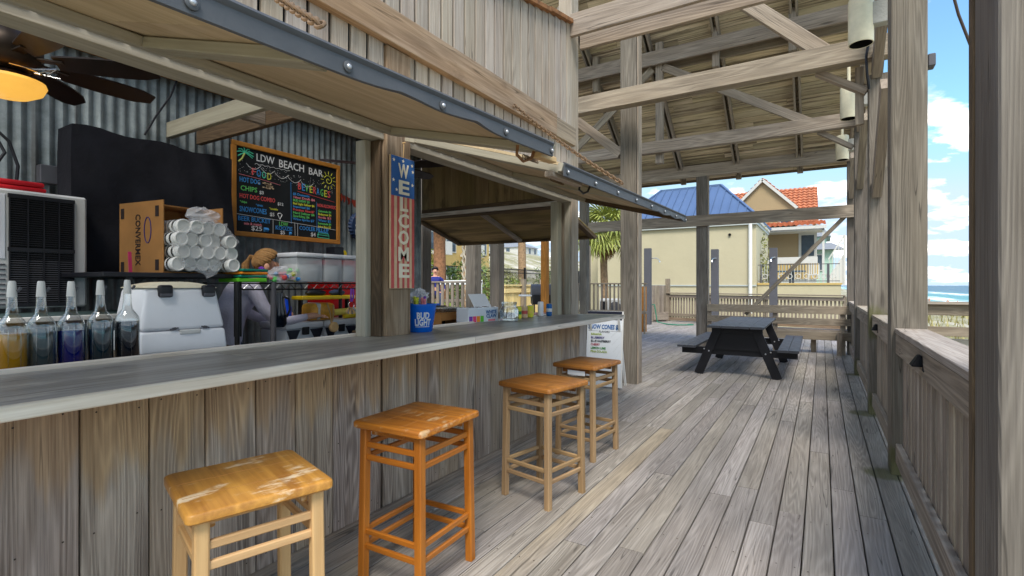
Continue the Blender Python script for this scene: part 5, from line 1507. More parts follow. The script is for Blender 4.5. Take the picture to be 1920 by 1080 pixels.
for i in range(6):
    MB().box((-0.002, -0.008, -0.07), (0.002, 0.008, -0.01)).build('key', 'chrome' if i % 2 else 'wood_handle', t, W[t] @ Matrix.Translation((0.006 * i - .015, 0, -0.02)) @ Matrix.Rotation(R(-40 + 16 * i), 4, 'X'))

# on the counter by the second opening
t = thing('beer_bucket', 'bright blue BUD LIGHT ice bucket holding coloured sticks', 'bucket', (-2.44, 2.74, 1.072))
prof = [(0.082, 0.0), (0.088, 0.006), (0.116, 0.185), (0.121, 0.187), (0.121, 0.197), (0.114, 0.197), (0.086, 0.012), (0.0001, 0.010)]
MB().lathe(prof, 30, cap=False).build('pail', 'blue_plastic', t, smooth=True)
face = math.atan2(-2.74, 2.44)
def wrapf(z0):
    def f(v):
        z = z0 + v.y; r = 0.088 + (0.116 - 0.088) * (z - 0.006) / 0.179 + 0.0016 + v.z
        a = face + 0.22 + v.x / 0.1
        return Vector((r * math.cos(a), r * math.sin(a), z))
    return f
text('BUD', 0.062, 'chalk_white', t, W[t], align='CENTER', bold=0.0022, wrap=wrapf(0.115), width=0.085, res=3)
text('LIGHT', 0.062, 'chalk_white', t, W[t], align='CENTER', bold=0.0022, wrap=wrapf(0.068), width=0.115, res=3)
bar = MB()
for i in range(12):
    a0 = -0.055 + 0.11 * i / 12
    bar.add([wrapf(0.038)(Vector((a0 + dx, dz, 0.0))) for dx, dz in ((0, 0), (0.0092, 0), (0.0092, 0.004), (0, 0.004))], [(0, 1, 2, 3)])
bar.build('logo_line', 'chalk_white', t)
sc = ['chalk_yellow', 'chalk_green', 'chalk_pink', 'print_blue', 'pink', 'chalk_yellow', 'folder_green', 'purple']
for i in range(18):
    a = rnd.uniform(0, 6.28); r = rnd.uniform(0.01, 0.075)
    p = Vector((r * math.cos(a), r * math.sin(a), 0.10)); q_ = p + Vector((rnd.uniform(-.04, .04), rnd.uniform(-.04, .04), rnd.uniform(0.11, 0.15)))
    cn_, mt_ = rnd.choice((('yellow', 'chalk_yellow'), ('green', 'chalk_green'), ('pale pink', 'chalk_pink'), ('dark blue', 'print_blue'), ('bright pink', 'pink'), ('lime', 'folder_green'), ('purple', 'purple')))
    tag(MB().tube([p, q_], 0.008, 6).ball(q_, 0.011, 6, 5).build('freezer_stick', mt_, None, W[t], smooth=True), cn_ + ' freezer stick standing in the blue bucket', 'stick', 'coloured sticks in the blue bucket')
m = crumple((-0.03, 0.03, 0.235), 0.065, 1.0, 1.2, 1.0, 9)
tag(m.build('plastic_bag', 'bag_film', None, W[t]), 'crumpled clear plastic bag rising from the blue bucket', 'bag')
t = thing('foil_tray_box', 'open-fronted cardboard box with a foil tray on top', 'box', (-2.93, 3.62, 1.0))
for (a, b) in (((-0.15, -0.17, 0), (0.1, -0.16, 0.15)), ((-0.15, 0.16, 0), (0.1, 0.17, 0.15)), ((-0.15, -0.158, 0), (-0.14, 0.158, 0.15)), ((-0.15, -0.17, 0.151), (0.1, 0.17, 0.16)), ((0.09, -0.158, 0.09), (0.1, 0.158, 0.15))):
    MB().box(a, b).build('panel', 'cardboard', t)
MB().hexa([(-0.12, -0.13, 0.161), (0.08, -0.13, 0.161), (0.08, 0.13, 0.161), (-0.12, 0.13, 0.161), (-0.15, -0.17, 0.20), (0.11, -0.17, 0.20), (0.11, 0.17, 0.20), (-0.15, 0.17, 0.20)]).build('foil_tray', 'foil', t, bevel=0.006)
o = MB().box((-0.16, -0.20, 0), (0.1, 0.14, 0.02)).build('blue_cloth', 'blue_plastic', None, Matrix.Translation((-3.16, 3.58, 1.21)), bevel=0.006)
tag(o, 'flat blue plastic lid lying behind the foil tray', 'lid')
MB().box((-3.3, 3.35, 1.0), (-3.05, 3.8, 1.208)).build('under_counter', 'black_plastic', hut, world=True)
t = thing('till_screen', 'white tilted till screen seen from behind on the counter', 'till', (-2.95, 4.28, 1.0))
MB().hexa([(0.0, -0.14, 0.14), (0.012, -0.14, 0.14), (0.012, 0.16, 0.14), (0.0, 0.16, 0.14), (-0.14, -0.09, 0.31), (-0.128, -0.09, 0.31), (-0.128, 0.21, 0.31), (-0.14, 0.21, 0.31)]).build('screen', 'sign_white', t, bevel=0.004)
MB().hexa([(-0.16, -0.06, 0.0), (0.05, -0.06, 0.0), (0.05, 0.10, 0.0), (-0.16, 0.10, 0.0), (-0.10, 0.0, 0.20), (-0.04, 0.0, 0.20), (-0.04, 0.06, 0.20), (-0.10, 0.06, 0.20)]).build('stand', 'black_plastic', t, bevel=0.005)
t = thing('drink_carton', 'white twelve-pack drink carton with pink and orange can prints', 'carton', (-2.56, 3.72, 1.072), R(-10))
MB().box((-0.16, -0.19, 0), (0, 0.19, 0.13)).build('box', 'sign_white', t, bevel=0.006)
for i, c in enumerate(('purple', 'pink', 'folder_orange', 'folder_green')):
    MB().box((0.0005, -0.185 + 0.046 * i, 0.006), (0.0018, -0.145 + 0.046 * i, 0.058)).build('can_print', c, t)
for i in range(8):
    MB().lathe([(0.024, 0.13), (0.024, 0.133), (0.02, 0.135)], 12, (-0.04 if i % 2 else -0.11, -0.16 + 0.046 * i, 0.0)).build('can_top', 'chrome', t)
text('WHITE', 0.045, 'print_blue', t, W[t] @ Matrix.Translation((0.002, 0.09, 0.088)) @ FX, align='CENTER', bold=0.001, width=0.14)
text('CLAW', 0.045, 'print_blue', t, W[t] @ Matrix.Translation((0.002, 0.09, 0.052)) @ FX, align='CENTER', bold=0.001, width=0.13)
MB().box((0.0005, 0.05, 0.008), (0.0018, 0.14, 0.025)).build('can_print', 'chalk_pink', t)
t = thing('glass_jar', 'big empty clear glass jar on the counter', 'jar', (-2.43, 3.93, 1.072))
MB().lathe([(0.075, 0), (0.086, 0.008), (0.088, 0.10), (0.078, 0.125), (0.066, 0.135), (0.066, 0.15), (0.07, 0.155), (0.072, 0.175), (0.07, 0.177), (0.064, 0.15), (0.082, 0.1), (0.08, 0.012), (0.0001, 0.01)], 26, cap=False).build('glass', 'jar_glass', t, smooth=True)
for lb, (x, y), body, band, h in (('yellow can with a green band behind the jar', (-2.55, 4.30), 'chalk_yellow', 'print_green', 0.12), ('tan can between the yellow cans', (-2.55, 4.42), 'flag_cream', 'flag_red', 0.12),
                                 ('plain yellow can left of the tall white can', (-2.55, 4.53), 'chalk_yellow', 'yellow_pale', 0.12), ('yellow can standing second from the white can', (-2.60, 4.64), 'yellow_pale', 'chalk_yellow', 0.12),
                                 ('tall white spray can on the far counter', (-2.55, 4.76), 'white_plastic', 'sign_white', 0.155), ('blue and white can at the end of the row', (-2.50, 4.86), 'print_blue', 'chalk_white', 0.13)):
    t = thing('drink_can', lb, 'can', (x, y, 1.072), rnd.uniform(0, 3), group='cans lined up past the jar')
    MB().lathe([(0.024, 0), (0.031, 0.008), (0.031, h - 0.012), (0.026, h), (0.024, h - 0.002)], 16).build('body', body, t, smooth=True)
    MB().lathe([(0.0315, h * 0.35), (0.0315, h * 0.62)], 16, cap=False).build('band', band, t, smooth=True)
    MB().lathe([(0.022, h), (0.02, h + 0.002)], 12).build('top', 'black_plastic' if h > 0.15 else 'chrome', t)
o = MB().box((-0.12, -0.24, 0), (0.08, 0.22, 0.018)).build('red_mat', 'red_paint', None, Matrix.Translation((-2.80, 5.12, 1.06)), bevel=0.004)
tag(o, 'dark red bar mat at the far corner of the counter', 'mat')
MB().box((-3.0, 4.6, 1.0), (-2.62, 5.3, 1.058)).build('under_counter', 'inner_wood', hut, world=True)

# snow cone board
t = thing('menu_stand', 'white board listing SNOW CONES $5 flavours behind the last stool', 'sign board', (-2.42, 6.52, 0.0), R(4))
tilt = Matrix.Rotation(R(-5), 4, 'X')
Wb = W[t] @ tilt
MB().box((-0.36, 0.0, 0.03), (0.13, 0.012, 1.05)).build('panel', 'sign_white', t, Wb, bevel=0.003)
MB().box((-0.358, -0.0015, 0.93), (0.128, -0.0003, 1.048)).build('header_band', 'print_dark', t, Wb)
MB().box((0.131, -0.004, 0.03), (0.145, 0.016, 1.05)).build('edge_trim', 'white_paint', t, Wb)
MB().bar((-0.3, 0.012, 0.95), (-0.3, 0.36, 0.0), 0.03, 0.02).bar((0.1, 0.012, 0.95), (0.1, 0.36, 0.0), 0.03, 0.02).build('rear_leg', 'white_paint', t)
def sg(s, x, z, size, mat, width=None, align='LEFT', bold=0.0, shear=0.0):
    return text(s, size, mat, t, Wb @ Matrix.Translation((x, -0.0035, z)) @ FYN, align=align, width=width, bold=bold, shear=shear)
sg('DOLCE VITA', 0.10, 0.99, 0.05, 'chalk_white', 0.38, 'RIGHT')
MB().box((-0.15, -0.0028, 0.946), (-0.05, -0.0018, 0.956)).build('header_rule', 'chalk_white', t, Wb)
sg('SNOW CONES $5', -0.12, 0.832, 0.085, 'print_blue', 0.44, 'CENTER', 0.0025, 0.1)
sg('FLAVORS', -0.115, 0.768, 0.04, 'print_dark', 0.15, 'CENTER', 0.0, 0.15)
MB().box((-0.34, -0.0012, 0.776), (-0.20, -0.0004, 0.779)).box((-0.03, -0.0012, 0.776), (0.11, -0.0004, 0.779)).build('rule', 'grill_grey', t, Wb)
for i, (s, mt, w) in enumerate((('BANANA', 'print_lime', 0.15), ('BLUEBERRY', 'print_purple', 0.19), ('BLUE RASPBERRY', 'print_dark', 0.28), ('CHERRY', 'print_red', 0.13), ('LEMON LIME', 'print_green', 0.21), ('PINA COLADA', 'print_lime', 0.23))):
    sg(s, -0.30, 0.732 - 0.0475 * i, 0.042, mt, w, 'LEFT', 0.001)
for k in range(6):
    z = 0.70 - 0.1 * k
    MB().bar((-0.02 + 0.02 * k, -0.0008, z), (0.10, -0.0008, z + 0.11), 0.0006, 0.004, (0, 1, 0)).build('ice_line', 'trim_pale', t, Wb)

# ------------------------------------------------------------------ people
def skin_mesh(pts, edges, levels=2):
    """pts: list of (x, y, z, radius); one continuous body grown along the skeleton."""
    me = bpy.data.meshes.new('person')
    me.from_pydata([p[:3] for p in pts], edges, [])
    o = bpy.data.objects.new('person', me)
    col.objects.link(o)
    md = o.modifiers.new('skin', 'SKIN')
    md.use_smooth_shade = True
    for i, p in enumerate(pts):
        sv = me.skin_vertices[0].data[i]
        r = p[3]
        sv.radius = (r, r) if not isinstance(r, tuple) else r
        sv.use_root = (i == 0)
    sd_ = o.modifiers.new('sub', 'SUBSURF'); sd_.levels = levels; sd_.render_levels = levels
    dg = bpy.context.evaluated_depsgraph_get()
    out = bpy.data.meshes.new_from_object(o.evaluated_get(dg))
    bpy.data.objects.remove(o)
    out.polygons.foreach_set('use_smooth', [True] * len(out.polygons))
    return out
def paint(me, mats, fn):
    me.materials.clear()
    for m_ in mats: me.materials.append(M[m_])
    for p in me.polygons: p.material_index = fn(p.center)

# woman behind the rack, leaning towards the bins (she faces +Y and down)
pts = [(-4.06, 2.24, 0.96, 0.135), (-4.06, 2.28, 1.12, 0.125), (-4.05, 2.35, 1.28, 0.135), (-4.04, 2.43, 1.40, 0.10), (-4.035, 2.48, 1.455, 0.052), (-4.03, 2.53, 1.50, 0.052),
       (-4.02, 2.575, 1.555, 0.082), (-4.02, 2.62, 1.60, 0.085), (-4.02, 2.66, 1.545, 0.058), (-4.02, 2.71, 1.548, 0.018),
       (-3.90, 2.41, 1.36, 0.062), (-3.84, 2.46, 1.20, 0.052), (-3.80, 2.56, 1.09, 0.045), (-3.74, 2.72, 1.125, 0.034), (-3.71, 2.79, 1.14, 0.027), (-3.69, 2.85, 1.145, 0.032),
       (-4.20, 2.42, 1.36, 0.062), (-4.24, 2.52, 1.18, 0.05), (-4.20, 2.66, 1.10, 0.043), (-4.08, 2.80, 1.13, 0.032), (-4.03, 2.86, 1.14, 0.028),
       (-3.97, 2.22, 0.84, 0.10), (-3.97, 2.23, 0.48, 0.065), (-3.97, 2.20, 0.10, 0.045), (-3.96, 2.30, 0.05, 0.04),
       (-4.15, 2.22, 0.84, 0.10), (-4.15, 2.23, 0.48, 0.065), (-4.15, 2.20, 0.10, 0.045), (-4.15, 2.30, 0.05, 0.04)]
ed = [(0, 1), (1, 2), (2, 3), (3, 4), (4, 5), (5, 6), (6, 7), (6, 8), (8, 9), (3, 10), (10, 11), (11, 12), (12, 13), (13, 14), (14, 15), (3, 16), (16, 17), (17, 18), (18, 19), (19, 20),
      (0, 21), (21, 22), (22, 23), (23, 24), (0, 25), (25, 26), (26, 27), (27, 28)]
def fingers(pts, ed, hand, tips):
    for tp in tips:
        b = len(pts)
        h = Vector(pts[hand][:3]); T = Vector(tp)
        mid = h.lerp(T, 0.55) + Vector((0.004, 0, 0.008))
        pts.append((*h.lerp(T, 0.25), 0.0095)); pts.append((*mid, 0.009)); pts.append((*T, 0.0075))
        ed += [(hand, b), (b, b + 1), (b + 1, b + 2)]
HC = Vector((-4.03, 2.53, 0)); HR = Matrix.Translation(HC) @ Matrix.Rotation(R(-34), 4, 'Z') @ Matrix.Translation(-HC)
for i_ in (6, 7, 8, 9):
    pts[i_] = (*(HR @ Vector(pts[i_][:3])), pts[i_][3])
fingers(pts, ed, 15, [(-3.66, 2.935, 1.115), (-3.68, 2.945, 1.12), (-3.70, 2.94, 1.118), (-3.72, 2.925, 1.115), (-3.645, 2.885, 1.12)])
me = skin_mesh(pts, ed)
def wf(c):
    if c.z > 1.425 and c.y > 2.44: return 1
    if c.y > 2.755 and c.z < 1.25: return 1
    if c.z < 0.93: return 2
    return 0
paint(me, ['hoodie', 'skin', 'denim'], wf)
woman = bpy.data.objects.new('person', me); col.objects.link(woman)
for v in me.vertices: v.co -= Vector((-4.06, 2.24, 0.02))
setm(woman, Matrix.Translation((-4.06, 2.24, 0.02)))
tag(woman, 'woman in a lavender hoodie leaning behind the wire rack, hair tied back', 'person')
def part_w(mb, name, mat, smooth=True):
    mb.v = [tuple(HR @ Vector(v)) for v in mb.v]
    return mb.build(name, mat, woman, world=True, smooth=smooth)
m = MB().ball((-4.02, 2.585, 1.605), 0.104, 18, 14, 0.92, 1.02, 0.98)
part_w(m, 'hair', 'hair_blond')
hr = [o for o in W if o.name.startswith('hair')][0]
bm = bmesh.new(); bm.from_mesh(hr.data)             # cut the hair away from the face
off = Vector((-4.06, 2.24, 0.02))
HI = HR.inverted()
dead = [f for f in bm.faces if (lambda p: (p.y - 2.585) * 0.85 + (1.60 - p.z) * 0.75 > 0.026 or p.z < 1.53)(HI @ (f.calc_center_median() + off))]
bmesh.ops.delete(bm, geom=dead, context='FACES')
bm.to_mesh(hr.data); bm.free()
# combed strands drawn back from the hairline to the tie, then the ponytail
hc, hr3 = Vector((-4.02, 2.59, 1.60)), Vector((0.094, 0.104, 0.100))
tie = Vector((0.0, -0.93, 0.36)).normalized()
loop = [(0.0, 0.80, 0.60), (0.45, 0.72, 0.52), (0.80, 0.48, 0.36), (0.96, 0.20, 0.10), (0.97, -0.16, -0.12), (0.80, -0.50, -0.40), (0.45, -0.80, -0.45), (0.0, -0.88, -0.48)]
loop = loop + [(-x, y, z) for x, y, z in loop[-2:0:-1]]
m = MB()
hr_ = random.Random(4)
for i in range(150):
    a = hr_.uniform(0, len(loop)); k = int(a) % len(loop)
    st_ = Vector(loop[k]).lerp(Vector(loop[(k + 1) % len(loop)]), a - int(a))
    st_ = (st_ + Vector((hr_.gauss(0, .05), hr_.gauss(0, .05), hr_.gauss(0, .05)))).normalized()
    r_ = hr_.uniform(1.0, 1.06)
    path = []
    for q in range(7):
        d_ = st_.slerp(tie, q / 6 * 0.97).normalized() if st_.angle(tie) > 0.05 else tie
        path.append(hc + Vector((d_.x * hr3.x, d_.y * hr3.y, d_.z * hr3.z)) * (r_ + 0.03 * math.sin(math.pi * q / 6)))
    m.tube(path, [0.003, 0.006, 0.007, 0.007, 0.006, 0.005, 0.004], 5)
tp = hc + Vector((0, -0.93 * 0.104, 0.36 * 0.1)) * 1.02
for i in range(60):
    a = hr_.uniform(0, 6.28); s_ = hr_.uniform(0, 1) ** 0.5
    ox_, oy_ = math.cos(a) * s_, math.sin(a) * s_
    ln = hr_.uniform(0.75, 1.05)
    m.tube([tp + Vector((0.012 * ox_, 0.0, 0.012 * oy_)), tp + Vector((0.026 * ox_, -0.035 + 0.012 * oy_, 0.0 + 0.02 * oy_)), tp + Vector((0.036 * ox_, -0.060 + 0.026 * oy_, -0.07 * ln)),
            tp + Vector((0.034 * ox_, -0.064 + 0.026 * oy_, -0.15 * ln)), tp + Vector((0.018 * ox_, -0.058 + 0.014 * oy_, -0.24 * ln))], [0.004, 0.006, 0.0065, 0.006, 0.002], 5)
o = part_w(m, 'hair_strands', 'hair_blond')
o['kind'] = 'stuff'
part_w(MB().ball((-3.932, 2.59, 1.552), 0.024, 10, 8, 0.5, 0.9, 1.3), 'ear', 'skin')
part_w(MB().tube([(-3.96, 2.66, 1.655), (-3.96, 2.70, 1.635), (-4.02, 2.712, 1.632), (-4.08, 2.70, 1.635)], 0.008, 6), 'sunglasses', 'black_plastic')
part_w(MB().ball((-3.975, 2.695, 1.572), 0.008, 8, 6), 'eye', 'eye_dark')
part_w(MB().ball((-4.065, 2.695, 1.572), 0.008, 8, 6), 'eye', 'eye_dark')
part_w(MB().ball((-4.01, 2.708, 1.508), 0.012, 8, 6, 1.6, 0.8, 0.5), 'mouth', 'lips')

# man seated on the terrace behind the balustrade, facing the camera
yaw = R(-40)
pts = [(0, 0, 0.10, 0.14), (0, 0.0, 0.26, 0.135), (0, 0.0, 0.42, 0.15), (0, 0.0, 0.53, 0.12), (0, 0.01, 0.60, 0.055), (0, 0.015, 0.66, 0.055), (0, 0.02, 0.735, 0.082), (0, 0.01, 0.80, 0.078), (0, -0.06, 0.735, 0.035), (0, -0.085, 0.745, 0.016)]
ed = [(0, 1), (1, 2), (2, 3), (3, 4), (4, 5), (5, 6), (6, 7), (6, 8), (8, 9)]
for s in (-1, 1):
    b = len(pts)
    pts += [(s * 0.18, 0, 0.50, 0.062), (s * 0.24, -0.02, 0.27, 0.048), (s * 0.20, -0.22, 0.17, 0.036), (s * 0.15, -0.33, 0.17, 0.032)]
    ed += [(3, b), (b, b + 1), (b + 1, b + 2), (b + 2, b + 3)]
    fingers(pts, ed, b + 3, [(s * 0.11 + 0.02 * k, -0.42, 0.15) for k in range(4)] + [(s * 0.09, -0.36, 0.17)])
    b = len(pts)
    pts += [(s * 0.10, -0.04, 0.06, 0.085), (s * 0.14, -0.44, 0.07, 0.062), (s * 0.14, -0.47, -0.35, 0.045), (s * 0.14, -0.58, -0.40, 0.038)]
    ed += [(0, b), (b, b + 1), (b + 1, b + 2), (b + 2, b + 3)]
me = skin_mesh(pts, ed)
def mf(c):
    if c.z > 0.585: return 1
    if abs(c.x) < 0.3 and c.y < -0.12 and 0.1 < c.z < 0.3 and c.y > -0.5 and c.z > 0.135: return 1
    if c.z < 0.12: return 2
    return 0
paint(me, ['shirt_navy', 'skin', 'denim'], mf)
man = bpy.data.objects.new('person', me); col.objects.link(man)
setm(man, Matrix.Translation((-9.02, 10.75, 1.05)) @ Matrix.Rotation(R(41), 4, 'Z'))
tag(man, 'person in a navy shirt seated behind the pale balustrade', 'person')
hm = MB().ball((0, 0.03, 0.785), 0.094, 16, 12, 0.95, 1.0, 0.92)
hh = hm.build('hair', 'hair_dark', man, smooth=True)
for v in hh.data.vertices:
    if v.co.y < -0.02 and v.co.z < 0.80: v.co.y += 0.09
    if v.co.z < 0.70: v.co.z = 0.70
for s in (-1, 1):
    MB().ball((s * 0.03, -0.064, 0.760), 0.009, 8, 6).build('eye', 'eye_dark', man)
    MB().ball((s * 0.082, 0.015, 0.735), 0.02, 8, 6, 0.5, 0.8, 1.2).build('ear', 'skin', man, smooth=True)
MB().ball((0, -0.085, 0.708), 0.014, 8, 6, 1.7, 0.6, 0.5).build('mouth', 'lips', man)
o = MB().box((-0.7, -0.25, 0.36), (0.7, 0.25, 0.42)).box((-0.65, -0.2, -0.14), (-0.55, 0.2, 0.36)).box((0.55, -0.2, -0.14), (0.65, 0.2, 0.36)).build('terrace_bench', 'far_wood', None, Matrix.Translation((-9.02, 10.75, 0.59)) @ Matrix.Rotation(R(41), 4, 'Z'))
tag(o, 'plain timber bench under the person in the navy shirt', 'bench')

# bathers far off along the shore
pts = [(0, 0, 0.92, 0.12), (0, 0, 1.12, 0.11), (0, 0, 1.32, 0.13), (0, 0, 1.44, 0.09), (0, 0, 1.5, 0.05), (0, 0, 1.60, 0.085), (0, 0, 1.68, 0.075)]
ed = [(0, 1), (1, 2), (2, 3), (3, 4), (4, 5), (5, 6)]
for s in (-1, 1):
    b = len(pts)
    pts += [(s * 0.19, 0, 1.4, 0.05), (s * 0.24, 0, 1.12, 0.04), (s * 0.24, -0.06, 0.86, 0.03), (s * 0.24, -0.08, 0.77, 0.03), (s * 0.09, 0, 0.8, 0.09), (s * 0.10, 0, 0.46, 0.06), (s * 0.11, 0, 0.08, 0.04), (s * 0.11, -0.12, 0.03, 0.035)]
    ed += [(3, b), (b, b + 1), (b + 1, b + 2), (b + 2, b + 3), (0, b + 4), (b + 4, b + 5), (b + 5, b + 6), (b + 6, b + 7)]
bme = skin_mesh(pts, ed, 1)
paint(bme, ['skin', 'swim_red', 'hair_dark'], lambda c: 2 if c.z > 1.66 else (1 if 0.7 < c.z < 1.0 and abs(c.x) < 0.17 else 0))
for (x, y, rz) in ((19.5, 112, 20), (20, 123, 140), (19.2, 98, 200), (21, 88, 80), (20.5, 105, 10), (19, 135, 300)):
    o = bpy.data.objects.new('person', bme); col.objects.link(o)
    setm(o, Matrix.Translation((x, y, ground_h(x, y) + 0.02)) @ Matrix.Rotation(R(rz), 4, 'Z'))
    tag(o, 'tiny distant bather standing on the beach by the surf', 'person', 'bathers far along the shore')

# ------------------------------------------------------------------ beach side, right of the railing
t = thing('landing_rail', 'grey two-board landing rail outside the near posts towards the sea', 'railing', (2.4, 8.0, 0))
board('cap_board', (0.70, 7.98, 1.185), (4.6, 7.98, 1.185), 0.12, 0.035, 'siding_wood', t)
board('rail_board', (0.70, 8.0, 1.10), (4.6, 8.0, 1.10), 0.035, 0.13, 'far_wood', t)
board('rail_board', (0.70, 8.0, 0.84), (4.6, 8.0, 0.84), 0.035, 0.115, 'far_wood', t)
for xx in (0.74, 2.6, 4.5):
    board('post', (xx, 8.07, -1.3), (xx, 8.07, 1.165), 0.09, 0.09, 'far_wood', t, up=(0, 1, 0))
t = thing('ramp_wall', 'low plain grey panel below the landing rail', 'wall', (2.8, 8.3, 0))
for xa, xb in ((1.20, 2.3), (2.304, 3.4), (3.404, 4.6)):
    board('panel', ((xa + xb) / 2, 8.25, -1.3), ((xa + xb) / 2, 8.25, 0.735), xb - xa, 0.03, 'concrete', t, up=(0, 1, 0))
board('base_board', (1.3, 8.18, 0.33), (4.6, 8.18, 0.33), 0.04, 0.14, 'inner_wood', t)
for i, (x, y) in enumerate(((7.0, 24.0), (7.25, 24.3))):
    tag(board('white_post', (x, y, -1.4), (x, y, -0.15), 0.13, 0.13, 'white_paint', None, up=(0, 1, 0)), ('left', 'right')[i] + ' one of two short white posts in the dune grass past the landing', 'post', 'white posts in the dunes')
m = MB()
for i in range(5200):
    yy = 9 + 90 * rnd.random() ** 1.6; xx = rnd.uniform(0.9, 1.2 + yy * 0.33)
    if math.sin(xx * 0.9 + yy * 0.23) + math.sin(yy * 0.5 - xx * 0.4) + rnd.gauss(0, .5) < 0.1: continue
    h = rnd.uniform(0.25, 0.75) * (1 + yy / 120); a = rnd.uniform(0, 6.28); w = 0.014 * (1 + yy / 18)
    z = ground_h(xx, yy)
    dx, dy_ = math.cos(a), math.sin(a)
    m.add([(xx - w * dy_, yy + w * dx, z), (xx + w * dy_, yy - w * dx, z), (xx + dx * h * 0.45, yy + dy_ * h * 0.45, z + h)], [(0, 1, 2)])
m.build('grass', 'grass_dune', None, world=True, kind='stuff')

# ------------------------------------------------------------------ far end of the deck
fa, fb = Vector((-5.25, 20.2, 0)), Vector((0.6, 18.62, 0))
t = thing('deck_fence', 'grey picket fence closing the far end of the deck', 'fence', (-2.3, 19.4, 0))
L = (fb - fa).length; ud = (fb - fa).normalized()
board('cap_rail', fa + Vector((0, 0, 1.10)), fb + Vector((0, 0, 1.08)), 0.16, 0.04, 'far_wood', t)
board('top_rail', fa + Vector((0, 0, 0.99)), fb + Vector((0, 0, 0.97)), 0.04, 0.12, 'far_wood', t)
board('bottom_rail', fa + Vector((0, 0, 0.26)), fb + Vector((0, 0, 0.26)), 0.04, 0.12, 'far_wood', t)
board('skirt_board', fa + Vector((0, 0, 0.10)), fb + Vector((0, 0, 0.10)), 0.03, 0.12, 'wall_beam_wood', t)
n = int(L / 0.112)
for i in range(n):
    p = fa + ud * (0.06 + i * 0.112) + Vector((0.03, 0.05, 0))
    board('baluster', p + Vector((0, 0, 0.12)), p + Vector((0, 0, 1.0)), 0.062 + rnd.uniform(-.006, .006), 0.03, 'far_wood', t, up=(0, 1, 0))
for k in (0.3, 0.62, 1.0):
    p = fa.lerp(fb, k) + Vector((0, 0.1, 0))
    board('post', p + Vector((0, 0, -0.2)), p + Vector((0, 0, 1.06)), 0.09, 0.09, 'far_wood', t, up=(0, 1, 0))
t = thing('board_screen', 'tall screen of vertical boards by the first shower post', 'fence', (-5.4, 19.7, 0))
a, b = Vector((-5.62, 19.1, 0)), Vector((-5.22, 20.1, 0))
for i in range(8):
    p = a.lerp(b, (i + 0.5) / 8)
    board('board', p + Vector((0, 0, 0.02)), p + Vector((0, 0, 1.40)), 0.03, 0.13, 'far_wood', t, up=(0.38, 0.93, 0))
board('post', (-5.17, 20.22, 0), (-5.17, 20.22, 1.66), 0.16, 0.16, 'far_wood', t, up=(0, 1, 0))
board('post', (-5.66, 19.0, 0), (-5.66, 19.0, 1.62), 0.12, 0.12, 'far_wood', t, up=(0, 1, 0))
board('foot_box', (-5.5, 19.35, 0.22), (-5.1, 19.95, 0.22), 0.06, 0.3, 'far_wood', t)
o = board('short_post', (-4.58, 15.15, 0), (-4.58, 15.15, 1.36), 0.12, 0.14, 'amber_wood', None, up=(0, 1, 0))
tag(o, 'short orange-brown post just right of the square column', 'post')
def shower(label, x, y, h, arm):
    t = thing('shower_post', label, 'shower', (x, y, 0), group='grey shower posts before the yellow wall')
    board('pillar', (0, 0, 0), (0, 0, h), 0.22, 0.22, 'pillar_grey', t, up=(0, 1, 0), local=True)
    if arm == 'side':
        MB().tube([(0.11, 0, h - 0.37), (0.25, 0, h - 0.35), (0.36, -0.02, h - 0.38), (0.42, -0.03, h - 0.46)], 0.014, 8).lathe([(0.035, 0), (0.02, 0.05)], 10, (0.43, -0.03, h - 0.51)).build('shower_head', 'chrome', t, smooth=True)
    else:
        MB().tube([(0.06, -0.11, h - 0.30), (-0.02, -0.20, h - 0.31), (-0.05, -0.24, h - 0.36)], 0.016, 8).lathe([(0.045, 0), (0.02, 0.06)], 10, (-0.05, -0.24, h - 0.43)).build('shower_head', 'chrome', t, smooth=True)
shower('grey shower post with its arm pointing right beside the hose', -5.32, 18.05, 2.72, 'side')
shower('grey shower post partly behind the thin far column', -3.05, 18.0, 2.60, 'front')
shower('grey shower post crossed by the diagonal brace', -1.31, 18.0, 2.58, 'front')
o = MB().tube([(-5.18, 18.1, 0.70), (-5.1, 18.1, 0.72), (-5.06, 18.1, 0.5), (-5.0, 18.1, 0.1), (-4.7, 18.2, 0.03), (-4.3, 18.1, 0.02), (-4.0, 18.3, 0.02), (-3.85, 18.5, 0.02), (-4.05, 18.6, 0.02)], 0.022, 8).build('garden_hose', 'hose_green', None, world=True, smooth=True)
tag(o, 'green garden hose hanging from the shower tap onto the deck', 'hose')

# ------------------------------------------------------------------ houses ahead
hb = thing('yellow_house', 'pale yellow stucco building with a blue metal hip roof', 'house', (-7.5, 27, -1.3))
def HB(mb, nm, mat, par=None, **kw): return mb.build(nm, mat, par or hb, world=True, **kw)
HB(MB().box((-9.6, 24.0, -1.3), (-2.40, 29.5, 4.0)), 'wall', 'stucco_yellow')
HB(MB().box((-11.3, 26.0, -1.3), (-9.61, 29.5, 3.7)), 'wing_wall', 'stucco_yellow')
HB(MB().box((-9.75, 23.88, 4.01), (-2.36, 29.6, 4.14)), 'cornice', 'trim_pale')
HB(MB().box((-9.85, 23.84, 4.145), (-2.32, 29.7, 4.29)), 'cornice', 'trim_white')
HB(MB().box((-9.62, 23.96, 1.36), (-2.39, 23.995, 1.42)), 'string_course', 'trim_pale')
HB(MB().tube([(-2.62, 23.9, 4.1), (-2.62, 23.9, 0.2)], 0.075, 8), 'downpipe', 'white_paint', smooth=True)
HB(MB().tube([(-3.45, 23.985, 3.62), (-3.45, 23.94, 3.62)], 0.06, 10), 'vent_hole', 'dark_hole')
E0 = [(-8.7, 23.82, 4.30), (-2.3, 23.82, 4.30), (-2.3, 29.8, 4.30), (-8.7, 29.8, 4.30)]
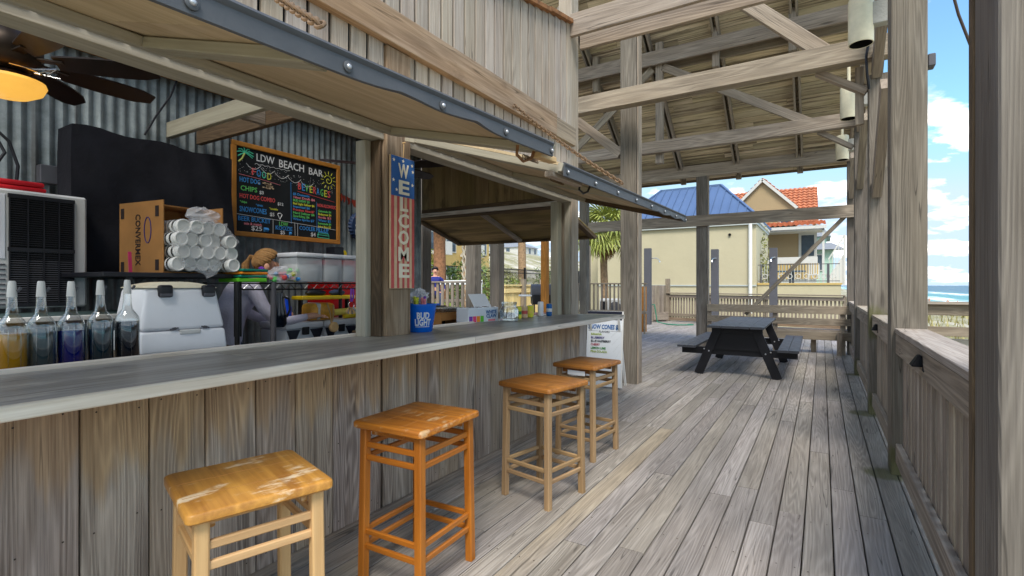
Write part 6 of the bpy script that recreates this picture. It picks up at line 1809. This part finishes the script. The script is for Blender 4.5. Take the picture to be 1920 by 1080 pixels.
R0, R1 = (-7.15, 26.7, 6.32), (-4.25, 26.7, 6.32)
HB(MB().add([*E0, R0, R1], [(0, 1, 5, 4), (1, 2, 5), (2, 3, 4, 5), (3, 0, 4), (3, 2, 1, 0)]), 'roof', 'roof_blue')
rf = [o for o in W if o.name == 'roof'][-1]
def rib(p, q_): HB(MB().bar(p, q_, 0.04, 0.07), 'roof_rib', 'roof_blue', rf)
for i in range(17):
    x = -8.4 + 0.37 * i
    if x < -7.15: tt = (x + 8.7) / 1.55
    elif x > -4.25: tt = (-2.3 - x) / 1.95
    else: tt = 1.0
    tt = max(0.02, tt - 0.02)
    rib(Vector((x, 23.82, 4.33)), Vector((x, 23.82 + 2.88 * tt, 4.33 + 2.0 * tt)))
for p, q_ in (((-2.3, 23.82, 4.32), R1), ((-8.7, 23.82, 4.32), R0), (R0, R1), ((-2.3, 29.8, 4.32), R1)):
    HB(MB().bar(p, Vector(q_) + Vector((0, 0, .02)), 0.12, 0.10), 'ridge_cap', 'roof_blue', rf)
lw = thing('terrace_wall', 'low yellow terrace wall with an iron rail in front of the tan house', 'wall', (-0.9, 24.5, -1.3))
MB().box((-2.385, 24.3, -1.3), (0.66, 24.6, 1.42)).build('wall', 'stucco_yellow', lw, world=True)
MB().box((0.40, 24.61, -1.3), (0.66, 31.0, 1.42)).build('wall', 'stucco_yellow', lw, world=True)
MB().box((-2.38, 24.26, 1.421), (0.70, 24.64, 1.50)).build('coping', 'stucco_gold', lw, world=True)
ir = MB().bar((-2.38, 24.45, 2.28), (0.62, 24.45, 2.28), 0.03, 0.03).bar((-2.38, 24.45, 1.58), (0.62, 24.45, 1.58), 0.03, 0.03).build('iron_rail', 'grill_grey', lw, world=True)
for i in range(27):
    x = -2.34 + 0.113 * i
    MB().bar((x, 24.45, 1.5), (x, 24.45, 2.28), 0.018, 0.018, (0, 1, 0)).build('iron_bar', 'trim_pale', lw, world=True)
for i in range(9):
    x = -2.1 + 0.31 * i
    MB().tube([(x + 0.10 * math.cos(a), 24.43, 1.78 + 0.10 * math.sin(a)) for a in [2 * math.pi * k / 12 for k in range(12)]], 0.016, 5, closed=True).build('iron_ring', 'trim_white', lw, world=True)
MB().bar((-2.25, 24.45, 1.5), (-2.25, 24.45, 2.3), 0.05, 0.05, (0, 1, 0)).bar((0.22, 24.45, 1.5), (0.22, 24.45, 2.3), 0.09, 0.09, (0, 1, 0)).build('rail_post', 'pillar_grey', lw, world=True)
o = MB().box((-1.7, 25.4, 1.98), (-0.6, 26.2, 2.05)).box((-1.25, 25.7, 1.42), (-1.05, 25.9, 1.98)).build('terrace_table', 'glass_dark', None, world=True, bevel=0.01)
tag(o, 'glass-topped table on the terrace behind the iron rail', 'table')
for k, x in enumerate((-1.95, -0.3)):
    tch = thing('terrace_chair', ('pale terrace chair left of the glass table', 'pale terrace chair right of the glass table')[k], 'chair', (x, 25.7, 1.42), group='chairs on the terrace')
    MB().box((-0.22, -0.22, 0.42), (0.22, 0.22, 0.46)).build('seat', 'trim_white', tch)
    for i in range(5): MB().box((-0.2 + 0.09 * i, 0.2, 0.46), (-0.16 + 0.09 * i, 0.23, 0.95)).build('back_slat', 'trim_white', tch)
    for sx in (-1, 1):
        for sy in (-1, 1): MB().box((sx * 0.2 - .02, sy * 0.2 - .02, 0), (sx * 0.2 + .02, sy * 0.2 + .02, 0.42)).build('leg', 'trim_white', tch)
MB().box((-2.4, 24.6, -1.3), (0.40, 33.0, 1.40)).build('terrace', 'concrete', None, world=True, kind='structure')

th = thing('tan_house', 'tan house with terracotta tiled roof and front gable', 'house', (-3, 36, -1.3))
def TH(mb, nm, mat, par=None, **kw): return mb.build(nm, mat, par or th, world=True, **kw)
TH(MB().box((-9.0, 34.0, -1.3), (-0.30, 40.0, 4.7)), 'wall', 'stucco_tan')
TH(MB().add([(-4.65, 33.4, 4.9), (-1.35, 33.4, 4.9), (-1.35, 33.4, 6.05), (-3.0, 33.4, 7.62), (-4.65, 33.4, 6.05), (-4.65, 37, 4.9), (-1.35, 37, 4.9), (-1.35, 37, 6.05), (-3.0, 37, 7.62), (-4.65, 37, 6.05)],
            [(0, 1, 2, 3, 4), (5, 9, 8, 7, 6), (1, 6, 7, 2), (0, 4, 9, 5), (0, 5, 6, 1)]), 'gable_wall', 'stucco_tan')
# tiled slopes: courses with rolls, one joined surface each
def tiled(nm, p00, p10, p01, p11, courses, rolls):
    """p00-p10 eave, p01-p11 ridge."""
    p00, p10, p01, p11 = map(Vector, (p00, p10, p01, p11))
    nrm_ = (p10 - p00).cross(p01 - p00).normalized()
    m = MB(); nx_ = rolls * 4
    vs = []
    for j in range(courses):
        for e in (0, 1):
            tt = (j + e) / courses
            for i in range(nx_ + 1):
                s = i / nx_
                p = p00.lerp(p10, s).lerp(p01.lerp(p11, s), tt)
                p += nrm_ * (0.035 * math.sin(i * math.pi / 2) + (0.06 if e == 0 else 0.0))
                vs.append(p)
    fs = [(r * (nx_ + 1) + i, r * (nx_ + 1) + i + 1, (r + 1) * (nx_ + 1) + i + 1, (r + 1) * (nx_ + 1) + i) for r in range(2 * courses - 1) for i in range(nx_)]
    o = m.add(vs, fs).build(nm, 'terracotta', th, world=True)
    o['kind'] = 'stuff'
    return o
tiled('roof_tiles', (-9.2, 33.5, 4.85), (-0.15, 33.5, 4.85), (-8.5, 37.2, 7.62), (-0.25, 37.2, 7.62), 14, 32)
tiled('roof_tiles', (-1.2, 33.25, 5.92), (-1.2, 37.2, 5.92), (-3.0, 33.25, 7.72), (-3.0, 37.2, 7.72), 9, 14)
tiled('roof_tiles', (-4.8, 37.2, 5.92), (-4.8, 33.25, 5.92), (-3.0, 37.2, 7.72), (-3.0, 33.25, 7.72), 9, 14)
tiled('porch_tiles', (-3.5, 32.3, 4.68), (0.2, 32.3, 4.68), (-3.5, 33.5, 5.08), (0.15, 33.5, 5.08), 4, 14)
TH(MB().add([(-0.31, 33.6, 4.72), (-0.31, 40.0, 4.72), (-0.31, 37.2, 7.5), (-0.45, 33.6, 4.72), (-0.45, 40, 4.72), (-0.45, 37.2, 7.5)], [(0, 1, 2), (3, 5, 4), (0, 3, 4, 1), (1, 4, 5, 2), (0, 2, 5, 3)]), 'side_gable', 'stucco_tan')
for p, q_ in (((-1.2, 33.24, 5.82), (-3.0, 33.24, 7.62)), ((-4.8, 33.24, 5.82), (-3.0, 33.24, 7.62))):
    TH(MB().bar(p, q_, 0.07, 0.16), 'barge_board', 'trim_white')
TH(MB().bar((-3.5, 32.24, 4.58), (0.22, 32.24, 4.58), 0.08, 0.16), 'fascia', 'trim_white')
TH(MB().box((-3.4, 32.35, 4.42), (0.1, 34.0, 4.5)), 'porch_ceiling', 'trim_white')
TH(MB().box((-4.5, 33.34, 4.905), (-1.5, 33.39, 5.02)), 'gable_band', 'trim_white')
for (x0, x1, z0, z1, y) in ((-2.03, -1.53, 4.98, 5.36, 33.36), (-1.02, -0.38, 3.10, 4.30, 33.96)):
    wf_ = TH(MB().box((x0 - 0.14, y, z0 - 0.14), (x1 + 0.14, y + 0.045, z1 + 0.14)), 'window', 'trim_white')
    TH(MB().box((x0, y - 0.012, z0), (x1, y - 0.002, z1)), 'pane', 'glass_dark', wf_)
TH(MB().box((-3.4, 32.4, 2.62), (-0.2, 32.5, 2.98)), 'balcony_band', 'trim_white')
for i in range(24):
    x = -3.35 + 0.135 * i
    TH(MB().box((x, 32.42, 1.75), (x + 0.07, 32.48, 2.62)), 'balcony_slat', 'stucco_gold')
TH(MB().box((-3.45, 32.52, 1.4), (-0.25, 34.0, 1.75)), 'balcony_base', 'trim_pale')
TH(MB().box((0.02, 32.35, 1.4), (0.12, 32.45, 4.5)), 'porch_post', 'trim_white')
gh = thing('green_house', 'small sea-green house with grey roof beside the stairs', 'house', (0, 46, -1.3))
def GH(mb, nm, mat, par=None): return mb.build(nm, mat, par or gh, world=True)
GH(MB().box((-2.6, 45.5, -1.3), (0.75, 52, 4.1)), 'wall', 'sea_green')
GH(MB().box((-2.6, 46.5, 4.11), (0.30, 52, 5.2)), 'upper_wall', 'sea_green')
GH(MB().hexa([(-2.8, 45.0, 4.12), (1.5, 45.0, 4.12), (1.5, 46.4, 4.12), (-2.8, 46.4, 4.12), (-2.6, 45.6, 4.5), (0.9, 45.6, 4.5), (0.6, 46.4, 4.7), (-2.6, 46.4, 4.7)]), 'porch_roof', 'roof_grey')
GH(MB().hexa([(-2.9, 46.2, 5.21), (0.6, 46.2, 5.21), (0.6, 52.2, 5.21), (-2.9, 52.2, 5.21), (-2.0, 48, 6.6), (-0.3, 48, 6.6), (-0.3, 50, 6.6), (-2.0, 50, 6.6)]), 'roof', 'roof_grey')
for (x0, x1, z0, z1) in ((-0.45, 0.0, 2.6, 3.7), (-2.2, -1.6, 2.6, 3.7)):
    wf_ = GH(MB().box((x0 - .1, 45.42, z0 - .1), (x1 + .1, 45.49, z1 + .1)), 'window', 'trim_white')
    GH(MB().box((x0, 45.39, z0), (x1, 45.415, z1)), 'pane', 'glass_dark', wf_)
stt = thing('outdoor_stair', 'white outdoor stair rising beside the green house', 'stairs', (0.8, 30, 1.4))
MB().hexa([(0.30, 29.9, 1.45), (0.98, 29.9, 1.45), (0.98, 30.0, 1.45), (0.30, 30.0, 1.45), (0.30, 29.9, 1.85), (0.98, 29.9, 3.05), (0.98, 30.0, 3.05), (0.30, 30.0, 1.85)]).build('side_panel', 'trim_white', stt, world=True)
MB().box((0.90, 29.86, 1.4), (0.99, 29.94, 3.9)).build('newel', 'trim_white', stt, world=True)
MB().bar((0.28, 29.92, 2.7), (0.96, 29.92, 3.9), 0.05, 0.06).build('handrail', 'trim_white', stt, world=True)
for i in range(5):
    x = 0.32 + 0.13 * i
    MB().bar((x, 29.92, 1.9 + i * 0.22), (x, 29.92, 2.75 + 0.22 * i), 0.025, 0.025, (0, 1, 0)).build('baluster', 'trim_white', stt, world=True)
o = MB().box((1.15, 30, -1.3), (1.22, 30.07, 2.5)).lathe([(0.09, 2.5), (0.11, 2.56), (0.05, 2.66)], 10, (1.185, 30.035, 0)).build('black_pole', 'black_metal', None, world=True)
tag(o, 'thin dark pole behind the far end of the bench', 'pole')

# ------------------------------------------------------------------ trees and shrubs
def leaf_cloud(n, lobes, size, jitter=0.3):
    m = MB()
    for i in range(n):
        cx, cy, cz, rx, ry, rz_ = rnd.choice(lobes)
        while True:
            d_ = Vector((rnd.uniform(-1, 1), rnd.uniform(-1, 1), rnd.uniform(-1, 1)))
            if 0.25 < d_.length < 1: break
        d_ = d_.normalized() * (d_.length ** 0.4)
        c = Vector((cx + d_.x * rx, cy + d_.y * ry, cz + d_.z * rz_))
        u = Vector((rnd.gauss(0, 1), rnd.gauss(0, 1), rnd.gauss(0, 1))).normalized()
        w = u.orthogonal().normalized()
        s = size * rnd.uniform(0.6, 1.4)
        m.add([c - u * s, c + w * s * 0.45, c + u * s, c - w * s * 0.45], [(0, 1, 2, 3)])
    return m
def shrub(label, x, y, r, h, mat, n=900):
    z = ground_h(x, y)
    t = thing('shrub', label, 'shrub', (x, y, z), group=None)
    lobes = [(rnd.uniform(-r, r) * 0.6, rnd.uniform(-r, r) * 0.6, h * rnd.uniform(0.35, 0.75), r * 0.55, r * 0.55, h * 0.35) for _ in range(7)]
    leaf_cloud(n, lobes, 0.09).build('foliage', mat, t)
    MB().tube([(0, 0, 0), (0.05, 0.02, h * 0.5)], [0.05, 0.02], 6).tube([(0, 0, 0.05), (-0.15, 0.1, h * 0.5)], [0.04, 0.015], 6).build('stem', 'palm_trunk', t)
def frond_mesh(L, n, spread, droop, seedv):
    r_ = random.Random(seedv)
    m = MB()
    m.tube([(0, 0, 0), (L * 0.3, 0, L * 0.10), (L * 0.5, 0, L * 0.10)], [0.02, 0.014, 0.01], 5)
    o_ = Vector((L * 0.48, 0, L * 0.10))
    for i in range(n):
        a = spread * (i / (n - 1) - 0.5)
        ll = L * 0.62 * (0.75 + 0.25 * math.cos(a)) * r_.uniform(0.85, 1.1)
        d_ = Vector((math.cos(a), math.sin(a), 0))
        s_ = Vector((-math.sin(a), math.cos(a), 0)) * 0.026
        p1 = o_ + d_ * ll * 0.55 + Vector((0, 0, 0.04 - droop * 0.12 * ll))
        p2 = o_ + d_ * ll * 0.92 + Vector((0, 0, -droop * ll * r_.uniform(0.4, 0.8)))
        m.add([o_, p1 + s_, p1 - s_, p2], [(0, 2, 1), (1, 2, 3)])
    return m.mesh('frond')
FR = [frond_mesh(1.15, 17, R(190), 0.7, k) for k in range(3)]
def palm(label, x, y, zb, zc, tr, mat, fronds, lattice=False, scale=1.0):
    t = thing('palm_tree', label, 'palm tree', (x, y, zb))
    m = MB(); k = 9
    m.tube([(0.05 * math.sin(i * 0.7), 0.04 * math.cos(i), (zc - zb) * i / k) for i in range(k + 1)], [tr * (1.15 - 0.15 * i / k + 0.03 * (i % 2)) for i in range(k + 1)], 12)
    tk = m.build('trunk', mat, t, smooth=True)
    if lattice:
        bm_ = MB()
        for r_i in range(int((zc - zb) / 0.24)):
            for q in range(7):
                a = 2 * math.pi * (q + 0.5 * (r_i % 2)) / 7
                z = 0.24 * r_i
                p0 = Vector((math.cos(a) * tr, math.sin(a) * tr, z))
                for sgn in (-1, 1):
                    p1 = Vector((math.cos(a + sgn * 0.45) * (tr + 0.06), math.sin(a + sgn * 0.45) * (tr + 0.06), z + 0.27))
                    bm_.bar(p0, p1, 0.05, 0.03, (math.cos(a), math.sin(a), 0))
        o = bm_.build('leaf_bases', 'palm_boot', t); o['kind'] = 'stuff'
    else:
        for i in range(14):
            a = i * 2.4; z = (zc - zb) - 0.10 - 0.03 * i
            MB().bar((math.cos(a) * tr, math.sin(a) * tr, z - 0.12), (math.cos(a) * (tr + 0.13), math.sin(a) * (tr + 0.13), z + 0.14), 0.06, 0.03).build('leaf_base', 'palm_boot', t)
    for i in range(fronds):
        a = i * 2.39996; el = R(68 - 118 * (i / fronds) ** 0.9)
        Mw = W[t] @ Matrix.Translation((0, 0, zc - zb)) @ Matrix.Rotation(a, 4, 'Z') @ Matrix.Rotation(-el, 4, 'Y') @ Matrix.Rotation(rnd.uniform(-.5, .5), 4, 'X') @ Matrix.Scale(scale * rnd.uniform(0.85, 1.12), 4)
        place('frond', FR[i % 3], 'leaf_palm', t, Mw)
    if not lattice:
        for i in range(10):
            a = i * 2.0
            Mw = W[t] @ Matrix.Translation((0, 0, zc - zb - 0.08)) @ Matrix.Rotation(a, 4, 'Z') @ Matrix.Rotation(R(70 + 8 * (i % 3)), 4, 'Y') @ Matrix.Scale(scale * 0.7, 4)
            me_ = FRD[i % 3]
            place('dead_frond', me_, 'palm_thatch', t, Mw)
FRD = [f.copy() for f in FR]
palm('fan palm with shaggy crown between the bar corner and the column', -7.55, 19.6, -1.0, 3.55, 0.14, 'palm_trunk', 52, scale=1.28)
palm('brown shaggy palm trunk behind the seated person', -15.0, 18.2, ground_h(-15, 18.2), 5.2, 0.26, 'palm_trunk_brown', 20, scale=1.3)
palm('palm trunk wrapped in a criss-cross of cut leaf bases', -11.0, 15.0, ground_h(-11, 15) + 0.0, 4.6, 0.20, 'palm_trunk', 18, lattice=True, scale=1.2)
palm('slim leaning palm on the dune seen through the end opening', -21.0, 36.0, ground_h(-21, 36), 7.2, 0.30, 'palm_trunk', 20, scale=1.4)
for (lb, x, y, r, h, mt, n) in (('bright green shrub left of the brown palm trunk', -16.4, 18.6, 0.9, 4.0, 'leaf_bright', 1100), ('dark green shrub right of the brown palm trunk', -15.2, 20.4, 1.3, 3.6, 'leaf_shrub', 1500),
                                ('olive shrub between brown palm and lattice palm', -15.6, 23.2, 1.6, 3.9, 'leaf_olive', 1500), ('low bright hedge plant below the lattice palm', -12.4, 16.9, 0.9, 2.0, 'leaf_bright', 1000),
                                ('low green plant behind the white rail', -13.9, 16.6, 1.0, 1.9, 'leaf_bright', 1000), ('dark shrub at the edge of the WELCOME board', -15.6, 15.6, 0.8, 3.2, 'leaf_shrub', 800),
                                ('spiky green plant beyond the black iron fence', -18.8, 30.5, 1.1, 2.4, 'leaf_bright', 700), ('pale olive bush on the dune behind the iron fence', -24, 38, 2.2, 3.0, 'leaf_olive', 900),
                                ('green bush on the dune right of the leaning palm', -23, 44, 2.0, 3.0, 'leaf_shrub', 800), ('dusty bush low on the dune by the grill', -20.5, 41, 1.8, 2.3, 'leaf_olive', 800),
                                ('round dark bush high on the sand hill', -62, 118, 3.2, 3.2, 'leaf_shrub', 500), ('wide olive bush halfway up the sand hill', -45, 92, 4.0, 3.4, 'leaf_olive', 600),
                                ('vine creeping over the corner of the yellow house', -2.15, 25.5, 0.35, 5.2, 'leaf_olive', 500)):
    shrub(lb, x, y, r, h, mt, n)

# ------------------------------------------------------------------ terrace to the left, seen through the bar
MB().box((-12.2, 8.3, -1.3), (-5.6, 14.2, 0.45)).build('raised_terrace', 'concrete', None, world=True, kind='structure')
t = thing('balustrade', 'pale balustrade with flat pickets in front of the seated person', 'railing', (-7.0, 8.5, 0.45))
board('handrail', (-8.6, 8.5, 1.47), (-5.95, 8.5, 1.47), 0.14, 0.035, 'far_wood', t)
board('bottom_rail', (-8.6, 8.5, 0.55), (-5.95, 8.5, 0.55), 0.04, 0.09, 'far_wood', t)
for i in range(20):
    x = -8.5 + 0.133 * i
    board('baluster', (x, 8.47, 0.46), (x, 8.47, 1.45), 0.07, 0.03, 'far_wood', t, up=(0, 1, 0))
t = thing('balustrade', 'square-picket balustrade left of the column below the fan palm', 'railing', (-5.6, 14.5, 0))
board('handrail', (-7.4, 14.5, 1.45), (-4.3, 14.5, 1.45), 0.10, 0.04, 'far_wood', t)
board('bottom_rail', (-7.4, 14.5, 0.62), (-4.3, 14.5, 0.62), 0.05, 0.08, 'far_wood', t)
for i in range(24):
    x = -7.36 + 0.13 * i
    board('baluster', (x, 14.5, 0.0), (x, 14.5, 1.43), 0.045, 0.045, 'far_wood', t, up=(0, 1, 0))
board('post', (-4.72, 14.45, 0), (-4.72, 14.45, 1.62), 0.13, 0.13, 'far_wood_yellow', t, up=(0, 1, 0))
board('post', (-6.1, 14.45, 0), (-6.1, 14.45, 2.6), 0.13, 0.13, 'far_wood', t, up=(0, 1, 0))
t = thing('outdoor_unit', 'pale machine with round fan grille behind the square-picket balustrade', 'machine', (-5.55, 15.2, 0))
MB().box((-0.42, -0.15, 0.0), (0.42, 0.25, 0.98)).build('casing', 'off_white', t, bevel=0.02)
MB().lathe([(0.20, 0), (0.19, 0.01), (0.0001, 0.012)], 20, m=Matrix.Translation((0.1, -0.152, 0.70)) @ Matrix.Rotation(R(90), 4, 'X')).build('fan_grille', 'grill_grey', t)
MB().box((-0.38, -0.162, 0.60), (-0.16, -0.152, 0.9)).build('vent_panel', 'black_plastic', t)
o = MB().box((-13.6, 12.9, 1.42), (-9.0, 13.0, 1.56)).box((-13.6, 12.92, 0.45), (-13.5, 12.98, 1.42)).box((-10.0, 12.92, 0.45), (-9.9, 12.98, 1.42)).box((-9.1, 12.92, 0.45), (-9.0, 12.98, 1.42)).build('white_rail', 'white_paint', None, world=True, bevel=0.01)
tag(o, 'low white rail behind the seated person', 'rail')
t = thing('picket_fence', 'sunny yellow picket fence beyond the end opening', 'fence', (-9.0, 16.2, 0.2))
for i in range(30):
    y = 14.3 + 0.125 * i
    board('picket', (-9.0, y, 0.0), (-9.0, y, 1.36), 0.025, 0.10, 'far_wood_yellow', t, up=(0, 1, 0))
board('cap_rail', (-8.97, 14.2, 1.40), (-8.97, 18.1, 1.40), 0.12, 0.05, 'far_wood_yellow', t)
board('rail', (-8.96, 14.2, 1.22), (-8.96, 18.1, 1.22), 0.04, 0.14, 'far_wood_yellow', t)
for y in (15.35, 16.75):
    board('post', (-8.9, y, -0.3), (-8.9, y, 1.62), 0.15, 0.15, 'far_wood', t, up=(0, 1, 0))
t = thing('barbecue_grill', 'covered barbecue grill with dark lid before the yellow pickets', 'grill', (-6.28, 11.95, 0.45), R(35))
MB().lathe([(0.01, -0.01), (0.22, 0.0), (0.22, 0.36), (0.01, 0.37)], 20, m=Matrix.Translation((0.36, -0.02, 0.76)) @ Matrix.Rotation(R(-90), 4, 'Y') @ Matrix.Diagonal((1, 1, 2, 1))).build('lid', 'grill_grey', t, smooth=True)
MB().box((-0.35, -0.28, 0.45), (0.35, 0.24, 0.70)).build('firebox', 'black_metal', t, bevel=0.02)
MB().box((-0.68, -0.26, 0.66), (-0.36, 0.22, 0.70)).build('side_shelf', 'white_paint', t, bevel=0.01)
for sx in (-0.3, 0.3):
    for sy in (-0.22, 0.2): MB().tube([(sx, sy, 0.0), (sx, sy, 0.45)], 0.02, 6).build('leg', 'black_metal', t)
MB().lathe([(0.09, 0), (0.09, 0.04)], 16, m=Matrix.Translation((0.34, -0.3, 0.09)) @ Matrix.Rotation(R(90), 4, 'X')).build('wheel', 'black_plastic', t)
t = thing('iron_fence', 'black iron fence with square posts along the dune path', 'fence', (-16, 27, 0.3))
for z in (2.36, 2.16, 0.72):
    MB().bar((-16, 19.0, z), (-16, 36, z), 0.05, 0.05).build('rail', 'black_metal', t, world=True)
for i in range(140):
    y = 19.05 + 0.121 * i
    MB().bar((-16, y, 0.5), (-16, y, 2.42), 0.022, 0.022, (0, 1, 0)).build('picket', 'black_metal', t, world=True) if i == 0 else None
pk = [o for o in W if o.parent == t and o.name.startswith('picket')][0]
for i in range(1, 140):
    o = pk.copy(); col.objects.link(o); setm(o, W[pk] @ Matrix.Translation((0, 0.121 * i, 0)), t)
for y in (19, 21.9, 24.8, 27.7, 30.6, 33.5, 36):
    MB().bar((-15.97, y, 0.2), (-15.97, y, 2.5), 0.11, 0.11, (0, 1, 0)).build('post', 'black_metal', t, world=True)
def block(label, x0, x1, y0, y1, z1, wall, wins, rows, roof=None):
    cx, cy = (x0 + x1) / 2, (y0 + y1) / 2
    zb = ground_h(cx, cy) - 0.6
    t = thing('apartment_house' if z1 > 8 else 'hill_house', label, 'house', (cx, cy, zb))
    MB().box((x0, y0, zb), (x1, y1, zb + z1)).build('wall', wall, t, world=True)
    if roof:
        e = 0.4
        MB().add([(x0 - e, y0 - e, zb + z1), (x1 + e, y0 - e, zb + z1), (x1 + e, y1 + e, zb + z1), (x0 - e, y1 + e, zb + z1), (cx, y0 + (y1 - y0) * .35, zb + z1 + 2.2), (cx, y0 + (y1 - y0) * .65, zb + z1 + 2.2)],
                 [(0, 1, 4), (1, 2, 5, 4), (2, 3, 5), (3, 0, 4, 5), (3, 2, 1, 0)]).build('roof', roof, t, world=True)
    for r_ in range(rows):
        zz_ = zb + 1.4 + 3.0 * r_
        for k in range(wins):                       # the side that looks towards the sea
            yy = y0 + (y1 - y0) * (k + 0.5) / wins
            w_ = MB().box((x1, yy - 0.75, zz_ - 0.1), (x1 + 0.06, yy + 0.75, zz_ + 1.7)).build('window', 'trim_white', t, world=True)
            MB().box((x1 + 0.065, yy - 0.62, zz_ + 0.02), (x1 + 0.09, yy + 0.62, zz_ + 1.58)).build('pane', 'glass_dark', w_, world=True)
            if z1 > 8 and k % 2 == 0:
                MB().box((x1 + 0.1, yy - 1.2, zz_ - 0.4), (x1 + 1.2, yy + 1.2, zz_ - 0.2)).box((x1 + 1.1, yy - 1.2, zz_ - 0.199), (x1 + 1.2, yy + 1.2, zz_ + 0.75)).build('balcony', 'trim_white', t, world=True)
        yy = None
        for k in range(max(1, wins // 2)):          # the side facing the camera
            xx = x0 + (x1 - x0) * (k + 0.5) / max(1, wins // 2)
            w_ = MB().box((xx - 0.75, y0 - 0.06, zz_ - 0.1), (xx + 0.75, y0, zz_ + 1.7)).build('window', 'trim_white', t, world=True)
            MB().box((xx - 0.62, y0 - 0.09, zz_ + 0.02), (xx + 0.62, y0 - 0.065, zz_ + 1.58)).build('pane', 'glass_dark', w_, world=True)
block('golden apartment house with white balconies behind the palms', -42, -29, 28, 43, 10.5, 'stucco_gold', 6, 3, 'terracotta')
block('golden apartment house farther left behind the shrubs', -44, -31, 12, 26, 10.5, 'stucco_gold', 5, 3, 'terracotta')
block('small house with a hipped roof on top of the sand hill', -84, -75, 128, 138, 3.2, 'trim_white', 3, 1, 'roof_grey')
block('low white house on the slope of the sand hill', -66, -58, 82, 90, 2.6, 'trim_white', 3, 1, 'roof_grey')
block('pale house half hidden at the left foot of the sand hill', -58, -50, 62, 72, 4.2, 'stucco_yellow', 3, 1, 'terracotta')
MB().box((-22.2, 46, -1), (-21.9, 56, 1.9)).build('garden_wall', 'white_paint', None, world=True)
tag([o for o in W if o.name == 'garden_wall'][0], 'long low white wall on the dune to the right of the leaning palm', 'wall')
